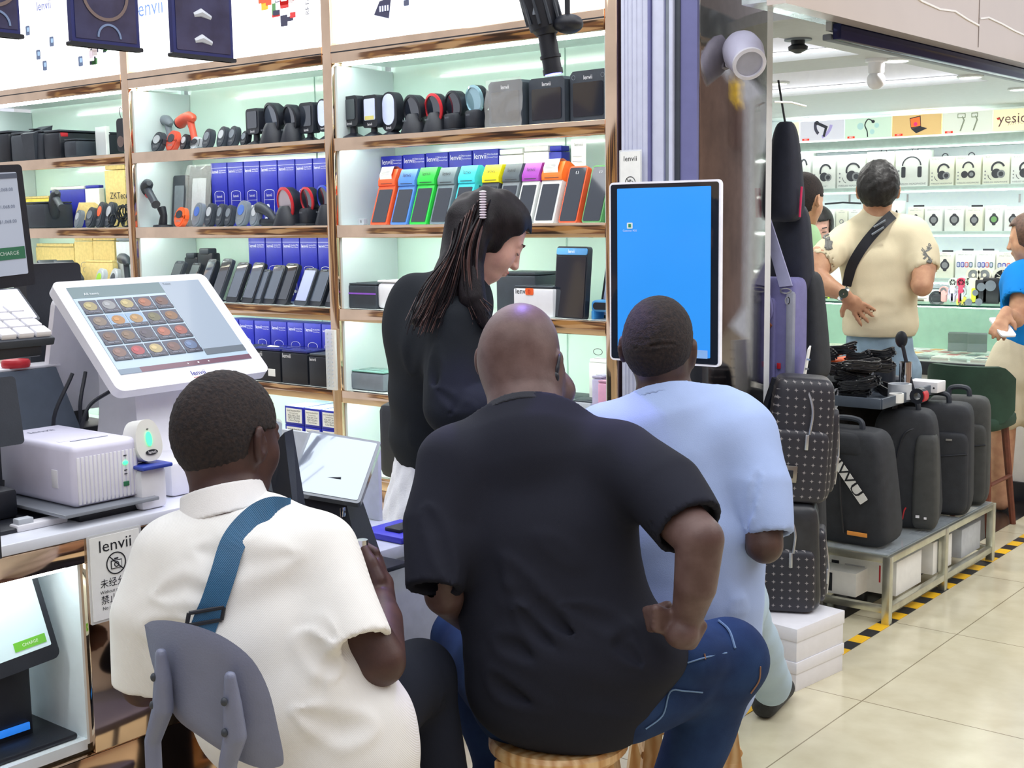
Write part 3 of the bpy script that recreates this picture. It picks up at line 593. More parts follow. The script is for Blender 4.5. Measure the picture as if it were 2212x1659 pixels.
# black cradles behind
for px0, px1, pt, l in ((410, 440, 545, 'left'), (438, 472, 535, 'right')):
    w_ = wid(px0, px1, 2, 3.68); H = hei(pt, (px0+px1)/2, 2, 3.68); t = thing('charging_cradle', 'black charging cradle behind the handhelds, %s one of two' % l, 'cradle', at_shelf((px0+px1)/2, 2, 3.68), group='black charging cradles')
    m = MB(); m.box((0, 0, H*.45), (w_*.95, .05, H*.9), BLK, .008); m.build('body', t); m = MB(); m.box((0, -.004, H*.93), (w_*.6, .05, H*.12), BLK2, .006); m.build('clip', t)
# black pouches
for px0, px1, pt, l, cl in ((370, 402, 378, 'dark grey zip pouch behind the orange rugged scanner', False), (405, 452, 358, 'tall black device in clear crinkled bag beside the blue cartons', True)):
    w_ = wid(px0, px1, 1, 3.66); H = hei(pt, (px0+px1)/2, 1, 3.66); t = thing('bagged_device', l, 'device', at_shelf((px0+px1)/2, 1, 3.66), rot=(math.radians(-6), 0, 0))
    m = MB(); m.rr((0, H/2), w_, H, .012, .03, BLK2); m.rr((-.004, H*.45), w_*.62, H*.7, .006, .002, LGR if cl else GRY, y=-.002); m.build('body', t)
    if cl:
        q = random.Random(3); V = []; n = 8
        for i in range(n):
            for j in range(n): V.append((-w_*.55+w_*1.15*i/(n-1), -.012+q.uniform(-.006, .006), H*1.02*j/(n-1)))
        m = MB(); m.add(V, [(i*n+j, (i+1)*n+j, (i+1)*n+j+1, i*n+j+1) for i in range(n-1) for j in range(n-1)], MATS['clear wrap film'], True); m.build('plastic_bag', t)
# ---- black cube printers etc
def cube(px0, px1, ptop, k, y, dep, body, label, name='receipt_printer', cat='printer', lid=None, group=None, txt=True, bev=.006, sticker=None):
    w_ = wid(px0, px1, k, y); p = at_shelf((px0+px1)/2, k, y); H = hei(ptop, (px0+px1)/2, k, y)
    t = thing(name, label, cat, p, group=group); m = MB(); m.box((0, dep/2, H*.46), (w_, dep, H*.92), body, bev)
    if txt: m.text('lenvii', (-w_*.28, H*.82), w_*.16, TXW if body in (BLK, BLK2) else TXB, y=-.001)
    if sticker: m.box((w_*.2, -.0008, H*.28), (w_*.25, .001, H*.22), PAPER)
    m.build('body', t)
    m = MB(); m.box((0, dep*.5, H*.965), (w_*.97, dep*.96, H*.07), lid or BLK2, .003); m.box((0, dep*.3, H*1.002), (w_*.7, .004, .001), BLK); m.build('lid', t); return t
G2 = 'black cube receipt printers on the fourth shelf'
for n, (a, c, pt, s_) in enumerate(((505, 543, 750, 0), (546, 606, 752, 1), (609, 665, 757, 0), (668, 712, 765, 0))): cube(a, c, pt, 3, 3.515, .14, BLK, 'black cube receipt printer, %s from left%s' % (ordn[n], ', with small white sticker' if s_ else ''), group=G2, sticker=s_, lid=mat('navy film lid', C(34, 40, 110), .2) if n in (1, 2) else BLK2)
p = XP(590, 3.58, .95); m = MB(); m.add([(-.03, -.02, 0), (.035, -.01, .002), (.03, .03, .008), (-.02, .025, .012)], [(0, 1, 2, 3)], PAPER); o = m.build('paper_note'); o.location = (p, 3.56, ZP(755, p, 3.56)+.004); tag(o, 'small white paper lying on the black cube printers', 'paper')
# acrylic pegboard strip in front of post
X = XP(716, 3.47, 1.0); za, zb = ZP(712, X, 3.47), ZP(842, X, 3.47); ACR = mat('clear acrylic', (.93, .96, .98), .08, noise=0, alpha=.45)
m = MB(); m.box((0, 0, 0), (.055, .012, za-zb), ACR, .002)
for i in range(2):
    for k in range(14): m.box((-.012+.024*i, -.007, (k-6.5)*(za-zb)/15), (.006, .003, .006), LGR)
o = m.build('acrylic_strip'); o.location = (X, 3.468, (za+zb)/2); tag(o, 'clear perforated acrylic strip fixed beside the post at the fourth shelf', 'strip')
cube(740, 812, 612, 2, 3.53, .15, BLK2, 'low black label printer with a purple stripe left of the woman', txt=False); p = at_shelf(776, 2, 3.53)
o = [x for x in COL.objects if x.get('label', '').startswith('low black label printer')][0]; m = MB(); w_ = wid(740, 812, 2, 3.53); m.box((0, -.001, hei(634, 776, 2, 3.53)), (w_*1.0, .002, .006), mat('purple stripe', C(150, 90, 210), .4)); m.build('stripe', o)
cube(814, 862, 606, 2, 3.54, .12, WHT, 'rounded white printer half behind the woman in black', txt=False, lid=WHT, bev=.018)
cube(1072, 1156, 588, 2, 3.60, .15, BLK2, 'black box printer behind the woman chin', txt=False)
t = cube(1109, 1194, 618, 2, 3.53, .12, WHT, 'white printer with an orange tab right of the woman', lid=BLK2); w_ = wid(1109, 1194, 2, 3.53)
m = MB(); H_ = hei(618, 1150, 2, 3.53); m.rr((-w_*.08, H_*.82), w_*.2, H_*.22, .005, .002, ORG, y=-.0025); m.arc((-w_*.08, H_*.82), .005, .0012, 0, 360, .0006, RED, y=-.004, rz=.007); m.build('orange_tab', t)
X0, X1 = XP(1194, 3.5, 1.3), XP(1296, 3.5, 1.3); w_ = (X1-X0)*.82; H_ = hei(532, 1240, 2, 3.54)
t = thing('self_service_terminal', 'tall black terminal with sky blue top strip on the third shelf', 'terminal', at_shelf(1228, 2, 3.53), rot=(math.radians(-5), 0, math.radians(-12)))
m = MB(); m.rr((0, H_/2), w_, H_, .012, .02, BLK); m.build('body', t); m = MB(); m.rr((0, H_*.44), w_*.92, H_*.84, .004, .002, DARK, y=-.002); m.build('screen', t)
m = MB(); m.rr((0, H_*.93), w_*.96, H_*.09, .006, .01, mat('sky blue plastic', C(90, 160, 226), .35), y=-.003); m.text('lenvii', (0, H_*.93), w_*.1, TXW, y=-.004); m.build('top_strip', t)
t = thing('tablet_terminal', 'tablet with lilac screen over a blue wristband printer at the right end', 'terminal', at_shelf(1330, 2, 3.60), rot=(math.radians(-14), 0, 0)); m = MB(); m.rr((0, .10), .14, .2, .01, .012, BLK); m.build('body', t); m = MB(); m.rr((0, .10), .12, .18, .004, .002, pl, y=-.002); m.build('screen', t)
t = thing('blue_docking_station', 'blue dock with oval dark display at the right end of the third shelf', 'dock', at_shelf(1298, 2, 3.53)); BD = mat('dock blue', C(66, 150, 214), .35)
m = MB(); m.box((0, .03, .045), (.085, .06, .04), BD, .012); m.box((-.034, .03, .015), (.012, .06, .03), BD, .003); m.box((.034, .03, .015), (.012, .06, .03), BD, .003); m.build('body', t); m = MB(); m.rr((0, .046), .062, .024, .011, .002, BLK, y=-.002); m.build('display', t)
# fourth shelf right bay
t = cube(752, 828, 802, 3, 3.53, .12, GRY, 'small grey portable printer with green glass top, left of the woman', txt=False, lid=mat('green glass lid', C(120, 170, 160), .1), bev=.012)
t = cube(1196, 1262, 858, 3, 3.60, .12, GRY, 'grey handheld dock low on the shelf right of the bald man', name='device_dock', cat='dock', txt=False)
t = cube(1225, 1276, 866, 3, 3.54, .10, LGR, 'pale low dock beside the lilac power station', name='device_dock', cat='dock', txt=False)
for px0, px1, pt, c_, l in ((1278, 1296, 812, (206, 200, 232), 'lilac power station at the right end of the fourth shelf'), (1291, 1313, 822, (236, 176, 206), 'pink power station at the right end of the fourth shelf')):
    t = cube(px0, px1, pt, 3, 3.53 if px0 < 1290 else 3.52, .07, cm('power station %d' % px0, c_), l, name='power_station', cat='power station', txt=False, lid=cm('power lid %d' % px0, tuple(int(x*.9) for x in c_)))
t = cube(1273, 1312, 776, 3, 3.64, .05, PAPER, 'white carton with a tilted phone print behind the power stations', name='phone_carton', cat='box', txt=False, lid=PAPER, bev=.001); m = MB(); m.arc((0, .20), .02, .002, 0, 360, .0006, TXB, y=-.001, rz=.012); m.build('phone_print', t)
# white boxes & receipt behind handhelds
cube(1080, 1131, 322, 1, 3.72, .05, PAPER, 'plain white carton behind the dark grey topped handheld', name='white_carton', cat='box', txt=False, lid=PAPER, bev=.001)
t = cube(1133, 1186, 315, 1, 3.72, .05, PAPER, 'white carton printed handheld android terminal', name='white_carton', cat='box', txt=False, lid=PAPER, bev=.001); m = MB(); m.text('Handheld Android', (0, .115), .016, TXG, y=-.001); m.text('Terminal', (-.03, .095), .016, TXG, y=-.001); m.build('lettering', t)
cube(1188, 1214, 315, 1, 3.72, .05, NAVY, 'narrow blue carton edge beside the hanging receipt', name='blue_carton', cat='box', txt=False, lid=NAVY, bev=.001)
X = XP(1251, 3.70, 1.7); m = MB(); m.add([(-.035, 0, 0), (.03, 0, 0), (.036, -.01, -.10), (-.03, -.004, -.13), (.034, .002, -.17), (-.032, .0, -.19)], [(0, 3, 2, 1), (3, 5, 4, 2)], PAPER); m.text('lenvii', (0, -.02), .018, TXG, y=-.004)
for k in range(5): m.box((0, -.012, -.06-.018*k), (.04, .0006, .002), TXG)
o = m.build('paper_receipt'); o.location = (X, 3.70, ZP(300, X, 3.7)); tag(o, 'long printed paper receipt hanging behind the flat handhelds', 'receipt')
m = MB(); m.rr((0, .012), .03, .024, .004, .02, LGR); m.text('8', (0, .012), .016, TXB); o = m.build('price_clip'); o.location = at_shelf(780, 1, 3.56); tag(o, 'tiny grey device at the left end of the handheld row', 'device')
# left bay
KB = [(-16, 21, 283, 0, BLK, 'black boxy printer partly outside the left photo edge'), (24, 92, 284, 0, BLK2, 'big black printer on the left bay top shelf'), (95, 130, 281, 0, BLK, 'black printer with red latch on the left bay top shelf'), (138, 165, 300, 0, BLK2, 'black printer with square window beside the red latched one')]
for a in KB: cube(a[0], a[1], a[2], a[3], 3.53, .24, a[4], a[5], txt=False, bev=.014)
o = [x for x in COL.objects if 'with red latch' in str(x.get('label', ''))][0]; m = MB(); m.box((.066, .03, .115), (.012, .04, .02), RED, .003); m.build('red_latch', o)
t = thing('angled_printer', 'small flared black printer between the two big ones', 'printer', at_shelf(68, 0, 3.52)); m = MB(); m.hexa([(-.035, 0, 0), (.035, 0, 0), (.035, .06, 0), (-.035, .06, 0), (-.07, -.01, .13), (.045, -.01, .13), (.06, .09, .17), (-.05, .09, .17)], BLK2); m.build('body', t); m = MB(); m.box((0, .03, .155), (.05, .04, .004), BLK, T=TR(0, 0, -.003)@RX(0)); m.build('top_window', t)
t = cube(208, 238, 286, 0, 3.60, .08, BLK, 'black device in clear blister beside the left post', name='blister_pack', cat='device', txt=False); m = MB(); m.box((0, -.006, .07), (.085, .006, .14), ACR, .002); m.box((.05, -.003, .07), (.006, .02, .14), PAPER); m.build('blister', t)
t = thing('desk_camera', 'black webcam with wire loop left of the left post', 'camera', at_shelf(264, 0, 3.56)); m = MB(); m.rr((0, .09), .07, .15, .02, .05, BLK); m.build('body', t); m = MB(); m.disc((0, .06), .026, .006, CHROME, y=-.006); m.build('lens', t); m = MB(); m.tube(spl([(-.02, .02, .16), (-.035, .02, .20), (-.02, .02, .215), (.01, .02, .18)]), .0015, BLK, 5); m.build('wire', t)
cube(52, 98, 436, 1, 3.54, .16, BLK2, 'black till box at the left end of the second shelf', txt=False, bev=.01)
t = thing('open_kraft_box', 'open kraft box tilted behind the dark pistol scanner', 'box', at_shelf(176, 1, 3.64), rot=(0, math.radians(28), math.radians(8))); m = MB(); m.box((0, .05, .075), (.13, .10, .06), KRAFT, .001); m.build('carton_body', t)
cube(232, 275, 357, 1, 3.70, .08, KRAFT, 'tall kraft carton beside the left post', name='kraft_carton', cat='box', txt=False, lid=KRAFT, bev=.001)
o = [x for x in COL.objects if 'tall kraft carton beside' in str(x.get('label', ''))][0]; m = MB(); m.text('ZKTeco', (.03, .15), .045, TXB, y=-.001); m.build('lettering', o)
cube(112, 186, 403, 1, 3.74, .03, NAVY, 'flat blue and white carton behind the open kraft box', name='blue_carton', cat='box', txt=False, lid=PAPER, bev=.001)
cube(188, 218, 400, 1, 3.74, .03, PAPER, 'white and blue carton left of the tall kraft one', name='white_carton', cat='box', txt=False, lid=NAVY, bev=.001)
cube(54, 108, 424, 1, 3.72, .05, mat('yellow card', C(236, 214, 90), .7), 'yellow card box behind the black till box', name='yellow_carton', cat='box', txt=False, lid=KRAFT, bev=.001)
def tangle(p, s, n, label, seed, m_=BLK, r=.0035, name='cable_tangle'):
    q = random.Random(seed); m = MB()
    for _ in range(n):
        c0 = [q.uniform(-.4, .4)*s, q.uniform(-.25, .25)*s, .3*s+q.uniform(-.15, .25)*s]; ra = s*q.uniform(.22, .42); A = Euler((q.uniform(0, 3), q.uniform(0, 3), q.uniform(0, 3))).to_matrix()
        P = [tuple(Vector(c0)+A@Vector((ra*math.cos(k*.7), ra*.7*math.sin(k*.7), .02*s*k*.3))) for k in range(12)]
        P = [(a, b_, max(c_, r)) for a, b_, c_ in P]; m.tube(P, r, m_, 6)
    o = m.build(name); o.location = p; return tag(o, label, 'cable')
tangle(at_shelf(262, 1, 3.57), .13, 9, 'tangle of black cables and parts beside the left post', 2)
for n, (a, c, pt, y_, l) in enumerate(((166, 205, 512, 3.74, 'kraft carton with a line drawing of a scanner'), (206, 252, 511, 3.74, 'plain kraft carton right of the drawn one'), (82, 164, 526, 3.76, 'wide kraft carton behind the angled black stands'), (186, 246, 562, 3.66, 'lower kraft carton under the scanner drawing'))):
    t = cube(a, c, pt, 2, y_, .03, KRAFT, l, name='kraft_carton', cat='box', txt=False, lid=KRAFT, bev=.001)
    if n == 0: m = MB(); m.arc((0, .13), .03, .002, -30, 200, .0006, GRY, y=-.001, rz=.02); m.arc((.0, .11), .012, .002, 0, 360, .0006, GRY, y=-.001); m.box((.02, -.001, .075), (.03, .0006, .002), TXB); m.build('line_drawing', t)
cube(256, 286, 512, 2, 3.70, .05, LGR, 'pale grey carton with black device on it near the left post', name='grey_carton', cat='box', txt=False, lid=GRY, bev=.001)
for px, l in ((105, 'left'), (140, 'right')):
    t = thing('angled_stand', 'black angled tablet stand, %s of the pair on the left bay third shelf' % l, 'stand', at_shelf(px, 2, 3.57), rz=math.radians(-12), group='black angled tablet stands')
    m = MB(); m.box((0, 0, .006), (.10, .09, .012), BLK, .003); m.tube([(0, 0, .01), (0, .01, .06), (-.005, 0, .10)], .014, BLK2, 10); m.build('base', t)
    m = MB(); m.box((0, 0, .13), (.17, .10, .03), BLK2, .006, T=TR(0, 0, 0)@RY(32)); m.build('plate', t)
p = at_shelf(100, 2, 3.6)
# small blue box under the left bay etc: printers hidden behind the big terminal are left out
# chair back behind the woman
X, Yc = XP(832, 3.1, .75), 3.1
t = thing('office_chair', 'black chair back edge behind the woman in black', 'chair', (X, Yc, 0)); m = MB(); m.box((.17, 0, .755), (.34, .08, .26), BLK, .03); m.build('backrest', t); m = MB(); m.box((.12, -.18, .47), (.42, .42, .07), BLK, .03); m.build('seat', t)
for a in range(4): m = MB(); A = RZ(45+90*a); m.tube([(0, 0, .44), (.16, 0, .40), (.20, 0, 0)], .012, CHROME, 8, T=TR(.12, -.18, 0)@A); m.build('leg', t)
# ================================================================== LEFT COUNTER
XF = -2.04; YE = 1.72
CTP = mat('white counter top', C(226, 230, 240), .2, noise=.02)
t = thing('display_counter', 'white topped counter with mirror gold front and a lit open niche', 'counter', (XF, 0, 0))
m = MB(); m.box((-.31, (YE+.3)/2, .945), (.62, YE-.3, .02), CTP, .003); m.build('worktop', t)
m = MB(); m.box((-.012, (YE+.3)/2, .912), (.02, YE-.3, .045), BRASS, .002); m.box((-.012, (.3+YE)/2, .28), (.02, YE-.3, .50), BRASS, .002); m.box((-.012, (1.275+YE)/2, .71), (.02, YE-1.275, .36), BRASS, .002); m.build('front_panel', t)
NW = mat('niche white laminate', C(226, 236, 242), .3, noise=.02)
m = MB(); m.box((-.30, .78, .545), (.56, .98, .02), NW); m.box((-.57, .78, .715), (.02, .98, .34), NW); m.box((-.30, 1.28, .715), (.56, .02, .34), NW); m.box((-.30, .30, .715), (.56, .02, .34), NW); m.box((-.30, .78, .895), (.56, .98, .015), NW); m.build('niche', t)
m = MB(); m.box((-.03, .80, .883), (.012, .9, .008), LED); m.build('led_strip', t)
m = MB(); m.box((-.60, (YE+.3)/2, .47), (.02, YE-.32, .93), WALL); m.box((-.3, YE-.01, .47), (.58, .02, .93), BRASS); m.build('carcass', t)
# lower desk
t = thing('low_desk', 'pale grey low desk beyond the tall counter', 'desk', (-2.36, 2.0, 0))
m = MB(); m.box((0, 0, .735), (.62, .52, .03), LGR, .003); m.build('top', t); m = MB(); m.box((0, 0, .37), (.58, .48, .70), LGR); m.build('body', t)
m = MB(); m.box((-.1, .245, .85), (.4, .012, .2), LGR, .002); m.build('screen_panel', t)
# white receipt printer
t = thing('receipt_printer', 'white receipt printer with green lights and ribbed front on the counter edge', 'printer', (-2.08, 1.3565, .982))
PR = mat('lilac white printer shell', C(222, 220, 240), .4, noise=.02)
m = MB(); m.box((-.135, 0, .058), (.27, .144, .114), PR, .012, seg=3); m.build('shell', t)
m = MB()
for k in range(15): m.box((-.0005, -.06+.0086*k, .050), (.003, .006, .088), WHT, .001)
m.build('ribbed_front', t)
m = MB(); m.box((-.07, -.01, .1145), (.012, .09, .002), PR); m.box((-.055, 0, .1155), (.002, .08, .001), GRY); m.build('paper_slot', t)
m = MB(); m.box((-.06, -.0725, .05), (.02, .002, .034), WHT, .002); m.build('side_latch', t)
GL = mat('lit green led', C(60, 240, 130), .4, emit=2.2, noise=0)
m = MB(); m.ell((.0018, .038, .070), (.0015, .006, .004), GL); m.build('status_light', t); m = MB(); m.box((.0015, .038, .03), (.003, .012, .009), mat('green button', C(50, 120, 84), .4), .001)
for z in (.084, .056, .049): m.box((.0015, .038, z), (.0015, .006, .0015), BLK)
m.build('button', t)
m = MB(); m.text('lenvii', (0, 0), .026, mat('shade grey print', C(110, 112, 130), .5), T=TR(-.21, -.005, .1152)@RZ(90+0)@RX(-90)); m.build('logo', t)
t2 = thing('acrylic_stand', 'clear grey acrylic stand with black feet under the white receipt printer', 'stand', (-2.08, 1.3565, .955))
m = MB(); m.box((-.12, -.01, .0235), (.30, .20, .007), mat('smoked acrylic', C(150, 156, 166), .1, noise=0, alpha=.75), .002); m.build('plate', t2)
m = MB(); m.box((-.03, .02, .010), (.05, .16, .020), BLK, .002); m.build('foot', t2); m = MB(); m.box((-.22, .02, .010), (.05, .16, .020), BLK, .002); m.build('foot', t2)
# white POS terminal
B0, B1 = onx(215, 855, -2.2), onx(540, 805, -2.2); T0, T1 = onx(148, 605, -2.42), onx(483, 590, -2.42)
y0 = B0[1]-.012; Wd = .385; Hh = math.hypot(.22, T0[2]-B0[2])
t = thing('pos_terminal', 'big white touch terminal showing a food menu grid', 'pos terminal', (-2.30, 1.66, .955))
def frame(org, u, v):   # local (x along u, -y normal facing out, z along v)
    u = Vector(u).normalized(); v = Vector(v).normalized(); n = u.cross(v)   # faces n
    return Matrix(((u.x, -n.x, v.x, org[0]), (u.y, -n.y, v.y, org[1]), (u.z, -n.z, v.z, org[2]), (0, 0, 0, 1)))
def skew_panel(c, name, parent=None): pass
org = Vector(((B0+T0)/2+(B1+T1)/2)/2)
u = Vector((B1-B0)+(T1-T0)); v = Vector((T0-B0)+(T1-B1)); v = v-u.normalized()*v.dot(u.normalized())
FP = Matrix.Translation(-Vector(t.location))@frame(org, u, v)
Wd = (np.linalg.norm(B1-B0)+np.linalg.norm(T1-T0))/2; Hh = v.length/2
m = MB(); m.T = FP; m.rr((0, 0), Wd, Hh, .018, .022, WHT, y=0, n=8); m.build('bezel', t)
SB = mat('terminal screen backdrop', C(168, 190, 206), .12, noise=0, coat=.6, emit=.12)
m = MB(); m.T = FP; sw, sh = Wd*.86, Hh*.80; cz_ = Hh*.035
m.box((0, -.0006, cz_), (sw, .0012, sh), SB)
def sc(a): return mat('screen tint %d %d %d' % a, C(*a), .15, noise=0, emit=.10, coat=.5)
def rect(x0, x1, z0, z1, col, lay): m.box((sw*((x0+x1)/2-.5), -.0014-.0005*lay, cz_+sh*((z0+z1)/2-.5)), (sw*(x1-x0), .0004, sh*(z1-z0)), sc(col))
rect(0, .68, .87, 1, (90, 116, 122), 0); rect(.68, 1, .12, 1, (148, 162, 178), 0); rect(.68, 1, .10, .17, (92, 102, 112), 1); rect(.15, 1, 0, .055, (104, 66, 84), 0); rect(0, .15, 0, .055, (110, 130, 150), 0)
m.text('All items', (-sw*.36, cz_+sh*.41), .010, sc((220, 228, 232)), y=-.0025); m.text('Ticket', (sw*.23, cz_+sh*.47), .008, sc((70, 84, 100)), y=-.0025)
foods = [(200, 186, 120), (176, 180, 186), (214, 196, 130), (190, 110, 70), (120, 70, 56), (150, 130, 110), (214, 150, 70), (206, 160, 90), (120, 116, 70), (160, 110, 60), (120, 84, 70), (140, 110, 84), (80, 70, 90), (200, 110, 80), (190, 90, 74), (150, 110, 100), (206, 70, 84), (226, 204, 140), (130, 90, 84), (110, 140, 190)]
for r in range(4):
    for c_ in range(5):
        a = .02+.132*c_; z = .84-.178*r-.16; rect(a, a+.122, z, z+.158, (58, 60, 82) if not (r == 1 and c_ in (1, 2)) else (130, 160, 190), 1)
        f = foods[r*5+c_]; m.disc((sw*(a+.061-.5), cz_+sh*(z+.09-.5)), sw*.046, .0004, sc(tuple(int(x*.72) for x in f)), y=-.0026, rz=sh*.052, n=14); m.disc((sw*(a+.05-.5), cz_+sh*(z+.1-.5)), sw*.022, .0004, sc(tuple(int(x*.85) for x in f)), y=-.003, rz=sh*.024, n=5)
        rect(a, a+.122, z, z+.04, (40, 42, 64), 3); m.text('menu item', (sw*(a+.061-.5), cz_+sh*(z+.02-.5)), .006, sc((150, 156, 176)), y=-.0040)
for k, xx in enumerate((.5, .58, .66)): m.disc((sw*(xx-.5), cz_+sh*(.028-.5)), .0022, .0004, sc((230, 230, 236)), y=-.0022, n=(3, 12, 4)[k])
m.build('screen', t)
m = MB(); m.T = FP; m.text('lenvii', (Wd*.03, -Hh*.43), .018, TXN, y=-.0008); m.box((Wd*.03, -.0006, -Hh*.465), (.035, .0006, .0014), mat('pink underline', C(230, 130, 130), .5)); m.build('logo', t)
# rear customer display leaning the other way + pedestal
m = MB(); a = Vector(onx(148, 810, -2.56)); b_ = Vector(onx(160, 700, -2.47)); L0 = Vector(t.location)
bk = Matrix.Translation(-L0)@frame((-2.50, 1.70, 1.22), (0, -1, 0), (.30, 0, 1)); m.T = bk; m.rr((0.02, 0), .37, .26, .016, .016, WHT, y=0); m.build('rear_display', t)
m = MB(); q_ = [(.13, .0, 0), (.13, .0, .03)]
V = []; prof = [(-.12, .03, .10), (-.10, .10, .085), (-.085, .18, .07), (-.10, .25, .07)]
m.box((.03, -.0, .035), (.30, .27, .07), WHT, .01)
for i, (x_, z_, w_) in enumerate([(-.02, .07, .12), (-.04, .13, .10), (-.06, .20, .085), (-.08, .27, .08), (-.09, .34, .08)]):
    V += [(x_+.07-i*.006, -w_, z_), (x_+.07-i*.006, w_, z_), (x_-.08+i*.006, w_, z_), (x_-.08+i*.006, -w_, z_)]
F = [(i*4+k, i*4+(k+1) % 4, (i+1)*4+(k+1) % 4, (i+1)*4+k) for i in range(4) for k in range(4)]+[(16, 17, 18, 19)]
m.add(V, F, WHT, True); m.build('pedestal', t)
m = MB(); m.box((.182, .01, .032), (.004, .18, .036), WHT, .001); m.box((.185, .01, .034), (.004, .07, .006), LGR, .001); m.build('drawer', t)
m = MB(); m.tube(spl([(-.02, .03, .205), (.05, .08, .185), (.03, .14, .20), (-.02, .16, .215)]), .004, BLK, 6); m.build('cable', t); m = MB(); m.tube(spl([(-.03, -.12, .20), (.0, -.20, .17), (.0, -.22, .08), (-.02, -.17, .06)]), .004, BLK, 6); m.build('cable', t); m = MB(); m.tube(spl([(-.06, -.16, .24), (-.04, -.19, .16), (-.05, -.17, .04)]), .004, BLK, 6); m.build('cable', t); m = MB(); m.tube(spl([(-.06, -.19, .24), (-.06, -.24, .14), (-.06, -.20, .04)]), .004, BLK, 6); m.build('cable', t)
# white scanner lying on terminal base, with green light
p = J(328, 930, 2.52)
t = thing('barcode_scanner', 'white and blue barcode scanner glowing green beside the receipt printer', 'scanner', (float(p[0])-.03, float(p[1]), .955))
z0 = .07; A = Matrix.Translation((0, 0, .030))@RX(0)
SH = mat('scanner white shell', C(234, 234, 228), .3, noise=.02)
AA = frame((0.02, 0, .125), (0, 1, 0), (-.18, .0, 1))@Matrix.Scale(.86, 4)
m = MB(); m.T = AA; pts = [(.034*math.copysign(abs(math.cos(a))**.8, math.cos(a)), (.056 if math.sin(a) > 0 else .038)*math.sin(a)) for a in np.linspace(0, 2*math.pi, 28, endpoint=False)]; m.poly(pts, .05, SH, sm=True); m.build('head', t)
m = MB(); m.T = AA; m.disc((0, .012), .007, .003, GL, y=-.003, rz=.016); m.build('green_light', t); m = MB(); m.T = AA; m.disc((.002, -.018), .015, .003, BLK, y=-.003, rz=.006); m.text('lenvii', (.002, -.018), .010, TXW, y=-.004); m.box((0, -.001, .034), (.004, .002, .002), BLK); m.build('logo_plate', t)
m = MB(); m.box((.02, 0, .084), (.05, .068, .008), mat('scanner blue rim', C(50, 70, 170), .35), .003); m.build('blue_rim', t); m = MB(); m.box((.0, 0, .04), (.06, .06, .08), WHT, .01); m.tube([(-.02, 0, .12), (-.07, .0, .10)], .03, WHT, 14); m.build('stand', t)
# black touch monitor at far left
def fx(px, py, x): return Vector(onx(px, py, x))
def slab_px(name, label, cat, x, corners, th, mm, face=None, facemat=None, r=.008, group=None, extra=None, dx=0):
    # corners BL,BR,TL,TR in photo, bottom at plane x, top at plane x-dx
    BL, BR, TL, TR_ = fx(*corners[0], x), fx(*corners[1], x), fx(*corners[2], x-dx), fx(*corners[3], x-dx)
    org = (BL+BR+TL+TR_)/4; u = (BR-BL)+(TR_-TL); v = (TL-BL)+(TR_-BR); w_, h_ = u.length/2, v.length/2; v = v-u.normalized()*v.dot(u.normalized())
    t = thing(name, label, cat, (org.x, org.y, org.z-h_/2), group=group); FP = Matrix.Translation(-Vector(t.location))@frame(org, u, v)
    m = MB(); m.T = FP; m.rr((0, 0), w_, h_, r, th, mm); m.build('body', t)
    if face:
        m = MB(); m.T = FP; m.rr((face[0]*w_, face[1]*h_), w_*face[2], h_*face[3], .003, .001, facemat, y=-.0012)
        if extra: extra(m, w_, h_)
        m.build('screen', t)
    return t
def ex1(m, w_, h_):
    m.box((w_*.02, -.002, -h_*.22), (w_*.8, .0006, h_*.10), sc((50, 110, 84))); m.text('CHARGE', (w_*.25, -h_*.22), .010, sc((190, 210, 200)), y=-.003)
    for z in (.30, .16, .04): m.text('$1,068.00', (w_*.28, h_*z), .009, sc((110, 120, 140)), y=-.002)
    m.box((0, -.002, h_*.41), (w_*.86, .0006, h_*.04), sc((90, 100, 116)))
t = slab_px('touch_monitor', 'black framed upright touch monitor cut by the left photo edge', 'monitor', -2.28, [(-150, 645), (80, 612), (-150, 362), (44, 357)], .03, BLK, (0, .02, .86, .84), mat('monitor pale screen', C(176, 186, 202), .12, noise=0, emit=.15, coat=.4), extra=ex1, dx=.0)
loc = Vector(t.location); m = MB(); m.tube([(-.04, 0, .02), (-.05, 0, -.12), (-.06, 0, .955-loc.z+.01)], .025, BLK, 10); m.box((-.06, 0, .955-loc.z+.006), (.2, .2, .012), BLK, .004); m.build('stand', t)
t = slab_px('payment_tablet', 'small white framed tablet below the black touch monitor', 'tablet', -2.18, [(-120, 700), (52, 690), (-120, 640), (75, 622)], .012, BLK2, (0, 0, .94, .9), mat('lilac white screen', C(214, 214, 240), .15, noise=0, emit=.2), dx=.06, r=.006)
loc = Vector(t.location); m = MB(); m.box((-.05, 0, (.955-loc.z)/2+.01), (.03, .05, loc.z-.955), BLK); m.build('stand', t)
# keypad with white keys on a pole display
kc = J(-22, 712, 2.22); t = thing('keypad', 'keyboard with square white keys on a black stand at the left edge', 'keyboard', (float(kc[0]), float(kc[1]), .955))
kz = float(kc[2])-.955; A = Matrix.Translation((0, 0, kz))@RY(22)
m = MB(); m.T = A; m.box((0, -.03, 0), (.12, .22, .014), BLK2, .003); m.build('base', t)
for i in range(4):
    for j in range(7):
        m = MB(); m.T = A; m.box((-.042+.028*i, -.118+.030*j, .011), (.024, .026, .010), WHT, .002); m.build('key', t)
m = MB(); m.box((-.0, -.03, kz-.03), (.10, .18, .03), BLK, .004); m.box((-.02, -.03, kz/2-.02), (.04, .05, kz-.05), BLK); m.box((-.02, -.09, .006), (.10, .10, .012), BLK, .004); m.build('stand', t)
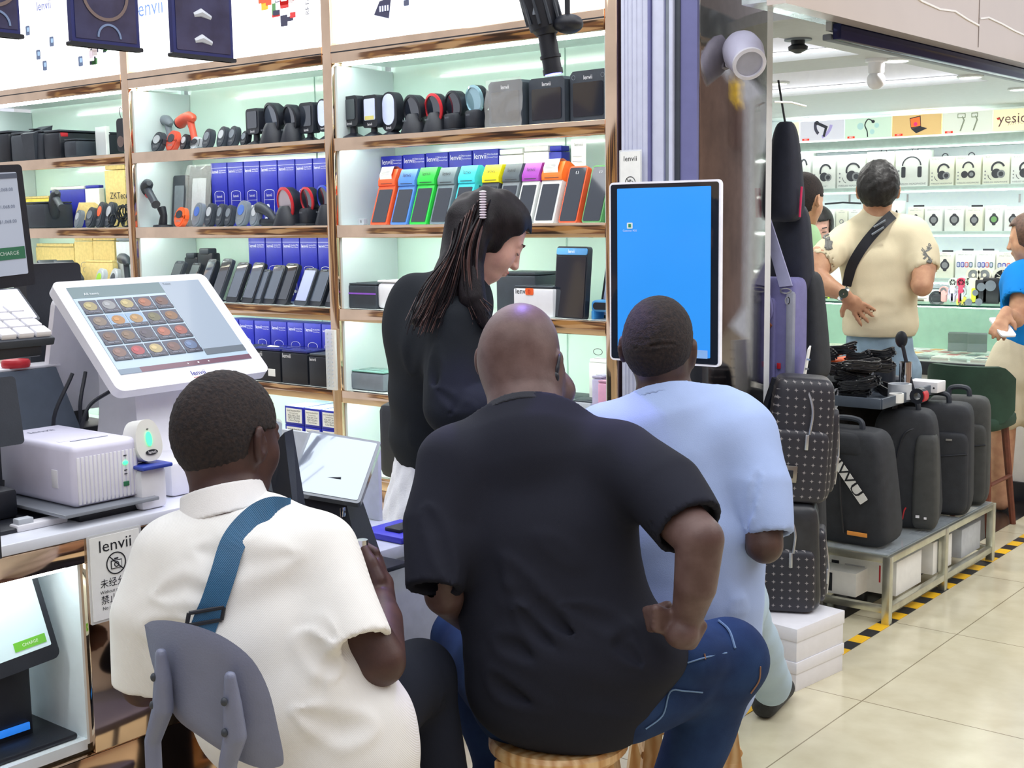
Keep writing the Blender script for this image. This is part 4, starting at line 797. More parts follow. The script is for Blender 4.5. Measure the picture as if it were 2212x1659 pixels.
# red puck on a grey slanted till
p = onx(34, 785, -2.50); t = thing('red_puck', 'round red buzzer puck on the slanted grey till', 'puck', (float(p[0]), float(p[1]), float(p[2])-.008)); m = MB(); m.lathe([(.027, 0), (.029, .004), (.029, .012), (.026, .016)], RED, 28); m.build('disc', t)
zp = float(p[2])-.008
t = thing('slanted_till', 'grey slanted till stand behind the receipt printer', 'till', (float(p[0])-.02, float(p[1])+.02, .955)); hh = zp-.955
m = MB(); m.hexa([(.07, -.08, 0), (.07, .13, 0), (-.08, .13, 0), (-.08, -.08, 0), (.04, -.07, hh-.006), (.04, .06, hh-.006), (-.05, .06, hh-.006), (-.05, -.07, hh-.006)], mat('till slate', C(96, 108, 122), .45)); m.build('body', t); m = MB(); m.box((-.02, .005, hh-.003), (.11, .14, .006), WHT, .002); m.build('top_plate', t)
slab_px('black_tablet', 'black tablet back standing at the left photo edge', 'tablet', -2.14, [(-60, 975), (46, 958), (-60, 822), (40, 812)], .016, BLK2, dx=.02)
# big black terminal back behind white terminal
t = slab_px('black_terminal', 'large black terminal seen from behind, left of the white one', 'pos terminal', -2.55, [(60, 930), (215, 910), (70, 572), (150, 566)], .05, BLK, dx=-.0, r=.012)
loc = Vector(t.location); m = MB(); m.box((0, 0, (.955-loc.z)/2+.004), (.16, .2, max(.02, loc.z-.955)), BLK, .004); m.build('base', t)
p = onz(40, 1135, .955); t = thing('black_dock', 'flat black terminal base on the counter at the left edge', 'base', (p[0]-.05, p[1]-.04, .955)); m = MB(); m.box((0, 0, .004), (.20, .20, .008), BLK, .003); m.box((-.04, -.02, .035), (.12, .16, .055), BLK, .008); m.build('body', t)
tangle((-2.30, 1.20, .955), .15, 12, 'coiled black cables left of the white receipt printer', 5)
m = MB(); m.box((0, 0, .006), (.03, .10, .012), WHT, .003); m.box((0.0, -.03, .016), (.02, .03, .012), LGR, .002); o = m.build('cable_plug'); o.location = (-2.12, 1.235, .955); tag(o, 'white plug and adapter beside the black feet on the counter', 'plug')
# sign
def sign(p, rz, w_, h_, full, label):
    t = thing('no_photo_sign', label, 'sign', p, rz=rz); m = MB(); m.rr((0, h_/2), w_+.01, h_+.01, .003, .001, ACR, y=.0012); m.rr((0, h_/2), w_, h_, .002, .0015, PAPER); m.build('sheet', t)
    m = MB(); m.text('lenvii', (0, h_*.87), w_*.30, TXB, sx=1.1); rr_ = min(w_*.24, h_*.135) if full else w_*.26; cz_ = h_*.645 if full else h_*.45
    m.arc((0, cz_), rr_, rr_*.1, 0, 360, .0006, TXB, y=-.001, n=28); m.box((0, -.0012, cz_-.002), (rr_*1.1, .0004, rr_*.75), TXB); m.box((0, -.0017, cz_-.002), (rr_*.95, .0004, rr_*.60), PAPER)
    m.box((0, -.0015, cz_+rr_*.42), (rr_*.4, .0004, rr_*.14), TXB); m.arc((0, cz_-.002), rr_*.26, rr_*.09, 0, 360, .0004, TXB, y=-.0022)
    m.box((0, 0, 0), (rr_*1.9, .0004, rr_*.1), TXB, T=TR(0, -.0026, cz_)@RY(45))
    if full:
        for s_, z, f in (('未经允许', .42, .17), ('Without permission', .325, .085), ('禁止拍照', .225, .17), ('No photographing', .13, .085)): m.text(s_, (0 if len(s_) < 9 else .0, h_*z), w_*f*(1 if f > .15 else 1.0), TXB)
    m.build('print', t)
p = onx(268, 1240, XF+.001); yy0 = YP(196, XF, .8); yy1 = yy0+.112
zt = ZP(1165, XF, yy0); zb = ZP(1345, XF, yy0)
sign((XF+.003, (yy0+yy1)/2, zb), math.radians(90), .105, zt-zb, True, 'white no photography sign taped on the gold counter front')
X = XP(1364, YF-.03, 1.5); za, zb = ZP(327, X, YF-.03), ZP(395, X, YF-.03); sign((X, YF-.036, zb-.08), 0, XP(1386, YF, 1.6)-XP(1343, YF, 1.6), za-zb+.08, False, 'small no photography notice on the white door track')
# niche contents
t = slab_px('niche_terminal', 'black framed terminal with lit green button inside the counter niche', 'pos terminal', -2.10, [(-60, 1500), (138, 1405), (-60, 1265), (70, 1243)], .03, BLK, (0, .06, .84, .80), mat('niche pale screen', C(196, 216, 222), .12, noise=0, emit=.25, coat=.4), dx=.05, r=.014,
            extra=lambda m, w_, h_: (m.box((w_*.16, -.0022, -h_*.24), (w_*.42, .0006, h_*.10), sc((110, 190, 60))), m.text('CHARGE', (w_*.16, -h_*.24), .008, sc((230, 240, 220)), y=-.003)))
loc = Vector(t.location); m = MB(); m.box((-.04, -.01, (.555-loc.z)/2+.03), (.05, .10, loc.z-.555+.05), BLK, .006); m.box((-.03, 0, .555-loc.z+.006), (.16, .18, .012), BLK, .005); m.box((-.012, .0, .555-loc.z+.03), (.004, .06, .014), mat('blue lit badge', C(40, 120, 220), .3, emit=.6), .001); m.build('stand', t)
tangle((-2.20, 1.19, .556), .07, 5, 'bundle of thin black cable on the niche floor', 9, r=.0025, name='cable_bundle')
t = thing('power_adapter', 'black power adapter with looping lead in the niche', 'adapter', (-2.26, 1.10, .555)); m = MB(); m.box((0, 0, .016), (.06, .11, .032), BLK, .006); m.build('body', t); m = MB(); m.tube(spl([(0, .05, .02), (.03, .09, .05), (0, .11, .11), (-.06, .06, .12)]), .0035, BLK, 6); m.build('lead', t)
m = MB(); m.box((0, 0, 0), (.008, .05, .13), WHT, .003); m.box((.006, -.01, .0), (.008, .02, .12), LGR, .002); o = m.build('wall_socket'); o.location = (-2.30, 1.26, .80); o.rotation_euler = (0, 0, math.radians(90)); tag(o, 'white trunking strip high on the niche side wall', 'trunking')
# tablets on low desk
T4 = [J(672, 932, 2.86), J(825, 952, 2.80), J(775, 1090, 2.70), J(613, 1058, 2.74)]
def quad_panel(name, label, cat, P, th, bm_, fm_, base_z, inset=.92):
    P = [Vector(p) for p in P]; TL, TR_, BR, BL = P; org = sum(P, Vector())/4; u = (TR_-TL)+(BR-BL); v = (TL-BL)+(TR_-BR); w_, h_ = u.length/2, v.length/2; v = v-u.normalized()*v.dot(u.normalized())
    t = thing(name, label, cat, (org.x, org.y, base_z)); FP = Matrix.Translation(-Vector(t.location))@frame(org, u, v); m = MB(); m.T = FP; m.rr((0, 0), w_, h_, .008, th, bm_); m.build('frame', t)
    m = MB(); m.T = FP; m.rr((0, 0), w_*inset, h_*inset, .004, .001, fm_, y=-.0012); m.build('screen', t); return t, org, FP
MIR = mat('tablet grey mirror glass', C(168, 180, 192), .03, .55, noise=0, coat=1)
t, org, FP = quad_panel('tablet_display', 'glass fronted tablet tilted up on a black pedestal between the two seated men', 'tablet', T4, .016, mat('smoke glass edge', C(120, 130, 136), .1, noise=0, coat=1), MIR, .75)
hz = org.z-.75; m = MB(); m.hexa([(-.03, -.10, 0), (.10, -.02, 0), (.04, .10, 0), (-.09, .02, 0), (-.035, -.05, hz-.02), (.03, -.01, hz-.02), (.0, .05, hz-.01), (-.06, .01, hz-.01)], BLK); m.box((.03, 0, .006), (.20, .18, .012), BLK, .004); m.build('pedestal', t)
m = MB(); m.box((.055, -.03, hz*.6), (.002, .014, .02), CHROME, .0005); m.build('badge', t)
t, org, FP = quad_panel('tablet_display', 'second tablet seen edge on beside the near man cheek', 'tablet', [J(583, 905, 2.62), J(626, 918, 2.68), J(590, 1066, 2.58), J(548, 1050, 2.52)], .014, CHROME, MIR, .75)
hz = org.z-.75; m = MB(); m.hexa([(-.02, -.04, 0), (.08, -.0, 0), (.06, .06, 0), (-.05, .02, 0), (-.0, -.03, hz), (.04, .0, hz+.05), (.02, .04, hz+.05), (-.02, .01, hz)], BLK); m.build('pedestal', t)
p = onz(815, 1195, .75); t = thing('blue_tray', 'blue and black gadget tray on the low desk behind the pen', 'tray', (-2.12, 2.17, .75)); m = MB(); m.box((0, 0, .008), (.14, .14, .016), mat('royal blue plastic', C(60, 60, 190), .4), .004); m.box((.01, 0, .020), (.05, .08, .010), BLK, .003); m.build('body', t)
# kiosk
kx0, kx1 = XP(1317, 3.2, 1.3), XP(1556, 3.2, 1.3); kzb, kzt = ZP(785, (kx0+kx1)/2, 3.2), ZP(391, (kx0+kx1)/2, 3.2); kw = kx1-kx0; kh = kzt-kzb
t = thing('touch_kiosk', 'tall white framed kiosk with bright blue screen behind the light blue shirt man', 'kiosk', ((kx0+kx1)/2, 3.2, 0))
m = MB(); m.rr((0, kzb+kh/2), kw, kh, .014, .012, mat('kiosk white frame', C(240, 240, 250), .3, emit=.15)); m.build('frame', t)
m = MB(); m.rr((0, kzb+kh/2), kw-.012, kh-.012, .008, .002, DARK, y=-.0015); m.build('glass', t)
m = MB(); m.rr((.0, kzb+kh/2+.003), kw*.84, kh*.92, .003, .001, mat('blue lit screen', C(48, 140, 226), .25, emit=.42, noise=.03, nscale=3), y=-.003)
m.rr((-kw*.30, kzb+kh*.76), .020, .018, .003, .0005, sc((226, 240, 236)), y=-.0045); m.rr((-kw*.30, kzb+kh*.76), .009, .010, .001, .0005, sc((60, 150, 110)), y=-.0052); m.text('Customer POS', (-kw*.30, kzb+kh*.732), .008, sc((230, 236, 240)), y=-.0045)
m.rr((kw*.26, kzb+kh*.065), kw*.28, kh*.045, .001, .0005, mat('task bar', C(130, 170, 220), .3, emit=.3), y=-.0045); m.build('screen', t)
m = MB(); m.box((0, .20, kzb/2+.1), (.05, .04, kzb+.2), BLK, .006); m.box((0, .20, .01), (.20, .14, .02), BLK, .006); m.box((0, .10, kzb+.2), (.1, .20, .1), BLK); m.build('stand', t)
# hanging led screens
for n, (a, c, pb, pb2, l) in enumerate(((-70, 45, 72, 82, 'dark hanging advert screen cut by the top left corner'), (157, 303, 98, 112, 'wide dark hanging advert screen with an orange reflection line'), (376, 505, 122, 137, 'dark hanging advert screen with pale shoes, rightmost of the three'))):
    x = -2.15; A_, B_ = onx(a, pb, x), onx(c, pb2, x); w_ = B_[1]-A_[1]; zb = A_[2]
    t = thing('hanging_screen', l, 'screen', (x, (A_[1]+B_[1])/2, zb), rz=math.radians(90), group='dark hanging advert screens')
    m = MB(); m.rr((0, .2), w_, .4, .003, .012, mat('navy screen frame', C(40, 48, 110), .3)); m.rr((0, .004), w_+.012, .008, .003, .014, BLK, y=-.002); m.build('frame', t)
    m = MB(); m.rr((0, .205), w_*.90, .38, .002, .001, mat('dim screen', C(60, 64, 96), .05, noise=.3, nscale=14, coat=1), y=-.0012); q = random.Random(n)
    if n == 2:
        for zz_ in (.035, .085): m.tube([(-.022, 0, zz_), (-.005, 0, zz_+.006), (.02, 0, zz_-.002)], [.006, .010, .006], sc((190, 196, 206)), 8, T=TR(0, .003, 0))
    else: m.arc((0, .10), .05, .006, 180, 360, .0006, sc((120, 106, 104)), y=-.003, n=20); m.arc((.005, .02), .026, .004, 0, 180, .0006, sc((120, 140, 176)), y=-.003)
    m.build('screen', t); m = MB(); m.tube([(0, .006, .39), (0, .006, 1.2)], .002, BLK, 5); m.build('cord', t)
# blue spot lamp
pb = Vector(J(1195, 158, 3.0)); pm = Vector(J(1180, 66, 3.0)); pt = Vector(J(1155, -30, 3.0))
t = thing('spot_lamp', 'black zoom spotlight with glowing blue lens hanging from above', 'lamp', tuple(pb)); a = pm-pb; b_ = pt-pb
m = MB(); ax = (Vector((0, 0, 0))-a).to_track_quat('Z', 'Y').to_matrix().to_4x4(); d_ = a.length
m.tube([tuple(a*.0+a.normalized()*.004), tuple(a*.9)], .021, BLK, 20); m.tube([tuple(a*.35), tuple(a*.42)], .024, BLK, 20); m.tube([tuple(-a.normalized()*.002), tuple(a*.10)], .023, BLK, 20); m.build('lens_barrel', t)
m = MB(); m.tube([tuple(a*.9), tuple(a*1.0), tuple(a*1.05), tuple(b_)], [.024, .03, .036, .044], BLK, 24)
for k in range(10): an = k*36; m.tube([tuple(a*1.1), tuple(b_)], .004, BLK2, 5, T=Matrix.Translation((.040*math.cos(math.radians(an)), .040*math.sin(math.radians(an)), 0)))
m.build('heat_sink', t)
BLUE = mat('blue lit lens', C(60, 70, 255), .3, emit=6, noise=0, ecol=(.12, .12, 1))
m = MB(); m.tube([tuple(-a.normalized()*.0035), tuple(a.normalized()*.001)], .019, BLUE, 20); m.build('lens', t)
m = MB(); m.ell(tuple(a+Vector((.055, .01, .01))), (.034, .034, .022), BLK, n=16); m.tube([tuple(a+Vector((.06, 0, .02))), tuple(a+Vector((.06, 0, .30)))], .006, BLK, 8); m.tube([tuple(a+Vector((-.0, -.04, .03))), tuple(a+Vector((.0, -.04, .30)))], .006, GRY, 8); m.build('bracket', t)
sl = bpy.data.lights.new('spot_lamp_light', 'SPOT'); sl.energy = 15; sl.color = (.32, .22, 1); sl.spot_size = math.radians(70); sl.shadow_soft_size = .03; so = bpy.data.objects.new('spot_lamp_light', sl); COL.objects.link(so); so.location = tuple(pb-a.normalized()*.03); so.rotation_euler = Vector((-.05, -.28, -1)).to_track_quat('-Z', 'Y').to_euler()
# ================================================================== SECOND SHOP
YW = Y2   # shelf front plane
def zz2(py, px=1950, y=YW): return ZP(py, XP(px, y, 1.5), y)
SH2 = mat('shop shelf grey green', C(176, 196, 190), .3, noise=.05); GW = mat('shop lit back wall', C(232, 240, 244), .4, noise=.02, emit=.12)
t = thing('wall_shelving', 'pale shelving with posters and boxed gadgets on the far wall of the second shop', 'shelving', (-3.3, YW, 0))
x_l, x_r = -4.6, -1.0; Wt = x_r-x_l; ox = (x_l+x_r)/2+3.3
z_pt, z_pb = zz2(237), zz2(294); z1 = zz2(403); z2_ = zz2(500); z3 = zz2(600)
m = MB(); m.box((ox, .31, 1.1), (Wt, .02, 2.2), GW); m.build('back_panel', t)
for z, th in ((z_pb-.01, .06), (z1, .03), (z2_, .025), (1.08, .03)):
    m = MB(); m.box((ox, .15, z-th/2), (Wt, .30, th), SH2, .002); s = m.build('shelf', t)
    m = MB(); m.box((ox, .008, z-th-.004), (Wt, .02, .006), LED); m.build('led_strip', s)
m = MB(); m.box((ox, .15, .5), (Wt, .28, 1.0), WALL); m.build('cupboard', t)
for px in (1835, 1960, 2202): m = MB(); m.box((XP(px, YW, 1.5)+3.3, -.0, zz2(428, px)), (.012, .006, .05), CHROME); m.build('bracket', t)
def pm_(n, c, e=.45): return mat('backlit poster '+n, C(*c), .5, emit=e, noise=.03, nscale=4)
post = [(1688, 1727, 'cream', (244, 242, 214), 'plain cream poster partly behind the hanging bags'), (1728, 1824, 'grey', (214, 214, 226), 'lit poster of a massage gun'), (1825, 1926, 'mint', (206, 230, 212), 'lit poster of a bendy desk microphone'), (1927, 2034, 'tan', (226, 190, 130), 'lit poster of an orange screened laptop'), (2035, 2144, 'pale', (222, 228, 216), 'lit poster of phone gimbals'), (2145, 2290, 'lemon', (244, 238, 196), 'lit cream poster with brown lettering at the right edge')]
for n, (a, c, nm, col, l) in enumerate(post):
    xa_, xc_ = XP(a, YW, 1.95), XP(c, YW, 1.95); w_ = xc_-xa_-.003; zb, zt = z_pb, zz2(237, 2150); h_ = zt-zb
    t = thing('lit_poster', l, 'poster', ((xa_+xc_)/2, YW-.006, zb), group='lit posters over the far wall shelves'); m = MB(); m.rr((0, h_/2), w_, h_, .001, .02, pm_(nm, col)); m.build('panel', t)
    m = MB(); D = pic((60, 62, 72), .1)
    if 0 < n < 5: m.box((-w_*.36, -.0016, h_*.07), (w_*.16, .0006, h_*.10), pic((230, 60, 40), .4)); m.text('A803', (-w_*.36, h_*.07), h_*.09, pic((250, 240, 236), .5), y=-.003)
    if n == 0: m.box((0, -.001, h_*.8), (w_*.5, .0006, .004), pic((196, 190, 120)))
    if n == 1:
        m.arc((-w_*.1, h_*.9), h_*.86, .02, -70, -10, .0005, pic((170, 160, 210)), y=-.0008); m.arc((.02, h_*.75), h_*.6, .02, 160, 230, .0005, pic((70, 70, 84)), y=-.0008)
        m.tube([(-.03, 0, h_*.88), (.04, 0, h_*.62)], .012, D, 8, T=TR(0, .006, 0)); m.tube([(.03, 0, h_*.62), (.015, 0, h_*.18)], .011, D, 8, T=TR(0, .006, 0)); m.ell((-.035, 0, h_*.9), (.014, .004, .014), D)
    if n == 2:
        m.tube(spl([(.03, 0, h_*.84), (.0, 0, h_*.92), (-.02, 0, h_*.65), (-.005, 0, h_*.35), (.0, 0, h_*.05)]), .004, D, 6); m.ell((.035, 0, h_*.8), (.012, .003, .010), D)
        for a_, z_, r_ in ((-.05, .6, .022), (.06, .6, .016), (.03, .3, .016)): m.disc((a_, h_*z_), r_, .0006, pic((180, 214, 214), .4), y=-.001)
    if n == 3:
        m.poly([(-.035, h_*.35), (.03, h_*.42), (.025, h_*.95), (-.045, h_*.85)], .001, D, T=TR(0, -.002, 0)); m.poly([(-.032, h_*.40), (.026, h_*.46), (.021, h_*.90), (-.040, h_*.81)], .001, pic((250, 120, 60), .5), T=TR(0, -.003, 0))
        m.disc((-.005, h_*.55), .012, .0005, pic((230, 60, 130), .4), y=-.004); m.poly([(-.035, h_*.34), (.0, h_*.10), (.07, h_*.32), (.03, h_*.42)], .001, D, T=TR(0, -.003, 0))
    if n == 4:
        G_ = pic((150, 156, 140), .2)
        for a_ in (-.03, .05): m.tube([(a_-.01, 0, h_*.1), (a_+.012, 0, h_*.6), (a_, 0, h_*.8)], .005, G_, 6); m.rr((a_-.004, h_*.82), .05 if a_ < 0 else .04, h_*.22, .003, .001, G_, y=-.003); m.rr((a_-.004, h_*.82), .04 if a_ < 0 else .03, h_*.14, .003, .001, pic((226, 232, 220), .4), y=-.004)
    if n == 5: m.text('yesido', (-.055, h_*.56), .085, pic((120, 90, 90), .2)); m.poly([(-.175, h_*.62), (-.15, h_*.62), (-.165, h_*.5)], .0006, pic((210, 60, 50), .3), T=TR(0, -.002, 0)); m.text('JUST FOR YOU', (-.02, h_*.34), .026, pic((170, 150, 150), .3))
    m.build('print', t)
WB = mat('white gadget box', C(228, 232, 228), .4, noise=.02, emit=.05); CL = mat('cream gadget box', C(226, 228, 212), .4, noise=.02, emit=.05); DK = mat('print dark', C(62, 64, 72), .5, noise=.1); DK2 = mat('print mid grey', C(140, 144, 148), .5)
def phones(m, w_, h_, kind):
    c = (w_*.08, h_*.52); r = w_*.27
    if kind == 0: m.arc((0, h_*.58), w_*.30, .008, 0, 180, .0006, DK, y=-.0014, rz=h_*.26); [m.rr((s_*w_*.25, h_*.40), w_*.13, h_*.30, .008, .0006, DK, y=-.002) for s_ in (-1, 1)]
    elif kind == 1: m.arc(c, r, .012, 20, 200, .0006, DK, y=-.0014, rz=h_*.24); m.disc((c[0]-.01, h_*.36), w_*.18, .0006, DK, y=-.002); m.disc((c[0]+w_*.12, h_*.34), w_*.15, .0006, DK2, y=-.0026); m.disc((c[0]+w_*.12, h_*.34), w_*.09, .0006, DK, y=-.0032); m.arc((-w_*.1, h_*.32), w_*.2, .003, 180, 250, .0006, DK, y=-.0014)
    else: m.arc((.0, h_*.58), w_*.24, .010, 0, 180, .0006, DK, y=-.0014, rz=h_*.22); m.disc((-w_*.14, h_*.36), w_*.14, .0006, DK, y=-.002); m.disc((w_*.14, h_*.36), w_*.15, .0006, DK, y=-.0026); m.disc((w_*.14, h_*.36), w_*.08, .0006, DK2, y=-.003)
hb = [(1716, 1750, 322, 1), (1754, 1804, 337, 1), (1807, 1868, 334, 1), (1871, 1930, 328, 2), (1933, 2004, 325, 0), (2007, 2060, 338, 1), (2063, 2118, 336, 2), (2121, 2180, 333, 1), (2182, 2240, 333, 1)]
for n, (a, c, pt, kd) in enumerate(hb):
    xa_, xc_ = XP(a, YW+.03, z1), XP(c, YW+.03, z1); w_ = xc_-xa_-.004; h_ = ZP(pt, (xa_+xc_)/2, YW+.03)-z1
    t = thing('headphone_box', 'boxed headphones on the upper far shelf, %s from left' % ordn[n], 'box', ((xa_+xc_)/2, YW+.03, z1), group='boxed headphones on the far wall')
    m = MB(); m.box((0, .05, h_/2), (w_, .10, h_), (WB, CL)[n in (3, 5, 6, 7)], .001); m.build('carton_body', t)
    m = MB(); phones(m, w_, h_, kd); m.text('YESIDO', (-w_*.28, h_*.92), w_*.10, DK2, y=-.001); m.text('WIRELESS HEADPHONE' if n > 1 else 'HEADSET', (0, h_*.07), w_*.085, DK2, y=-.001)
    for k in range(3): m.disc((-w_*.4, h_*(.2+.12*k)), w_*.03, .0004, DK2, y=-.001, n=8)
    m.build('print', t)
    if n in (3, 4, 5, 6): m = MB(); m.arc((0, h_), .022, .006, 0, 180, .003, BLK, y=.05); m.build('hanger', t)
wb = [(1776, 1803, 452, 2), (1805, 1830, 452, 2), (1832, 1858, 452, 2), (1925, 1946, 434, 2), (1960, 1994, 447, 2), (1996, 2035, 446, 2), (2039, 2081, 445, 2), (2084, 2122, 447, 2), (2126, 2165, 444, 2), (2168, 2206, 446, 2), (2020, 2059, 545, 3), (2062, 2104, 542, 3), (2107, 2148, 542, 3), (2150, 2196, 545, 3)]
for n, (a, c, pt, lv) in enumerate(wb):
    zb = z2_ if lv == 2 else 1.08; xa_, xc_ = XP(a, YW+.02, zb), XP(c, YW+.02, zb); w_ = xc_-xa_-.004; h_ = ZP(pt, (xa_+xc_)/2, YW+.02)-zb; nn = n if n < 10 else n-10
    t = thing('watch_box', 'boxed smart watch on the %s far shelf, %s from left' % (('middle', 'lowest')[n >= 10], ordn[nn]), 'box', ((xa_+xc_)/2, YW+.02, zb), group='boxed smart watches on the far wall')
    m = MB(); m.box((0, .04, h_/2), (w_, .08, h_), (WB, CL)[n % 3 == 1], .001); m.build('carton_body', t); m = MB(); m.text('SMART WATCH' if n > 2 else 'EARPHONES', (0, h_*.86), w_*.10, DK2, y=-.001); m.text('YESIDO', (0, h_*.94), w_*.09, DK2, y=-.001)
    cz_ = h_*(.46 if n < 10 else .50)
    if n < 3: m.arc((0, h_*.45), w_*.2, .005, 0, 360, .0005, DK2, y=-.001); m.disc((w_*.12, h_*.4), w_*.08, .0005, DK2, y=-.0016)
    elif n in (11, 12, 13): 
        for k, col in enumerate(((90, 110, 160), (90, 90, 180), (210, 110, 110), (90, 120, 130))): m.rr((-w_*.33+w_*.22*k, cz_), w_*.19, h_*.2, .008, .0005, sc(col), y=-.0012-.0004*k); m.rr((-w_*.33+w_*.22*k, cz_), w_*.11, h_*.13, .004, .0005, sc((190, 196, 220)), y=-.003-.0004*k)
    else: m.rr((w_*.02, cz_), w_*.22, h_*.48, .01, .0005, DK, y=-.001); m.disc((w_*.02, cz_), w_*.26, .0005, DK, y=-.0016); m.disc((w_*.02, cz_), w_*.17, .0005, (DK2, sc((120, 170, 110)))[n == 8], y=-.0022)
    m.build('print', t)
    if n in (4, 7, 10, 11, 12): m = MB(); m.box((0, .05, h_+.006), (.07, .006, .012), BLK, .002); m.build('hanger', t)
# hanging black bar
m = MB(); xa_, xc_ = XP(1782, YW, 1.4), XP(1860, YW, 1.4); m.tube([(xa_, 0, 0), ((xa_+xc_)/2, 0, .008), (xc_, 0, 0)], .006, BLK, 8); o = m.build('display_bar'); o.location = (0, YW-.005, zz2(440, 1820)); tag(o, 'thin black display bar above the earphone boxes', 'bar')
# ---- glass showcase
YS = 6.75; zt_ = ZP(662, XP(2150, YS, 1.0), YS)
GLA = mat('showcase glass', C(206, 240, 226), .03, noise=0, alpha=.16, spec=.6); GE = mat('green glass edge', C(24, 78, 64), .1, noise=0)
xl, xr = -4.4, -1.4; wc = xr-xl
t = thing('glass_showcase', 'glass topped phone case showcase with black base in the second shop', 'showcase', ((xl+xr)/2, YS, 0))
zf = ZP(782, XP(2120, YS, .8), YS)   # bottom of glass front
m = MB(); m.box((0, .25, zt_-.004), (wc, .50, .008), GLA); m.box((0, -.002, zt_-.004), (wc, .004, .010), GE); m.build('glass_top', t)
m = MB(); m.box((0, .004, (zt_+zf)/2), (wc, .006, zt_-zf-.012), GLA); m.build('glass_front', t)
m = MB(); m.box((0, .25, zf-.016), (wc, .48, .02), mat('showcase deck white', C(226, 238, 228), .3, emit=.06)); m.build('deck', t)
m = MB(); m.box((0, .24, zf/2-.016), (wc, .46, zf-.02), WALL, .002); m.box((0, -.0, zf-.05), (wc, .03, .07), BLK, .002); m.box((0, .0, .05), (wc, .02, .1), BLK); m.build('base', t)
m = MB(); m.box((0, .03, zt_-.014), (wc-.02, .01, .006), LED); m.build('led_strip', t)
m = MB(); m.box((0, .49, (zt_+zf)/2), (wc, .008, zt_-zf-.012), mat('green frosted back', C(150, 196, 170), .3)); m.build('back_glass', t)
q = random.Random(12); cc = [(236, 236, 226), (222, 236, 222), (240, 240, 244), (206, 222, 214), (226, 228, 196), (150, 160, 160), (196, 40, 60), (84, 90, 100), (246, 170, 50), (200, 214, 226), (90, 170, 210), (232, 236, 210)]
names = ['white', 'pale mint', 'bright white', 'grey mint', 'pale lime', 'grey', 'dark red', 'charcoal', 'orange', 'pale blue', 'sky blue', 'cream']
for r in range(4):
    for k in range(15):
        X = -3.62+.105*k+.02*r; y = YS+.06+.105*r; ci = q.randrange(len(cc))
        if r == 0 and k == 13: ci = 8
        if r == 0 and k == 12: ci = 7
        if r == 2 and k == 9: ci = 6
        if r == 0 and k not in (12, 13) and ci in (6, 8): ci = 0
        t = thing('phone_case_box', '%s boxed phone case in showcase, %s row from front, %s from left' % (names[ci], ordn[r], ordn[k] if k < 12 else ('thirteenth', 'fourteenth', 'fifteenth')[k-12]), 'box', (X, y, zf-.006), rz=q.uniform(-.08, .08), group='boxed phone cases in the showcase')
        m = MB(); m.box((0, 0, .009), (.092, .098, .018), mat('case box '+names[ci if ci not in (6, 7, 8) else 0], C(*cc[ci if ci not in (6, 7, 8) else 0]), .3, noise=.03), .001); m.box((0, 0, .0188), (.06, .07, .0016), mat('case card '+names[ci], C(*[min(255, int(x*.97)) for x in cc[ci]]), .3, noise=.04), .0005); m.build('carton_body', t)
for n, (px, py) in enumerate(((2068, 730), (2110, 722))):
    X = XP(px, YS+.22, zf); t = thing('phone_case', 'black folding phone case propped like a tent in the showcase, %s one' % ('left', 'right')[n], 'phone case', (X, YS+.22, zf+.02), rz=.3, group='propped black phone cases'); m = MB(); m.box((0, -.03, .05), (.10, .006, .12), BLK2, .002, T=RX(-35)); m.box((0, .03, .05), (.10, .006, .12), BLK, .002, T=RX(35)); m.build('cover', t)
# gadgets standing on the showcase glass
def gad(px, pt, kind, col, label, w_=.05):
    y = YS+.2+.1*(kind == 'tall'); X = XP(px, y, zt_); H = ZP(pt, X, y)-zt_; mm = mat('gadget '+label.split()[0]+str(px), C(*col), .4, noise=.03); t = thing('desk_fan' if kind != 'blk' else 'camera_gadget', label, 'gadget', (X, y, zt_), group='small handheld fans and gadgets on the showcase')
    if kind == 'blk': m = MB(); m.box((0, 0, H/2), (w_, .05, H), mm, .008); m.build('body', t); m = MB(); m.disc((0, H*.7), w_*.32, .004, GRY, y=-.028); m.build('lens', t); return
    m = MB(); m.box((0, 0, H*.36), (w_*.62, .03, H*.72), mm, .01); m.build('body', t); m = MB(); m.arc((0, H-w_*.5), w_*.5, w_*.14, 0, 360, .02, mm, y=-.012); m.disc((0, H-w_*.5), w_*.37, .004, BLK if kind == 'fan' else DK2, y=-.006); m.disc((0, H-w_*.5), w_*.12, .006, mm, y=-.010)
    if kind == 'fan':
        for k in range(7): m.box((0, 0, w_*.24), (.003, .002, w_*.2), mm, T=TR(0, -.008, H-w_*.5)@RY(k*51))
    m.build('fan_head', t)
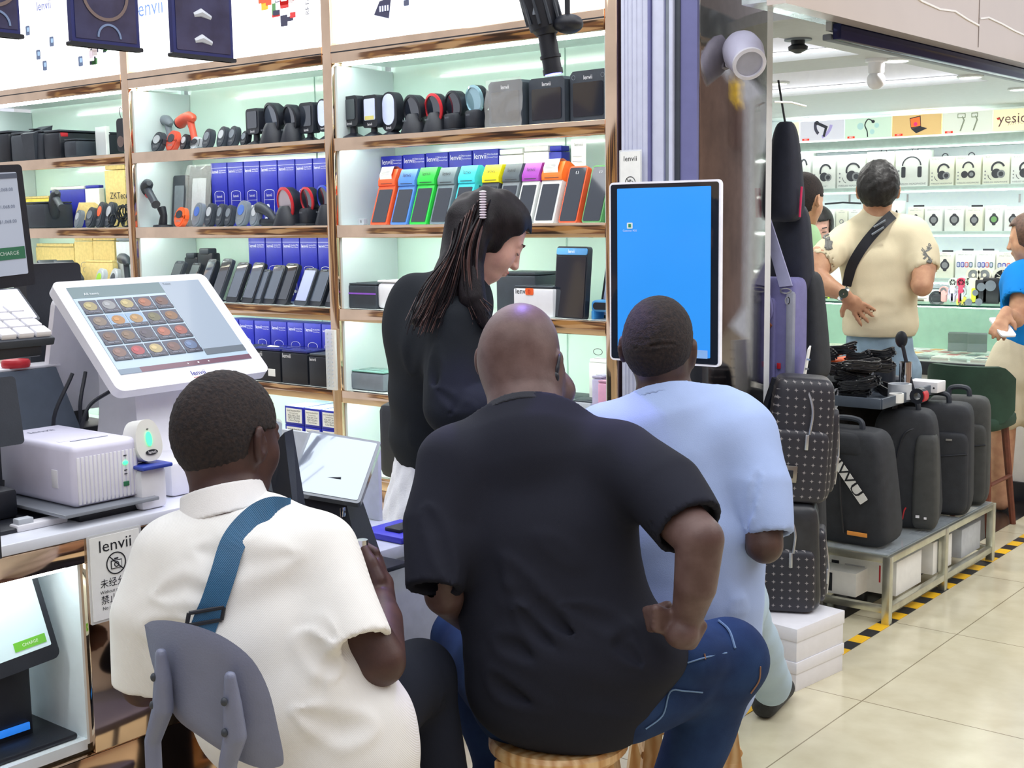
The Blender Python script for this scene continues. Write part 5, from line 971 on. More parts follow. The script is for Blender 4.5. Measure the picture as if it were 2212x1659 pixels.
for a in ((2024, 628, 'ring', (50, 54, 60), 'black ring light gadget, leftmost on the showcase', .085), (2039, 618, 'ring', (232, 180, 176), 'pink tall fan, first of the small fans', .052), (2058, 620, 'ring', (206, 200, 226), 'lilac tall fan beside the pink one', .052), (2077, 620, 'ring', (210, 214, 220), 'grey tall fan third of the small fans', .052), (2058, 600, 'fan', (226, 236, 226), 'white fan with dark blades standing behind', .05), (2076, 600, 'fan', (220, 80, 110), 'red bladed fan standing behind', .05), (2094, 600, 'fan', (200, 226, 206), 'mint fan with dark blades', .05), (2080, 640, 'fan', (240, 232, 90), 'low yellow flower shaped fan', .065), (2102, 578, 'ring', (236, 232, 210), 'cream double fan, left head', .08), (2126, 578, 'ring', (236, 232, 212), 'cream double fan, right head', .08), (2165, 576, 'fan', (222, 220, 206), 'big cream round fan at the right', .12), (2162, 604, 'fan', (206, 230, 216), 'mint fan below the big cream one', .06), (2158, 622, 'ring', (220, 226, 206), 'pale tall fan right of the black gadgets', .05),
          (2096, 652, 'blk', (40, 42, 50), 'low black camera gadget left one of the pair', .06), (2118, 650, 'blk', (40, 42, 50), 'low black camera gadget right one of the pair', .06), (2122, 604, 'blk', (34, 36, 44), 'black dome gadget behind the low pair', .07), (2142, 600, 'blk', (30, 32, 38), 'tall black bag like gadget', .09), (2110, 622, 'blk', (214, 220, 60), 'yellow green gadget behind the black pair', .05)): gad(*a)
for n, (px, py) in enumerate(((1775, 634), (1800, 640), (1820, 632), (1980, 640), (2004, 628))):
    X = XP(px, YS+.25, zt_); m = MB(); m.box((0, 0, .006), (.12, .09, .012), (PAPER, mat('lime card', C(180, 230, 60), .5), WB, PAPER, CL)[n], .001); m.box((.03, .0, .02), (.05, .06, .016), WB, .001); o = m.build('leaflet_box'); o.location = (X, YS+.25, zt_); tag(o, 'pale box and leaflets lying on the showcase glass, %s from left' % ordn[n], 'box', 'leaflets and boxes lying on the showcase')
# ---- grey tray table
TG_ = mat('slate tray metal', C(84, 94, 108), .4, .2, noise=.04); zt3 = .80
t = thing('tray_table', 'slate grey square tray table heaped with black cables', 'table', (-2.25, 4.90, 0), group=None)
x0_, x1_, y0_, y1_ = -.32, .28, -.29, .33
m = MB(); m.box(((x0_+x1_)/2, (y0_+y1_)/2, zt3-.035), (x1_-x0_, y1_-y0_, .008), TG_)
for a in ((x0_, None), (x1_, None)): m.box((a[0], (y0_+y1_)/2, zt3-.02), (.012, y1_-y0_, .04), TG_, .002)
for a in (y0_, y1_): m.box(((x0_+x1_)/2, a, zt3-.02), (x1_-x0_, .012, .04), TG_, .002)
m.build('tray', t)
for a in (x0_+.03, x1_-.03):
    for b_ in ((y0_+.03, y1_-.03) if a < 0 else ()): m = MB(); m.box((a, b_, (zt3-.04)/2), (.025, .025, zt3-.04), LGR); m.build('leg', t)
# low white cabinet under / behind it
t = thing('low_cabinet', 'white low cabinet with grey door seams behind the backpacks', 'cabinet', (-2.72, 5.15, 0)); m = MB(); m.box((0, 0, .36), (.55, .5, .72), WALL, .004); m.build('body', t)
for a in (-.05, .13): m = MB(); m.box((a, -.253, .40), (.035, .008, .50), LGR, .002); m.build('door_handle', t)
# cables heap
q = random.Random(21); CB = mat('black cable rubber', C(34, 36, 42), .4, noise=.1)
for n in range(38):
    lay = n//11; X = -2.25+q.uniform(-.24, .18); Y_ = 4.70+q.uniform(-.05, .20); Z_ = zt3-.031+.022+lay*.045+q.uniform(0, .03)
    t = thing('cable_coil', 'tied coil of black charging cable, part of the heap on the slate tray', 'cable', (X, Y_, Z_), rz=q.uniform(-.9, .9), group='coiled black cables heaped on the slate tray'); t.rotation_euler[1] = q.uniform(-.25, .25)
    m = MB()
    for k in range(6):
        r1 = .05+q.uniform(-.008, .012); P = [(r1*1.3*math.cos(a), (.012+.012*abs(math.cos(a)))*math.sin(a)*1.3+q.uniform(-.003, .003), -.012+.006*k+.006*math.sin(2*a)) for a in np.linspace(0, 6.0, 16)]; m.tube(P, .0036, CB, 5)
    m.build('loops', t); m = MB(); m.tube([(-.006, 0, 0), (.006, 0, 0)], .020, CB, 8); m.box((.0, -.012, .016), (.010, .008, .008), (ORG, RED, WHT, BLK)[n % 4], .002); m.build('tie', t)
def onT(px, y): return (XP(px, y, zt3-.03), y, zt3-.031)
tangle((XP(1795, 4.72, .8), 4.72, zt3-.031), .07, 4, 'small white cable coil at the left of the heap', 3, WHT, .004, 'white_cable')
for px, py_, l, c_ in ((1838, 4.95, 'orange box in a grey tray behind the cable heap', ORG), (1868, 5.05, 'second orange box in the grey tray', ORG), (1812, 4.86, 'small orange plug near the left of the heap', ORG)):
    m = MB(); m.box((0, 0, .06), (.11, .08, .12), LGR, .002); m.box((0, 0, .13), (.10, .07, .022), c_, .003); o = m.build('orange_box'); o.location = onT(px, py_); tag(o, l, 'box')
q = random.Random(4)
for n in range(7):
    m = MB(); m.ell((0, 0, .02), (.032, .032, .02), (BLK, WHT, BLK2, LGR)[n % 4], n=14); m.box((0, 0, -.0), (.05, .05, .03), GRY, .01); o = m.build('puck_charger'); o.location = (XP(1800+22*n, 5.14, .8), 5.14, zt3-.031+.015+.08*0); tag(o, '%s round charger behind the cable heap, %s from left' % (('black', 'white', 'charcoal', 'pale')[n % 4], ordn[n]), 'charger', 'round chargers behind the cable heap')
for px, y_, r_, h_, c_, l in ((1943, 4.86, .045, .06, LGR, 'grey round cup beside the cable heap'), (1912, 5.02, .04, .11, BLK2, 'black cylinder speaker beside the cable heap'), (1955, 5.0, .025, .13, CHROME, 'shiny chrome tube stand on the tray'), (1936, 4.76, .028, .035, PAPER, 'small white roll at the tray edge')):
    m = MB(); m.lathe([(r_, 0), (r_, h_), (r_*.8, h_), (r_*.78, h_*.6)], c_, 20); o = m.build('cup' if h_ < .08 else 'speaker'); o.location = onT(px, y_); tag(o, l, 'gadget')
t = thing('phone_holder', 'black magnetic phone holder arm sticking up from the tray', 'holder', onT(1965, 5.0)); m = MB(); m.tube([(.02, 0, .0), (-.005, 0, .08), (-.035, 0, .2)], .008, BLK, 8); m.build('arm', t); m = MB(); m.ell((-.04, 0, .22), (.026, .010, .034), BLK, n=18); m.build('pad', t); m = MB(); m.lathe([(.04, 0), (.038, .01), (.01, .014)], BLK, 18, T=TR(.02, 0, 0)); m.build('base', t)
m = MB(); m.box((0, 0, .022), (.13, .09, .044), WHT, .003); m.disc((.05, .02), .004, .001, BLK, y=-.0455); o = m.build('white_charger_box'); o.location = onT(2000, 5.13); tag(o, 'white charger box at the right end of the tray', 'box')
m = MB(); m.arc((0, .03), .03, .016, 0, 360, .04, BLK, y=-.02); m.arc((0, .03), .0305, .004, -40, 40, .041, RED, y=-.0205); o = m.build('cable_reel'); o.location = (onT(1985, 4.78)[0], 4.78, zt3-.031); tag(o, 'black headset coil with red edge near the tray corner', 'headset')
# ---- steel bench with boxes
BS = mat('worn steel tube', C(206, 206, 190), .28, .85, noise=.12, nscale=14)
t = thing('steel_bench', 'low square tube steel bench carrying the backpacks', 'bench', (-2.08, 4.955, 0)); hx, hy, hz = .235, .545, .255
for a in (-1, 1):
    for b_ in (-1, 0, 1): m = MB(); m.box((a*hx, b_*hy, hz/2), (.03, .03, hz), BS, .002); m.build('leg', t)
m = MB()
for z in (hz-.012, .055):
    for a in (-1, 1): m.box((a*hx, 0, z), (.026, 2*hy, .026), BS, .002)
    for b_ in (-1, 1): m.box((0, b_*hy, z), (2*hx, .026, .026), BS, .002)
m.build('rails', t); m = MB(); m.box((0, 0, hz+.002), (2*hx, 2*hy, .004), mat('bench acrylic', C(190, 200, 206), .1, alpha=.5, noise=0)); m.build('top_plate', t)
for n, (y_, w_, h_, l) in enumerate(((4.66, .24, .13, 'white carton with red spine on the bench rails, nearest'), (5.0, .20, .13, 'white carton with red spine on the bench rails, middle'), (5.32, .22, .12, 'pale grey carton on the bench rails, farthest'))):
    t = thing('white_carton', l, 'box', (-1.97, y_, .068), group='white cartons on the lower bench rails'); MM = (PAPER, PAPER, LGR)[n]; m = MB(); m.box((-.03, 0, h_/2+.002), (.27, w_, h_), MM, .001); m.build('carton_body', t); m = MB(); m.box((.04, -w_/2-.0006, h_*.6), (.006, .001, h_*.5), RED); m.box((-.06, -w_/2-.0006, h_*.5), (.08, .001, h_*.5), mat('small print', C(200, 202, 204), .5, noise=.1, nscale=300)); m.box((-.14, -w_/2-.0006, h_*.5), (.03, .001, h_*.6), BLK); m.box((.0, 0, h_+.0026), (.06, .03, .001), BLK)
    for k in range(5): m.box((-.02+.02*k, .05, h_+.0026), (.012, .04, .001), TXG)
    m.build('print', t)
m = MB(); m.box((0, 0, .045), (.3, .12, .09), PAPER, .001); m.box((.03, -.061, .045), (.05, .001, .07), BLK); o = m.build('long_carton'); o.location = (-2.13, 4.50, .07); tag(o, 'long white carton lying across the near end of the bench rails', 'box')
# ---- soft bags via rounded super-ellipsoid shells
FAB = mat('black bag canvas', C(44, 47, 53), .75, noise=.12, bump=.4, bscale=600); FAB2 = mat('charcoal bag canvas', C(66, 68, 68), .75, noise=.1, bump=.4, bscale=600); ZIP = mat('zip metal', C(190, 192, 196), .3, .8)
def sbox(m, c, r, mm, e=.35, taper=0, T=None, nx=20, nz=14, sag=0):   # superellipsoid
    V = []; F = []
    f = lambda x: math.copysign(abs(x)**e, x)
    for i in range(nz+1):
        a = -math.pi/2+math.pi*i/nz
        for j in range(nx):
            b_ = 2*math.pi*j/nx; z = f(math.sin(a)); k = 1-taper*(z+1)/2
            V.append((c[0]+r[0]*f(math.cos(a))*f(math.cos(b_))*k, c[1]+r[1]*f(math.cos(a))*f(math.sin(b_))*(1-taper*.7*(z+1)/2), c[2]+r[2]*z))
    for i in range(nz):
        for j in range(nx): F.append((i*nx+j, i*nx+(j+1) % nx, (i+1)*nx+(j+1) % nx, (i+1)*nx+j))
    return m.add(V, F, mm, True, T)
def backpack(loc, rz, W, D, H, label, mm, kind=0, tilt=0, mm2=None):
    t = thing('backpack', label, 'backpack', loc, rot=(math.radians(tilt), 0, rz), group='black backpacks for sale'); mm2 = mm2 or mm
    m = MB(); sbox(m, (0, 0, H*.5), (W/2, D/2, H*.5), mm, .32 if kind != 3 else .25, .22 if kind != 3 else .06); m.build('body', t)
    if kind == 0:
        m = MB(); m.tube(spl([(-W*.36, -D*.47, H*.10), (-W*.36, -D*.46, H*.5), (-W*.28, -D*.40, H*.82), (0, -D*.36, H*.90), (W*.28, -D*.40, H*.82)]), .003, BLK, 6); m.tube(spl([(W*.06, -D*.5, H*.12), (W*.04, -D*.52, H*.4), (W*.02, -D*.47, H*.66)]), .004, BLK, 6); m.build('seam', t)
        m = MB(); sbox(m, (0, -D*.12, H*.88), (W*.34, D*.36, H*.11), mm2, .5, .3); m.build('top_flap', t)
        m = MB(); m.box((W*.20, -D*.515, H*.13), (W*.20, .004, H*.035), mat('orange leather tag', C(246, 164, 76), .5), .001); m.build('brand_patch', t)
        m = MB(); A = TR(W*.06, -D*.56, H*.68)@RY(52); m.rr((0, 0), W*.72, H*.085, .004, .002, PAPER, T=A); m.text('WIWU', (0, 0), W*.15, TXB, T=A, sx=1.3); m.disc((-W*.32, 0), .004, .001, BLK, T=A, y=-.001); m.build('hang_tag', t)
    if kind == 1:
        for k_, zz_ in ((-.22, .75), (.0, .80)): m = MB(); m.tube(spl([(W*(k_-.1), -D*.48, H*.12), (W*(k_-.1), -D*.50, H*.5), (W*k_, -D*.45, H*zz_), (W*(k_+.2), -D*.38, H*.88)]), .004, BLK, 6); m.build('zip', t)
        m = MB(); sbox(m, (W*.30, -D*.28, H*.42), (W*.18, D*.30, H*.40), mm2, .35, .2); m.build('front_pocket', t)
        m = MB(); m.box((W*.22, -D*.585, H*.14), (.014, .002, .010), WHT); m.box((W*.32, -D*.585, H*.13), (.010, .002, .008), WHT); m.build('brand_patch', t); m = MB(); m.tube(spl([(W*.02, -D*.5, H*.1), (W*.04, -D*.53, H*.17), (W*.06, -D*.5, H*.2)]), .003, RED, 5); m.build('red_cord', t)
    if kind in (2, 3):
        m = MB(); sbox(m, (W*.12, -D*.36, H*.40), (W*.34, D*.24, H*.36), mm2, .25, .04); m.build('front_pocket', t)
        m = MB(); m.tube([(W*-.2, -D*.6, H*.52), (W*.44, -D*.6, H*.58)], .003, BLK, 5); m.box((W*-.16, -D*.60, H*.60), (.012, .006, .05), ZIP, .002); m.box((W*.2, -D*.605, H*.70), (.024, .002, .008), ZIP); m.build('zip', t)
    m = MB(); m.tube(spl([(-W*.16, -D*.05, H*.97), (-W*.12, -D*.05, H*1.07), (W*.12, -D*.05, H*1.07), (W*.16, -D*.05, H*.97)]), .011 if kind != 4 else .008, BLK2 if kind != 2 else BLK, 8); m.build('handle', t)
    return t
zb_ = hz+.005
backpack((-2.055, 4.54, zb_), -.05, .40, .18, .44, 'black backpack with white hang tag and orange patch, nearest on the bench', FAB, 0, 3)
backpack((-1.985, 4.90, zb_), .25, .29, .20, .47, 'black backpack with grey side panel second on the bench', FAB, 1, 2, FAB2)
backpack((-1.975, 5.19, zb_), .25, .30, .18, .46, 'boxy black backpack with flat front pocket and zip puller', FAB, 3, 0)
backpack((-1.97, 5.42, zb_), .25, .27, .14, .46, 'charcoal backpack at the far end of the bench', FAB2, 3, 0)
backpack((-2.16, 5.28, zb_+.0), .1, .22, .12, .50, 'black woven backpack with raised handle behind the boxy one', FAB, 4, 0)
backpack((-2.28, 4.78, zb_), .0, .22, .12, .46, 'black backpack mostly hidden behind the nearest one', FAB, 4, 0)
# black case leaning at cabinet and rolls
m = MB(); sbox(m, (0, 0, .30), (.12, .06, .30), FAB, .35); o = m.build('black_case'); o.location = (XP(1925, 5.25, .5), 5.30, .30); o.location.z = .08; tag(o, 'black rounded case under the slate tray', 'case')
m = MB(); sbox(m, (0, 0, .08), (.15, .10, .08), mat('dark brown fur fabric', C(40, 34, 32), .9, noise=.3), .7); o = m.build('folded_bag'); o.location = (XP(1885, 5.05, .7), 5.05, zb_+.31); tag(o, 'dark folded bag lying behind the backpacks', 'bag')
m = MB(); m.box((0, 0, .155), (.14, .10, .31), BLK, .01); o = m.build('bag_riser'); o.location = (XP(1885, 5.05, .7), 5.05, zb_); tag(o, 'black block behind the backpacks under the folded bag', 'block')
# white boxes under monogram backpacks
for n, (z0, z1_, l) in enumerate(((0, .095, 'lower white shoe box of the pair on the floor by the tape'), (.0955, .205, 'upper white shoe box carrying the monogram backpack'))):
    t = thing('white_box', l, 'box', (-1.895, 3.745, z0), rz=-.12, group='stacked white shoe boxes'); h_ = z1_-z0; W_, D_ = .23, .27
    m = MB(); m.box((0, 0, h_*.5-.0015), (W_, D_, h_-.003), WHT, .001); m.build('body', t); m = MB(); m.box((0, 0, h_*.8), (W_+.006, D_+.006, h_*.4-.001), WHT, .001); m.build('lid', t)
# monogram material
def mono():
    m = mat('monogram leather', C(46, 46, 54), .45, noise=.1, bump=.1); nt = m.node_tree; N = nt.nodes; L = nt.links; b = N['Principled BSDF']
    tc = N.new('ShaderNodeTexCoord'); vo = N.new('ShaderNodeTexVoronoi'); vo.inputs['Scale'].default_value = 38; vo.inputs['Randomness'].default_value = .0; vo.distance = 'MINKOWSKI'; vo.inputs['Exponent'].default_value = .5
    sp_ = N.new('ShaderNodeSeparateXYZ'); cb_ = N.new('ShaderNodeCombineXYZ'); ad_ = N.new('ShaderNodeMath'); L.new(tc.outputs['Object'], sp_.inputs[0]); L.new(sp_.outputs[0], ad_.inputs[0]); L.new(sp_.outputs[1], ad_.inputs[1]); L.new(ad_.outputs[0], cb_.inputs[0]); L.new(sp_.outputs[2], cb_.inputs[1]); vo.voronoi_dimensions = '2D'; L.new(cb_.outputs[0], vo.inputs['Vector']); mr = N.new('ShaderNodeMapRange'); mr.inputs[1].default_value = .26; mr.inputs[2].default_value = .36; mr.inputs[3].default_value = 1; mr.inputs[4].default_value = 0; L.new(vo.outputs['Distance'], mr.inputs[0])
    mx = N.new('ShaderNodeMix'); mx.data_type = 'RGBA'; mx.inputs[6].default_value = (*C(44, 44, 52), 1); mx.inputs[7].default_value = (*C(150, 146, 146), 1); L.new(mr.outputs[0], mx.inputs[0]); L.new(mx.outputs[2], b.inputs['Base Color']); return m
MONO = mono(); LEA = mat('smooth black leather', C(48, 50, 54), .3, noise=.15, bump=.15, bscale=80)
def monopack(loc, rz, W, D, H, label, rot=0):
    t = thing('monogram_backpack', label, 'backpack', loc, rot=(0, math.radians(rot), rz), group='monogram backpacks beside the column')
    m = MB(); sbox(m, (0, 0, H*.5), (W/2, D/2, H*.5), LEA if not rot else MONO, .28, .12); m.build('body', t)
    m = MB(); sbox(m, (-W*.04, -D*.30, H*.30), (W*.46, D*.26, H*.29), MONO, .25, .04); m.build('front_pocket', t)
    m = MB(); sbox(m, (W*.44, D*.05, H*.42), (W*.12, D*.34, H*.34), MONO, .35, .1); m.build('side_pocket', t)
    m = MB(); m.tube(spl([(W*.10, -D*.53, H*.56), (W*.12, -D*.50, H*.75), (W*.02, -D*.40, H*.93)]), .0045, ZIP, 6); m.box((W*.07, -D*.57, H*.50), (.012, .006, .05), ZIP, .002); m.tube(spl([(W*.56, -D*.1, H*.15), (W*.575, -D*.12, H*.4), (W*.52, -D*.1, H*.7)]), .004, ZIP, 6); m.box((W*.565, -D*.18, H*.32), (.008, .010, .05), ZIP, .002); m.build('zip', t)
    m = MB(); m.tube(spl([(-W*.4, D*.2, H*.95), (-W*.52, D*.3, H*.6), (-W*.5, D*.2, H*.12)]), .014, BLK, 8); m.build('shoulder_strap', t); return t
monopack((-1.94, 3.80, .2055), .45, .235, .17, .36, 'lower monogram backpack standing on the white shoe boxes')
t = monopack((-1.93, 3.83, .565), .55, .22, .17, .41, 'upper monogram backpack hung above the lower one, tilted', rot=4)
m = MB(); m.box((-.03, -.105, .10), (.045, .006, .055), mat('square metal charm', C(150, 146, 140), .3, .8), .002); m.box((-.03, -.109, .10), (.020, .003, .026), BLK, .001); m.build('charm', t)
backpack((-2.06, 4.08, .25), .3, .24, .14, .62, 'plain black backpack behind the monogram pair', FAB, 4)
m = MB(); m.box((0, 0, .125), (.2, .16, .25), BLK, .01); o = m.build('black_block'); o.location = (-2.06, 4.08, 0); o.rotation_euler = (0, 0, .3); tag(o, 'black plinth under the plain backpack behind the monogram pair', 'plinth')
# hanging laptop bags behind column edge
LIL = mat('lilac grey laptop sleeve', C(126, 124, 176), .8, noise=.05, bump=.4, bscale=700); LILS = mat('pale lilac strap', C(168, 170, 206), .7, noise=.04, bump=.3, bscale=500)
def hb_(px0, px1, pt, pbm, y, D, mm, label, name='laptop_bag', e=.3, taper=0, rz=0, side=None):
    x0, x1 = XP(px0, y, 1.2), XP(px1, y, 1.2); zb, zt = ZP(pbm, (x0+x1)/2, y), ZP(pt, (x0+x1)/2, y); t = thing(name, label, 'bag', ((x0+x1)/2, y, zb), rz=rz, group='laptop bags hanging beside the steel column'); m = MB(); W, H = x1-x0, zt-zb
    sbox(m, (0, 0, H/2), (W/2, D/2, H/2), mm, e, taper); m.build('body', t); return t, W, H
t, W, H = hb_(1628, 1733, 598, 832, 4.08, .10, LIL, 'lilac grey laptop sleeve hanging by a pale strap', e=.22)
m = MB(); sbox(m, (-W*.22, -.052, H*.42), (W*.34, .012, H*.40), LIL, .2); m.build('front_pocket', t)
m = MB(); m.tube(spl([(-W*.25, -.06, H*.84), (.0, -.08, H*.86), (W*.08, -.075, H*.70), (-W*.05, -.07, H*.58)]), .008, LIL, 8); m.build('handle', t); m = MB(); m.tube(spl([(-W*.3, -.065, H*.57), (-W*.05, -.07, H*.54), (W*.06, -.068, H*.58)]), .007, mat('tan leather', C(150, 90, 60), .5), 6); m.build('leather_pull', t)
m = MB(); m.box((W*.2, -.058, H*.20), (.014, .004, .020), RED, .001); m.build('red_label', t)
m = MB(); m.box((W*.40, -.02, H*.45), (.03, .08, H*.86), mat('grey side mesh', C(150, 154, 170), .8, bump=.5, bscale=500), .01); m.build('side_panel', t)
zt = ZP(440, XP(1650, 4.06, 1.5), 4.06); z0 = t.location.z
m = MB(); a = (XP(1652, 4.05, 1.3)-t.location.x, -.04, ZP(455, -2.1, 4.05)-z0); b_ = (XP(1706, 4.05, 1.3)-t.location.x, -.055, ZP(620, -2.05, 4.05)-z0)
V = [(a[0]-.02, a[1], a[2]), (a[0]+.014, a[1], a[2]), (b_[0]-.026, b_[1], b_[2]), (b_[0]+.022, b_[1], b_[2]+.006)]; m.add(V+[(v[0], v[1]+.006, v[2]) for v in V], [(0, 2, 3, 1), (4, 5, 7, 6), (0, 4, 6, 2), (1, 3, 7, 5)], LILS); m.build('strap', t)
m = MB(); m.arc((b_[0], b_[2]-.012), .022, .004, 0, 360, .004, ZIP, y=-.06, rz=.010); m.arc((b_[0]+.008, b_[2]-.045), .010, .003, 0, 360, .004, ZIP, y=-.06, rz=.014); m.build('clasp', t)
t, W, H = hb_(1662, 1792, 585, 818, 4.22, .12, FAB, 'long black laptop bag behind the lilac sleeve', e=.3, taper=.35)
t, W, H = hb_(1650, 1757, 438, 640, 4.18, .10, mat('navy black nylon', C(34, 38, 54), .7, noise=.1, bump=.3, bscale=500), 'navy black shoulder bag hanging in the middle of the bunch', e=.45, taper=.3)
m = MB(); m.tube(spl([(W*.1, -.06, H*.18), (W*.28, -.065, H*.0), (W*.34, -.06, -.03)]), .004, ZIP, 6); m.arc((W*.30, H*.02), .012, .003, 0, 360, .004, ZIP, y=-.07, rz=.018); m.arc((W*.36, -.035), .010, .003, 0, 360, .004, ZIP, y=-.07, rz=.018); m.build('clasp', t)
t, W, H = hb_(1652, 1734, 262, 480, 4.10, .11, mat('navy black nylon', C(34, 38, 54)), 'black rucksack hanging highest at the column corner', e=.5, taper=.5)
m = MB(); m.tube([(-.0, 0, H*.95), (-.03, 0, H+.14)], .004, BLK, 6); m.tube([(W*.46, -.02, H*.05), (W*.5, -.02, H*.35)], .004, mat('pink piping', C(220, 50, 100), .5), 6); m.build('strap', t)
m = MB(); p = (XC+.012, 3.99, ZP(228, -2.09, 3.99)); m.tube([(0, -.03, .01), (.03, .03, .01), (.05, .10, .0)], .004, CHROME, 6); o = m.build('bag_hook'); o.location = p; tag(o, 'steel hook holding the black bags at the column edge', 'hook')
# ---- green bar stools
GV = mat('green velvet', C(40, 66, 52), .85, noise=.2, nscale=8, bump=.2); WD = mat('dark walnut leg', C(112, 60, 44), .45, noise=.2, nscale=20)
def barstool(px0, px1, pt, pbm, y, label, full=True):
    X0, X1 = XP(px0, y, .65), XP(px1, y, .65); zt, zb = ZP(pt, (X0+X1)/2, y), ZP(pbm, (X0+X1)/2, y); t = thing('bar_stool', label, 'bar stool', ((X0+X1)/2, y, 0), group='green velvet bar stools'); W = X1-X0
    m = MB(); V = []; n = 22; k = 9
    for i in range(n+1):
        a = math.radians(-78+156*i/n)
        for j in range(k+1):
            b_ = math.pi*j/k; zc2 = (zt+zb)/2; V.append((W*.52*math.sin(a), -.17*math.cos(a)+.05-.0, zc2+(zt-zb)/2*math.cos(b_)*(.98 if abs(i-n/2) < n*.34 else max(.45, 1-.9*((abs(i-n/2)/n)-.34)/.16*.5))))
    F = [(i*(k+1)+j, (i+1)*(k+1)+j, (i+1)*(k+1)+j+1, i*(k+1)+j+1) for i in range(n) for j in range(k)]
    V2 = [(v[0]*.86, v[1]*.80+.02, v[2]) for v in V]; m.add(V, F, GV, True); m.add(V2, [f[::-1] for f in F], GV, True)
    nn = (k+1); ed = [i*nn for i in range(n)]; N0 = len(V)
    m.add(V+V2, [(i*nn, N0+i*nn, N0+(i+1)*nn, (i+1)*nn) for i in range(n)]+[(i*nn+k, (i+1)*nn+k, N0+(i+1)*nn+k, N0+i*nn+k) for i in range(n)]+[(j, j+1, N0+j+1, N0+j) for j in range(k)]+[(n*nn+j, N0+n*nn+j, N0+n*nn+j+1, n*nn+j+1) for j in range(k)], GV, True); m.build('backrest', t)
    m = MB(); sbox(m, (0, .06, zb-.0), (W*.42, .19, .04), GV, .5); m.build('seat', t)
    for a, b_ in ((-1, -1), (1, -1), (-1, 1), (1, 1)): m = MB(); m.tube([(a*W*.26, .06+b_*.12, zb-.02), (a*W*.36, .06+b_*.17, 0)], [.019, .015], WD, 8); m.build('leg', t)
    m = MB(); m.tube([(-W*.33, -.08, .24), (W*.33, -.08, .24)], .010, WD, 8); m.tube([(W*.33, -.08, .24), (W*.33, .2, .24)], .010, WD, 8); m.build('footrest', t)
barstool(2002, 2190, 785, 908, 6.0, 'dark green velvet bar stool with walnut legs behind the backpacks')
barstool(1880, 2010, 850, 890, 6.05, 'second green stool seat half hidden behind the slate tray', True)
# leaning white leaflet and clutter by the column foot
m = MB(); m.box((0, 0, .16), (.006, .12, .32), PAPER, .001)
for k in range(9): m.box((.006, -.06, .03+.032*k), (.012, .004, .006), CHROME)
o = m.build('spiral_notebook'); o.location = (-2.02, 4.0, .73); o.rotation_euler = (0, .15, .4); tag(o, 'white spiral bound leaflet behind the upper monogram backpack', 'notebook')
# ================================================================== ORGANIC SHAPES
def _n(v): v = np.array(v, float); return v/np.linalg.norm(v)
def cone(a, b, ra, rb):
    a = np.array(a, float); b = np.array(b, float); ab = b-a; L2 = ab@ab
    def f(P):
        q = P-a; t = np.clip(q@ab/L2, 0, 1); return np.linalg.norm(q-t[:, None]*ab, axis=1)-(ra+(rb-ra)*t)
    return f
def chain(pts, rs):
    fs = [cone(pts[i], pts[i+1], rs[i], rs[i+1]) for i in range(len(pts)-1)]
    return lambda P: np.min([f(P) for f in fs], axis=0)
def elli(c, r, A=None):
    c = np.array(c, float); r = np.array(r, float)
    def f(P):
        q = P-c
        if A is not None: q = q@A
        k0 = np.linalg.norm(q/r, axis=1); k1 = np.linalg.norm(q/(r*r), axis=1)+1e-9; return k0*(k0-1)/k1
    return f
def loft(pts, a, b, s):
    pts = [np.array(p, float) for p in pts]
    def f(P):
        out = None
        for i in range(len(pts)-1):
            A_, B_ = pts[i], pts[i+1]; ab = B_-A_; L = np.linalg.norm(ab); ax = ab/L; q = P-A_; tt = q@ax; t = np.clip(tt/L, 0, 1); t = t*t*(3-2*t)*.5+t*.5
            S = _n(np.array(s, float)-ax*(np.dot(s, ax))); N_ = np.cross(S, ax); rel = P-(A_+np.clip(tt/L, 0, 1)[:, None]*ab)
            ra = a[i]+(a[i+1]-a[i])*t; rb = b[i]+(b[i+1]-b[i])*t; m_ = np.minimum(ra, rb)
            ax_r = rel@ax
            d = np.sqrt((rel@S*m_/ra)**2+(rel@N_*m_/rb)**2+ax_r**2)-m_
            out = d if out is None else smin(out, d, .012)
        return out
    return f
def smin(a, b, k): h = np.clip(.5+.5*(b-a)/k, 0, 1); return b+(a-b)*h-k*h*(1-h)
def union(fs, k=.02):
    def f(P):
        o = None
        for g in fs: d = g(P); o = d if o is None else smin(o, d, k)
        return o
    return f
def folds(f, L):
    def g(P):
        d = f(P); near = np.abs(d) < .05
        if near.any():
            Q = P[near]; dd = d[near]
            for pts, dep, w_ in L:
                pts = [np.array(p, float) for p in pts]; n = len(pts)-1; best = np.full(len(Q), 9.)
                for i in range(n):
                    ab = pts[i+1]-pts[i]; q = Q-pts[i]; t = np.clip(q@ab/(ab@ab), 0, 1); fade = np.sin(np.pi*np.clip((i+t)/n, .03, .97))**.5
                    best = np.minimum(best, np.linalg.norm(q-t[:, None]*ab, axis=1)/np.maximum(fade, .2))
                x = best/w_; dd = dd+dep*np.exp(-x*x)-.45*dep*np.exp(-(x-1.7)**2)
            d[near] = dd
        return d
    return g
def wrinkle(f, amp, sc, seed=0, dirv=(1, 1, 1)):
    r = np.random.RandomState(seed); K = [(r.randn(3)*sc*np.array(dirv), r.rand()*6.3) for _ in range(9)]
    def g(P):
        d = f(P); n = 0
        for k, ph in K: n = n+np.sin(P@k+ph)
        return d+amp*n/4
    return g
def cut(f, p, n):   # remove the side the normal points to
    p = np.array(p, float); n = _n(n); return lambda P: np.maximum(f(P), (P-p)@n)
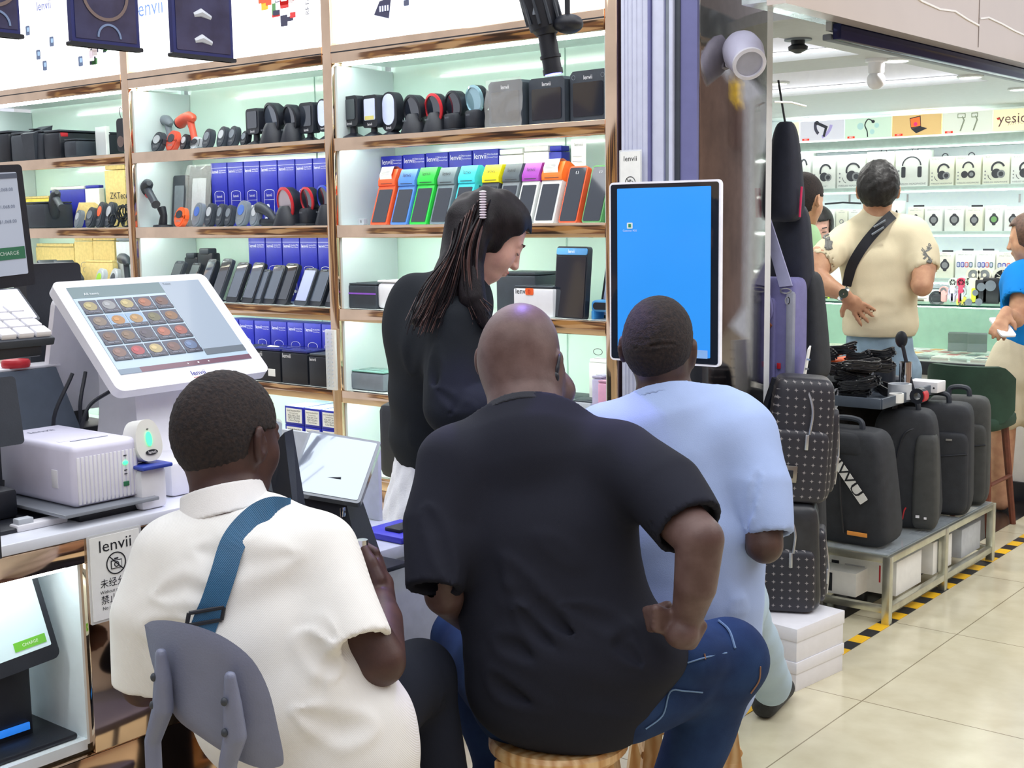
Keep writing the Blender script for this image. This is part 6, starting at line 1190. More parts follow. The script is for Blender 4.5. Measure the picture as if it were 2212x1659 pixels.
def sleeve(pts, rs, th=.006, dep=.03):
    c = chain(pts, rs); e = np.array(pts[-1], float); n = _n(e-np.array(pts[-2], float)); inner = chain(pts, [r-th for r in rs])
    def f(P):
        d = np.maximum(c(P), (P-e)@n); i = np.maximum(inner(P), -((P-e)@n)-dep); return np.maximum(d, -i)
    ext = list(pts[:-1])+[tuple(e+n*.05)]; c = chain(ext, rs); inner = chain(ext, [r-th for r in rs]); return f
def surf(fn, lo, hi, h, name, mm, parent=None, flip=False):
    lo = np.array(lo, float); hi = np.array(hi, float); n = np.maximum(np.ceil((hi-lo)/h/4).astype(int)*4+1, 9)
    c = (n-1)//4+1; gx = [lo[i]+np.arange(c[i])*h*4 for i in range(3)]
    Pc = np.stack(np.meshgrid(*gx, indexing='ij'), -1).reshape(-1, 3); dc = fn(Pc).reshape(c)
    idx = [np.minimum(np.round(np.arange(n[i])/4).astype(int), c[i]-1) for i in range(3)]
    D = dc[np.ix_(*idx)].astype(np.float64); mask = np.abs(D) < h*4*1.15+.012
    I = np.argwhere(mask)
    for s0 in range(0, len(I), 400000): J_ = I[s0:s0+400000]; D[J_[:, 0], J_[:, 1], J_[:, 2]] = fn(lo+J_*h)
    S = D < 0; nx, ny, nz = D.shape
    acc = np.zeros((nx-1, ny-1, nz-1, 3)); cnt = np.zeros((nx-1, ny-1, nz-1)); quads = []
    for ax in range(3):
        a0 = [slice(None)]*3; a1 = [slice(None)]*3; a0[ax] = slice(0, -1); a1[ax] = slice(1, None)
        X = np.argwhere(S[tuple(a0)] != S[tuple(a1)]); 
        Y_ = X.copy(); Y_[:, ax] += 1; d0 = D[X[:, 0], X[:, 1], X[:, 2]]; d1 = D[Y_[:, 0], Y_[:, 1], Y_[:, 2]]
        pos = X.astype(float); pos[:, ax] += d0/(d0-d1); o = [(ax+1) % 3, (ax+2) % 3]
        ok = np.all((X[:, o] > 0) & (X[:, o] < np.array([n[o[0]], n[o[1]]])-1), axis=1) & (X[:, ax] < n[ax]-1)
        X, pos, d0 = X[ok], pos[ok], d0[ok]; cells = []
        for (p_, q_) in ((0, 0), (-1, 0), (-1, -1), (0, -1)):
            Cc = X.copy(); Cc[:, o[0]] += p_; Cc[:, o[1]] += q_; np.add.at(acc, (Cc[:, 0], Cc[:, 1], Cc[:, 2]), pos); np.add.at(cnt, (Cc[:, 0], Cc[:, 1], Cc[:, 2]), 1); cells.append((Cc[:, 0]*(ny-1)+Cc[:, 1])*(nz-1)+Cc[:, 2])
        Q = np.stack(cells, 1); Q[d0 >= 0] = Q[d0 >= 0][:, ::-1]; quads.append(Q)
    Q = np.concatenate(quads); used, inv = np.unique(Q, return_inverse=True); Q = inv.reshape(-1, 4)
    A_ = acc.reshape(-1, 3)[used]/cnt.reshape(-1)[used][:, None]; V = lo+A_*h
    me = bpy.data.meshes.new(name); me.vertices.add(len(V)); me.vertices.foreach_set('co', V.astype(np.float32).ravel()); me.loops.add(len(Q)*4); me.loops.foreach_set('vertex_index', Q.astype(np.int32).ravel()); me.polygons.add(len(Q))
    me.polygons.foreach_set('loop_start', np.arange(0, len(Q)*4, 4, dtype=np.int32)); me.polygons.foreach_set('loop_total', np.full(len(Q), 4, dtype=np.int32)); me.polygons.foreach_set('use_smooth', np.ones(len(Q), bool)); me.update(calc_edges=True); me.validate(); me.materials.append(mm)
    o = bpy.data.objects.new(name, me); COL.objects.link(o)
    if parent is not None: o.parent = parent; o.matrix_parent_inverse = Matrix.Translation(parent.location).inverted()
    return o
def frm(az, pitch=0, roll=0):   # columns: x right, y forward, z up
    return np.array((RZ(az-90)@RX(-pitch)@RY(roll)).to_3x3())
def head_sdf(c, A, sc=1.0, female=False, ears=True, neck=None, jaw=1.0, wide=1.0):
    c = np.array(c, float); W = np.array
    sk = [elli((0, -.016, .030), (.0765*wide, .099, .090)), elli((0, -.045, .0), (.066*wide, .062, .070))]
    fc = [elli((0, .035, -.035), (.056*wide, .055, .075*jaw)), elli((0, .055, -.088*jaw), (.030*wide, .028, .024)), elli((.030, .052, -.028), (.026, .028, .03)), elli((-.030, .052, -.028), (.026, .028, .03))]
    ns = cone((0, .086, .012), (0, .108 if not female else .104, -.026), .007, .0105); nt_ = elli((0, .100, -.030), (.0165, .012, .009)); brow = elli((0, .074, .022), (.046, .016, .011))
    lu = elli((0, .0905, -.054), (.022, .009, .006)); ll = elli((0, .0885, -.064), (.020, .009, .007))
    sock = [elli((s*.031, .094, .006), (.019, .014, .012)) for s in (-1, 1)]; eye = [elli((s*.031, .076, .005), (.0145, .0125, .0115)) for s in (-1, 1)]
    er = []
    for s in (-1, 1):
        E_ = np.array((RZ(s*24)@RX(12)).to_3x3()); er.append((elli((s*.083*wide, -.010, -.006), (.0085, .019, .034), E_), elli((s*.092*wide, -.006, -.003), (.007, .012, .022), E_), elli((s*.078*wide, -.002, -.014), (.012, .012, .02))))
    def f(P):
        q = (P-c)@A/sc; d = smin(sk[0](q), sk[1](q), .03)
        for g in fc: d = smin(d, g(q), .025)
        d = smin(d, brow(q), .015)
        for g in sock: d = -smin(-d, g(q), .010)
        for g in eye: d = smin(d, g(q), .003)
        d = smin(d, ns(q), .010); d = smin(d, nt_(q), .006); m_ = np.minimum(lu(q), ll(q)); d = smin(d, m_, .005)
        if ears:
            for a_, b_, g_ in er: e = smin(a_(q), g_(q), .006); e = np.maximum(e, -b_(q)); d = smin(d, e, .004)
        return d*sc
    return f
def skull_only(c, A, sc=1.0, off=.004, wide=1.0):
    g = union([elli((0, -.016, .030), (.0765*wide+off, .099+off, .090+off)), elli((0, -.045, .0), (.066*wide+off, .062+off, .070+off))], .03); c = np.array(c, float)
    return (lambda P: g((P-c)@A/sc)*sc), (lambda P: (P-c)@A/sc)
def crop_hair(c, A, sc=1.0, off=.004, nape=-.06, wide=1.0, front=.05):
    s, loc = skull_only(c, A, sc, off, wide)
    def f(P):
        q = loc(P); d = s(P)
        x, y, z = q[:, 0], q[:, 1], q[:, 2]
        c1 = (nape+np.maximum(0, (y+.04))*.55)-z         # nape line rises forward
        c2 = np.minimum(y-front+np.abs(x)*.1, .045-z+0*y)  # face cut: forward of front and below forehead
        c2 = np.minimum(y-front, .062-z); c3 = np.minimum(y-.012, .020-z)   # sideburn cut
        ear = .026-np.sqrt((y+.004)**2+(z+.012)**2*.6); ear = np.where(np.abs(x) > .05, ear, -1)
        return np.maximum(d, np.maximum(np.maximum(c1, c2), np.maximum(c3, ear))*sc)
    return f
def hand(w_, dirv, up, sc=1.0, side=1, curl=.3, spread=.12, thumb=.9):
    """wrist pos, pointing dir, back-of-hand normal; returns list of sdf funcs"""
    d = _n(dirv); u = _n(np.array(up, float)-d*np.dot(up, d)); s = np.cross(d, u)*side; w_ = np.array(w_, float); L = []
    pc = w_+d*.048*sc; L.append(elli(pc, (.044*sc, .036*sc, .015*sc), np.stack([d, s, u], 1))); L.append(cone(w_-d*.02*sc, w_+d*.03*sc, .022*sc, .024*sc))
    for i, (o, ln) in enumerate(((-.030, .9), (-.010, 1.03), (.010, 1.0), (.028, .8))):
        b_ = w_+d*.082*sc+s*o*sc; ang = o*spread/.03; dd = _n(d+s*ang); p = b_; r = .0092*sc
        for k in range(3):
            c_ = curl*(k+1)*.8; dk = dd*math.cos(c_)-u*math.sin(c_); e = p+dk*ln*(.036, .024, .019)[k]*sc; L.append(cone(p, e, r, r*.92)); p = e; r *= .92
    tb = w_+d*.022*sc-s*.028*sc; td = _n(d*math.cos(thumb)-s*math.sin(thumb)-u*.25); t1 = tb+td*.035*sc; t2 = t1+_n(td+d*.5-u*.2)*.028*sc
    L += [cone(tb, t1, .013*sc, .0108*sc), cone(t1, t2, .0108*sc, .0092*sc)]; return L
def bound(pts, pad): A_ = np.array(pts, float); return A_.min(0)-pad, A_.max(0)+pad
# ================================================================== PEOPLE
def skin(n, c, c2=None, **k): return mat(n, C(*c), .48, noise=.08, nscale=26, bump=.12, bscale=220, col2=C(*c2) if c2 else None, spec=.35, **k)
SKA = skin('deep brown skin', (78, 54, 48), (66, 46, 44)); SKB = skin('brown skin', (98, 74, 66), (82, 60, 56)); SKC = skin('dark brown skin', (86, 64, 56), (72, 54, 50))
HAIRC = mat('short coiled black hair', C(48, 38, 36), .9, noise=.35, nscale=150, bump=1.0, bscale=240, col2=C(26, 22, 26))
def fabric(n, c, sc=700, b=.25, **k): return mat(n, C(*c), .85, noise=.03, nscale=12, bump=b, bscale=sc, spec=.2, **k)
def side_of(p): v = np.array([p[0], p[1], 0.]); v /= np.linalg.norm(v); return np.array([v[1], -v[0], 0.])   # image right
# ---------------------------------------------------------------- man in white polo
def JA(x, y, d): return J(x, y, d*1.07)
def FP_(L): return [JA(*p) for p in L]
gp = JA(500, 1100, 2.03)
A1 = thing('person', 'person in a white polo shirt with a blue shoulder strap seated on the grey chair', 'person', (gp[0], gp[1], 0))
sv = side_of(gp); sv = _n(sv+np.array([0, 0, .10]))
tp = FP_([(498, 1112, 2.04), (515, 1172, 2.03), (530, 1260, 2.01), (570, 1380, 1.99), (628, 1500, 1.97), (690, 1610, 1.97), (730, 1730, 1.98)])
ta = [.062, .125, .158, .165, .162, .150, .15]; tb_ = [.058, .085, .112, .125, .13, .13, .13]
torso = loft(tp, ta, tb_, sv)
shL = [JA(372, 1215, 2.04), JA(322, 1330, 2.02), JA(312, 1478, 2.03)]; shR = [JA(690, 1190, 2.0), JA(728, 1290, 1.95), JA(772, 1398, 1.90)]
sl1 = sleeve(shL, [.064, .062, .050], .012); sl2 = sleeve(shR, [.064, .062, .058], .012)
bag_ = [elli(JA(792, 1560, 1.93), (.075, .08, .075)), elli(JA(770, 1640, 1.93), (.10, .10, .08))]
sh = union([torso, elli(JA(560, 1175, 2.02), (.11, .09, .05)), elli(JA(420, 1190, 2.04), (.085, .075, .055))]+bag_, .04)
def shirtA(P): return smin(smin(sh(P), sl1(P), .045), sl2(P), .04)
fl = [(FP_([(735, 1180, 1.9), (710, 1260, 1.87), (705, 1340, 1.86), (722, 1400, 1.86)]), .004, .006),
      (FP_([(600, 1300, 1.86), (680, 1340, 1.86), (720, 1380, 1.86)]), .008, .012), (FP_([(620, 1350, 1.86), (700, 1430, 1.86), (760, 1450, 1.86)]), .010, .014),
      (FP_([(690, 1480, 1.84), (760, 1500, 1.84), (830, 1480, 1.84)]), .010, .014), (FP_([(640, 1540, 1.84), (740, 1580, 1.84), (850, 1560, 1.84)]), .010, .016), (FP_([(780, 1440, 1.84), (815, 1500, 1.84), (880, 1560, 1.84)]), .009, .012),
      (FP_([(330, 1290, 1.95), (400, 1270, 1.93), (470, 1290, 1.90)]), .006, .014), (FP_([(300, 1340, 1.98), (350, 1360, 1.95), (420, 1345, 1.92)]), .008, .012), (FP_([(440, 1130, 1.96), (520, 1150, 1.93), (600, 1120, 1.95)]), .004, .008), (FP_([(420, 1190, 1.96), (520, 1215, 1.92), (640, 1200, 1.93)]), .004, .02)]
SA = mat('white ribbed polo knit', C(236, 235, 232), .85, noise=.015, bump=.2, wave=170, spec=.2)
fA = folds(shirtA, fl); nb = JA(487, 1062, 2.06)
fA2 = wrinkle(fA, .0016, 22, 3)
shirt = surf(lambda P: np.maximum(fA2(P), -cone(JA(478, 1030, 2.07), JA(505, 1125, 2.08), .055, .050)(P)), *bound(tp+shL+shR+[JA(860, 1580, 1.95)], .15), .0055, 'polo_shirt', SA, A1)
# collar ring
cn = JA(482, 1076, 2.055); ca = _n(JA(475, 1000, 2.07)-JA(500, 1120, 2.04))
def collar(P):
    q = P-cn; z = q@ca; r = np.linalg.norm(q-z[:, None]*ca, axis=1); R0 = .064-.22*(z); d = np.abs(r-R0-.004)-.0045; return np.maximum(d, np.abs(z+.010)-.025)
surf(collar, cn-.11, cn+.11, .003, 'collar', mat('polo collar knit', C(238, 237, 236), .85, noise=.02, bump=.3, bscale=600), A1)
hc = JA(499, 948, 2.09); HA = frm(96, 8, -3)
hf = head_sdf(hc, HA, .94, wide=.98)
nk = chain([JA(490, 975, 2.085), JA(482, 1040, 2.06), JA(495, 1110, 2.04)], [.058, .056, .07])
arm2 = chain([JA(745, 1300, 1.95), JA(822, 1428, 1.92), JA(826, 1340, 2.06), JA(818, 1292, 2.14)], [.044, .042, .036, .026]); arm1 = chain([JA(330, 1300, 2.03), JA(312, 1475, 2.04), JA(345, 1420, 2.25)], [.04, .04, .03])
hd = hand(JA(826, 1292, 2.14), (JA(815, 1205, 2.2)-JA(826, 1300, 2.13)), _n(np.array([0, 0, 1.]))*.2+sv, 1.0, 1, 1.0, .05, .5)
core = loft(tp[:6], [x*.6 for x in ta[:6]], [x*.6 for x in tb_[:6]], sv)
body = union([nk, core], .03)
def bodyA(P): return smin(smin(smin(hf(P), body(P), .03), union([arm2, arm1], .03)(P), .03), union(hd, .008)(P), .01)
surf(bodyA, *bound([hc, tp[4], JA(830, 1440, 1.9), JA(815, 1200, 2.2), JA(312, 1480, 2.0)], .13), .0045, 'body', SKA, A1)
surf(wrinkle(crop_hair(hc, HA, .94, .005, -.072, .98, .06), .0010, 420, 2), hc-.14, hc+.14, .0032, 'hair', HAIRC, A1)
ho = A1.children[-1]
hipR, kneeR, ankR = JA(760, 1560, 2.02), JA(905, 1462, 2.30), JA(985, 1690, 2.28); ankR[2] = max(ankR[2], .3)
TRA = fabric('black trouser twill', (30, 34, 46)); foot = JA(1000, 1659, 2.3)
fR = np.array([kneeR[0]+.10, kneeR[1]+.0, .06]); hipL, kneeL = JA(660, 1600, 2.05), JA(760, 1500, 2.28); fL = np.array([kneeL[0], kneeL[1]+.05, .06])
trs_ = folds(union([chain([JA(700, 1640, 2.0), hipR, kneeR], [.12, .095, .068]), chain([kneeR, (kneeR+fR)/2+np.array([.0, 0, 0]), fR], [.068, .066, .055]), chain([JA(680, 1640, 2.0), hipL, kneeL, fL], [.12, .09, .066, .05])], .03), [(FP_([(860, 1440, 2.22), (920, 1500, 2.22), (940, 1560, 2.2)]), .008, .012), (FP_([(920, 1480, 2.22), (965, 1540, 2.22)]), .006, .01)])
surf(trs_, *bound([hipR, kneeR, fR, kneeL, fL, JA(690, 1650, 1.98)], .14), .007, 'trousers', TRA, A1)
for k, p in enumerate((fR, fL)):
    surf(union([cone(p+np.array([0, -.04, -.02]), p+np.array([-.02, .16, -.03]), .038, .03)], .01), p+np.array([-.1, -.12, -.062]), p+np.array([.1, .24, .06]), .006, 'shoe', BLK, A1)
# blue strap
def ribbon(P, w_, th, mm, name, parent, nrm=None):
    P = [np.array(p, float) for p in P]; V = []; F = []; n = len(P)
    for i, p in enumerate(P):
        t = _n(P[min(i+1, n-1)]-P[max(i-1, 0)]); nn = _n(CAM-p) if nrm is None else np.array(nrm[i]); s = _n(np.cross(t, nn)); nn = np.cross(s, t)
        for a, b_ in ((-1, 0), (1, 0), (1, 1), (-1, 1)): V.append(tuple(p+s*a*w_/2+nn*b_*th))
    for i in range(n-1):
        for k in range(4): F.append((i*4+k, i*4+(k+1) % 4, (i+1)*4+(k+1) % 4, (i+1)*4+k))
    F += [(3, 2, 1, 0), tuple((n-1)*4+k for k in range(4))]; m = MB(); m.add(V, F, mm, False); o = m.build(name, parent)
    if parent is not None: o.matrix_parent_inverse = Matrix.Translation(parent.location).inverted()
    return o
def onsurf(f, px, py, d0, off=.002):    # march a pixel ray onto an sdf
    v = ray(px, py); v = v/math.hypot(v[0], v[1]); t = d0
    for _ in range(60):
        d = float(f(np.array([CAM+v*t]))[0])
        if d < .0005: break
        t += max(d*.8, .0006)
    else: return None
    return CAM+v*(t-off)
def strapon(f, pix, d0, w_, mm, name, parent, off=.004, th=.002, pre=()):
    P = [p for p in [onsurf(f, x, y, d0, off) for x, y in pix] if p is not None]; P = ([P[0]+_n(P[0]-CAM)*.035+sv*pre[0]-np.array([0, 0, .006])] if pre else [])+P; P = [np.array(p) for p in spl(P, 6)]; return ribbon(P, w_, th, mm, name, parent)
STB = mat('blue webbing', C(42, 96, 136), .45, noise=.08, bump=.4, wave=160)
A2 = thing('shoulder_bag_strap', 'blue webbing bag strap with black buckle across the white polo back', 'strap', tuple(JA(480, 1200, 1.85)))
strapon(shirtA, [(584, 1100), (545, 1122), (505, 1170), (482, 1240), (462, 1300), (447, 1335), (437, 1362)], 1.7, .040, STB, 'webbing', A2, .008, .003, [.03])
P0, P1 = onsurf(fA, 446, 1318, 1.7, .012), onsurf(fA, 441, 1345, 1.7, .012)
for P_0 in (P0, P1):
    ss = sv*.027; m = MB(); m.tube([tuple(P_0-ss-Vector(A2.location)), tuple(P_0+ss-Vector(A2.location))], .0035, BLK, 8); m.build('buckle_bar', A2)
m = MB()
for s in (-1, 1): m.tube([tuple(P0+sv*.027*s-Vector(A2.location)), tuple(P1+sv*.027*s-Vector(A2.location))], .0035, BLK, 8)
m.build('buckle_side', A2)
pn = JA(783, 1205, 2.17); m = MB(); m.tube([(0, 0, -.03), (0, 0, .02)], .010, mat('grey pen body', C(120, 120, 140), .4), 12); m.tube([(0, 0, .02), (0, 0, .034)], .011, CHROME, 12); o = m.build('marker_pen'); o.location = pn; tag(o, 'grey marker with silver cap held by the man in white', 'marker')
# ---------------------------------------------------------------- grey chair
CHG = mat('blue grey chair plastic', C(118, 124, 148), .42, noise=.03, bump=.25, bscale=350)
ch0 = JA(450, 1500, 1.80); t = thing('plastic_chair', 'blue grey moulded plastic chair holding the man in white', 'chair', (ch0[0], ch0[1], 0)); Lc = Vector(t.location)
out = [(312, 1350), (330, 1341), (370, 1341), (430, 1354), (490, 1380), (545, 1425), (580, 1490), (600, 1570), (613, 1640), (600, 1657), (560, 1659), (500, 1635), (430, 1590), (380, 1550), (345, 1480), (325, 1420)]
def chd(px, py): return 1.82-.10*((px-312)/300)+.00006*(py-1350)-.035*math.sin(math.pi*np.clip((px-312)/300, 0, 1))
ctr = (460, 1500); V = []; rings = 5; n = len(out); sp = spl(out+[out[0]], 4)[:-1]; n = len(sp)
for lay in (0, .022):
    for r in range(rings+1):
        k = 1-r/(rings+.0) if r < rings else 0
        for (x, y) in sp:
            px, py = ctr[0]+(x-ctr[0])*k, ctr[1]+(y-ctr[1])*k; V.append(tuple(JA(px, py, chd(px, py)+lay+(.006 if r == 0 and lay == 0 else 0)-(.006 if r == 0 and lay else 0))-np.array(Lc)))
F = []; N0 = n*(rings+1)
for r in range(rings):
    for i in range(n): j = (i+1) % n; F.append((r*n+i, r*n+j, (r+1)*n+j, (r+1)*n+i)); F.append((N0+r*n+j, N0+r*n+i, N0+(r+1)*n+i, N0+(r+1)*n+j))
F += [(i, N0+i, N0+(i+1) % n, (i+1) % n) for i in range(n)]
m = MB(); m.add(V, F, CHG, True); m.build('backrest', t)
for a, l in (([(348, 1412, 14), (352, 1470, 22), (352, 1530, 26), (330, 1600, 20), (325, 1700, 20)], 0), ([(497, 1462, 14), (502, 1520, 22), (508, 1590, 28), (492, 1650, 22), (488, 1720, 22)], 1)):
    P = [JA(x, y, chd(x, y)-.022) for x, y, r in a]; P[-1][2] = .0; P.insert(-1, (P[-2]*1+P[-1]*1)/2)
    R = [r*1.8/2795*.95 for x, y, r in a]; R.insert(-1, R[-1]*1.1)
    o = surf(chain(P, R), *bound(P, .05), .004, 'rear_support', CHG, t)
    for (x, y) in (((332, 1463), (330, 1523)) if not l else ((484, 1516), (485, 1583))):
        p = JA(x, y, chd(x, y)-.038); m = MB(); m.ell((0, 0, 0), (.005, .005, .0065), BLK2, n=12); h = m.build('screw_hole', o); h.location = p; h.matrix_parent_inverse = (Matrix.Translation(t.location)).inverted()
        h.matrix_parent_inverse = Matrix.Identity(4); h.location = p
st = JA(560, 1700, 2.0); m = MB(); sbox(m, (st[0]-Lc.x, st[1]-Lc.y, .44), (.21, .21, .02), CHG, .4); m.build('seat', t)
for a, b_ in ((-.17, .17), (.17, .17)): m = MB(); m.tube([(st[0]-Lc.x+a, st[1]-Lc.y+b_, .42), (st[0]-Lc.x+a*1.1, st[1]-Lc.y+b_*1.1, 0)], .016, CHG, 10); m.build('leg', t)
def mk(sc_):
    def Jx(x, y, d): return J(x, y, d*sc_)
    return Jx, (lambda L: [Jx(*p) for p in L])
# ---------------------------------------------------------------- bald man in black tee
JB, FB = mk(1.05); gp = JB(1205, 1600, 2.42)
B1 = thing('person', 'bald person in a black t-shirt and blue jeans seated on the round wooden stool', 'person', (gp[0], gp[1], 0)); sv = side_of(gp)
tp = FB([(1130, 900, 2.48), (1140, 945, 2.47), (1152, 1010, 2.45), (1170, 1150, 2.42), (1195, 1300, 2.40), (1228, 1410, 2.38), (1230, 1470, 2.38), (1222, 1500, 2.38)])
ta = [.055, .140, .185, .188, .190, .205, .195, .18]; tb_ = [.055, .10, .125, .14, .145, .15, .145, .13]
torso = loft(tp, ta, tb_, sv); shL = FB([(990, 1010, 2.42), (948, 1130, 2.37), (938, 1275, 2.30)]); shR = FB([(1345, 1000, 2.42), (1432, 1060, 2.34), (1490, 1140, 2.27)])
sl1 = sleeve(shL, [.080, .070, .054], .022); sl2 = sleeve(shR, [.082, .078, .064], .012); bel = elli(JB(1365, 1415, 2.36), (.11, .11, .075))
base = union([torso, elli(JB(1010, 985, 2.45), (.09, .09, .06)), elli(JB(1300, 985, 2.45), (.09, .09, .06)), bel, elli(JB(1130, 1500, 2.36), (.10, .10, .08))], .04)
nca = _n(JB(1126, 800, 2.54)-JB(1136, 905, 2.46)); ncp = JB(1131, 902, 2.47); nco = cone(ncp+nca*.06, ncp-nca*.06, .074, .100)
def shB(P): return np.maximum(smin(smin(smin(base(P), sl1(P), .04), sl2(P), .04), nco(P), .05), (P-ncp)@nca)
fl = [(FB([(1310, 950, 2.3), (1325, 1030, 2.28), (1335, 1110, 2.28)]), .008, .010), (FB([(1400, 930, 2.3), (1385, 1010, 2.24), (1375, 1100, 2.24)]), .005, .006), (FB([(905, 1080, 2.32), (950, 1160, 2.28), (985, 1270, 2.26)]), .009, .014)]
for a in ([(960, 1090), (1060, 1200), (1170, 1330), (1300, 1420)], [(1010, 1130), (1130, 1270), (1250, 1380)], [(1100, 1120), (1230, 1200), (1370, 1260)], [(1130, 1010), (1220, 1030), (1330, 1000)], [(1010, 1380), (1120, 1400), (1230, 1460)], [(1000, 1440), (1090, 1490), (1230, 1540)], [(1395, 1330), (1340, 1390), (1390, 1440)], [(1220, 1310), (1330, 1350), (1400, 1340)], [(1100, 1300), (1200, 1400), (1330, 1480)], [(1020, 1330), (1090, 1290), (1160, 1290)]):
    fl.append((FB([(x, y, 2.26) for x, y in a]), .010, .014))
hemz = ZP(1590, float(JB(1222, 1590, 2.38)[0]), float(JB(1222, 1590, 2.38)[1]))
TB = fabric('black jersey', (31, 33, 44), 900, .15)
surf(cut(wrinkle(folds(shB, fl), .0028, 16, 5), (0, 0, hemz), (0, 0, -1)), *bound(tp+shL+shR+[JB(1400, 1430, 2.38)], .17), .0065, 't_shirt', TB, B1)
def bandB(P): z = (P-ncp)@nca; return np.maximum(nco(P)-.006, np.abs(z+.010)-.010)
surf(bandB, ncp-.15, ncp+.15, .0035, 'neckband', mat('black rib neckband', C(30, 32, 42), .85, noise=.05, bump=.4, bscale=700), B1)
hc = JB(1126, 782, 2.56); HA = frm(108, 4, 4); hf = head_sdf(hc, HA, 1.03, wide=1.0)
fat = [(FB([(1056, 802, 2.47), (1085, 806, 2.46), (1120, 810, 2.455), (1160, 800, 2.47)]), .0022, .004), (FB([(1080, 842, 2.45), (1130, 850, 2.44), (1180, 838, 2.46)]), .0025, .007)]
nk = union([chain(FB([(1128, 800, 2.53), (1132, 850, 2.50), (1138, 910, 2.47)]), [.068, .073, .085]), elli(JB(1196, 845, 2.58), (.045, .05, .04))], .03)
a1 = chain(FB([(1425, 1080, 2.33), (1512, 1165, 2.24), (1502, 1265, 2.24), (1478, 1358, 2.27)]), [.050, .045, .040, .026]); a2 = chain(FB([(950, 1150, 2.35), (960, 1285, 2.36), (1010, 1330, 2.55)]), [.05, .04, .035])
wr = JB(1476, 1352, 2.27); hd = hand(wr, JB(1415, 1335, 2.30)-JB(1490, 1392, 2.25), -_n(JB(1450, 1360, 2.27)-CAM)*.7+np.array([0, 0, .7]), 1.02, 1, .45, .05, 2.2)
core = loft(tp[:6], [x*.6 for x in ta[:6]], [x*.6 for x in tb_[:6]], sv)
hand2 = [elli(JB(1472, 1368, 2.25), (.034, .030, .030)), cone(JB(1490, 1385, 2.25), JB(1516, 1352, 2.27), .017, .011), cone(JB(1450, 1345, 2.27), JB(1412, 1330, 2.29), .021, .017)]
for i, (x, y) in enumerate(((1398, 1318), (1392, 1330), (1396, 1342), (1404, 1353))): hand2 += [cone(JB(1445, 1328+i*12, 2.255), JB(1418, 1316+i*13, 2.24), .0105, .0095), cone(JB(1418, 1316+i*13, 2.24), JB(1396+i*3, 1318+i*13, 2.27), .0095, .0085)]
hand2.append(cone(JB(1418, 1318, 2.30), JB(1442, 1308, 2.31), .011, .010))
def bodyB(P): return smin(smin(smin(smin(hf(P), nk(P), .04), core(P), .03), union([a1, a2], .02)(P), .03), union(hand2, .004)(P), .010)
SKH = skin('shaved brown scalp', (104, 82, 78), (88, 66, 62))
surf(folds(bodyB, fat), *bound([hc, tp[4], JB(1520, 1360, 2.3), JB(1512, 1165, 2.2), JB(960, 1290, 2.5)], .15), .005, 'body', SKH, B1)
def earb(P, c): return 0
ec = hc+HA@np.array([.087, -.028, -.01]); m = MB(); P_ = [tuple(ec+HA@np.array(v)-np.array(B1.location)) for v in ((.0, .02, .030), (.006, .0, .034), (.008, -.012, .015), (.006, -.016, -.010), (.004, -.008, -.030))]; m.tube(spl(P_, 5), [.003]*11+[.0045]*5+[.006]*5, BLK, 8); m.ell(P_[3], (.008, .008, .012), BLK, n=12); o = m.build('ear_hook_earphone')
o.location = B1.location; tag(o, 'black ear hook earphone on the right ear of the bald man', 'earphone')
# jeans
DEN = mat('blue denim', C(38, 62, 104), .85, noise=.12, nscale=10, bump=.35, bscale=800, col2=C(26, 44, 82), spec=.2); STI = mat('denim stitching', C(150, 110, 84), .8); STL = mat('faded denim seam', C(110, 140, 176), .8)
kR = JB(1572, 1422, 2.50); kL = JB(1018, 1385, 2.78); aR = onz(1440, 1900, .10) if False else JB(1478, 1680, 2.52); aR[2] = max(.25, aR[2])
fR = np.array([aR[0]+.03, aR[1]-.02, .10]); fL = np.array([kL[0]+.06, kL[1]-.02, .10]); hR = JB(1345, 1500, 2.38); hL = JB(1130, 1500, 2.42)
jn = folds(union([chain([JB(1300, 1500, 2.40), hR, kR], [.095, .10, .078]), chain([kR, aR, fR], [.077, .066, .06]), chain([hL, kL], [.11, .088]), chain([kL, JB(1082, 1650, 2.80), fL], [.085, .066, .06]), elli(JB(1240, 1500, 2.42), (.13, .12, .08)), elli(JB(1480, 1410, 2.42), (.08, .09, .06))], .04),
  [(FB([(1600, 1490, 2.36), (1560, 1520, 2.36), (1510, 1540, 2.36)]), .010, .012), (FB([(1640, 1500, 2.4), (1590, 1545, 2.38), (1530, 1560, 2.38)]), .008, .012), (FB([(1450, 1620, 2.4), (1510, 1600, 2.4), (1560, 1620, 2.4)]), .007, .012), (FB([(1000, 1440, 2.7), (1030, 1500, 2.7), (1040, 1560, 2.7)]), .006, .012), (FB([(1500, 1480, 2.3), (1560, 1450, 2.35), (1620, 1440, 2.4)]), .004, .014)])
surf(wrinkle(jn, .003, 20, 8), *bound([kR, aR, kL, fL, fR, hR, hL, JB(1250, 1540, 2.4)], .16), .0075, 'jeans', DEN, B1)
def seam(pix, mm, nm, par, d0=2.0, r=.0016):
    P = [p for p in [onsurf(jn, x, y, d0, .0005) for x, y in pix] if p is not None]; m = MB(); m.tube(spl(P, 5), r, mm, 5); o = m.build(nm, par); o.matrix_parent_inverse = Matrix.Translation(par.location).inverted()
seam([(1485, 1432), (1525, 1420), (1570, 1410)], STL, 'pocket_seam', B1); seam([(1518, 1496), (1480, 1493), (1448, 1494), (1432, 1545), (1395, 1575)], STL, 'pocket_seam', B1); seam([(1552, 1340), (1575, 1362), (1588, 1400)], STL, 'pocket_seam', B1, r=.0025)
seam([(1643, 1440), (1640, 1470), (1622, 1498)], STI, 'side_seam', B1); seam([(1522, 1412), (1524, 1424)], STI, 'rivet_stitch', B1)
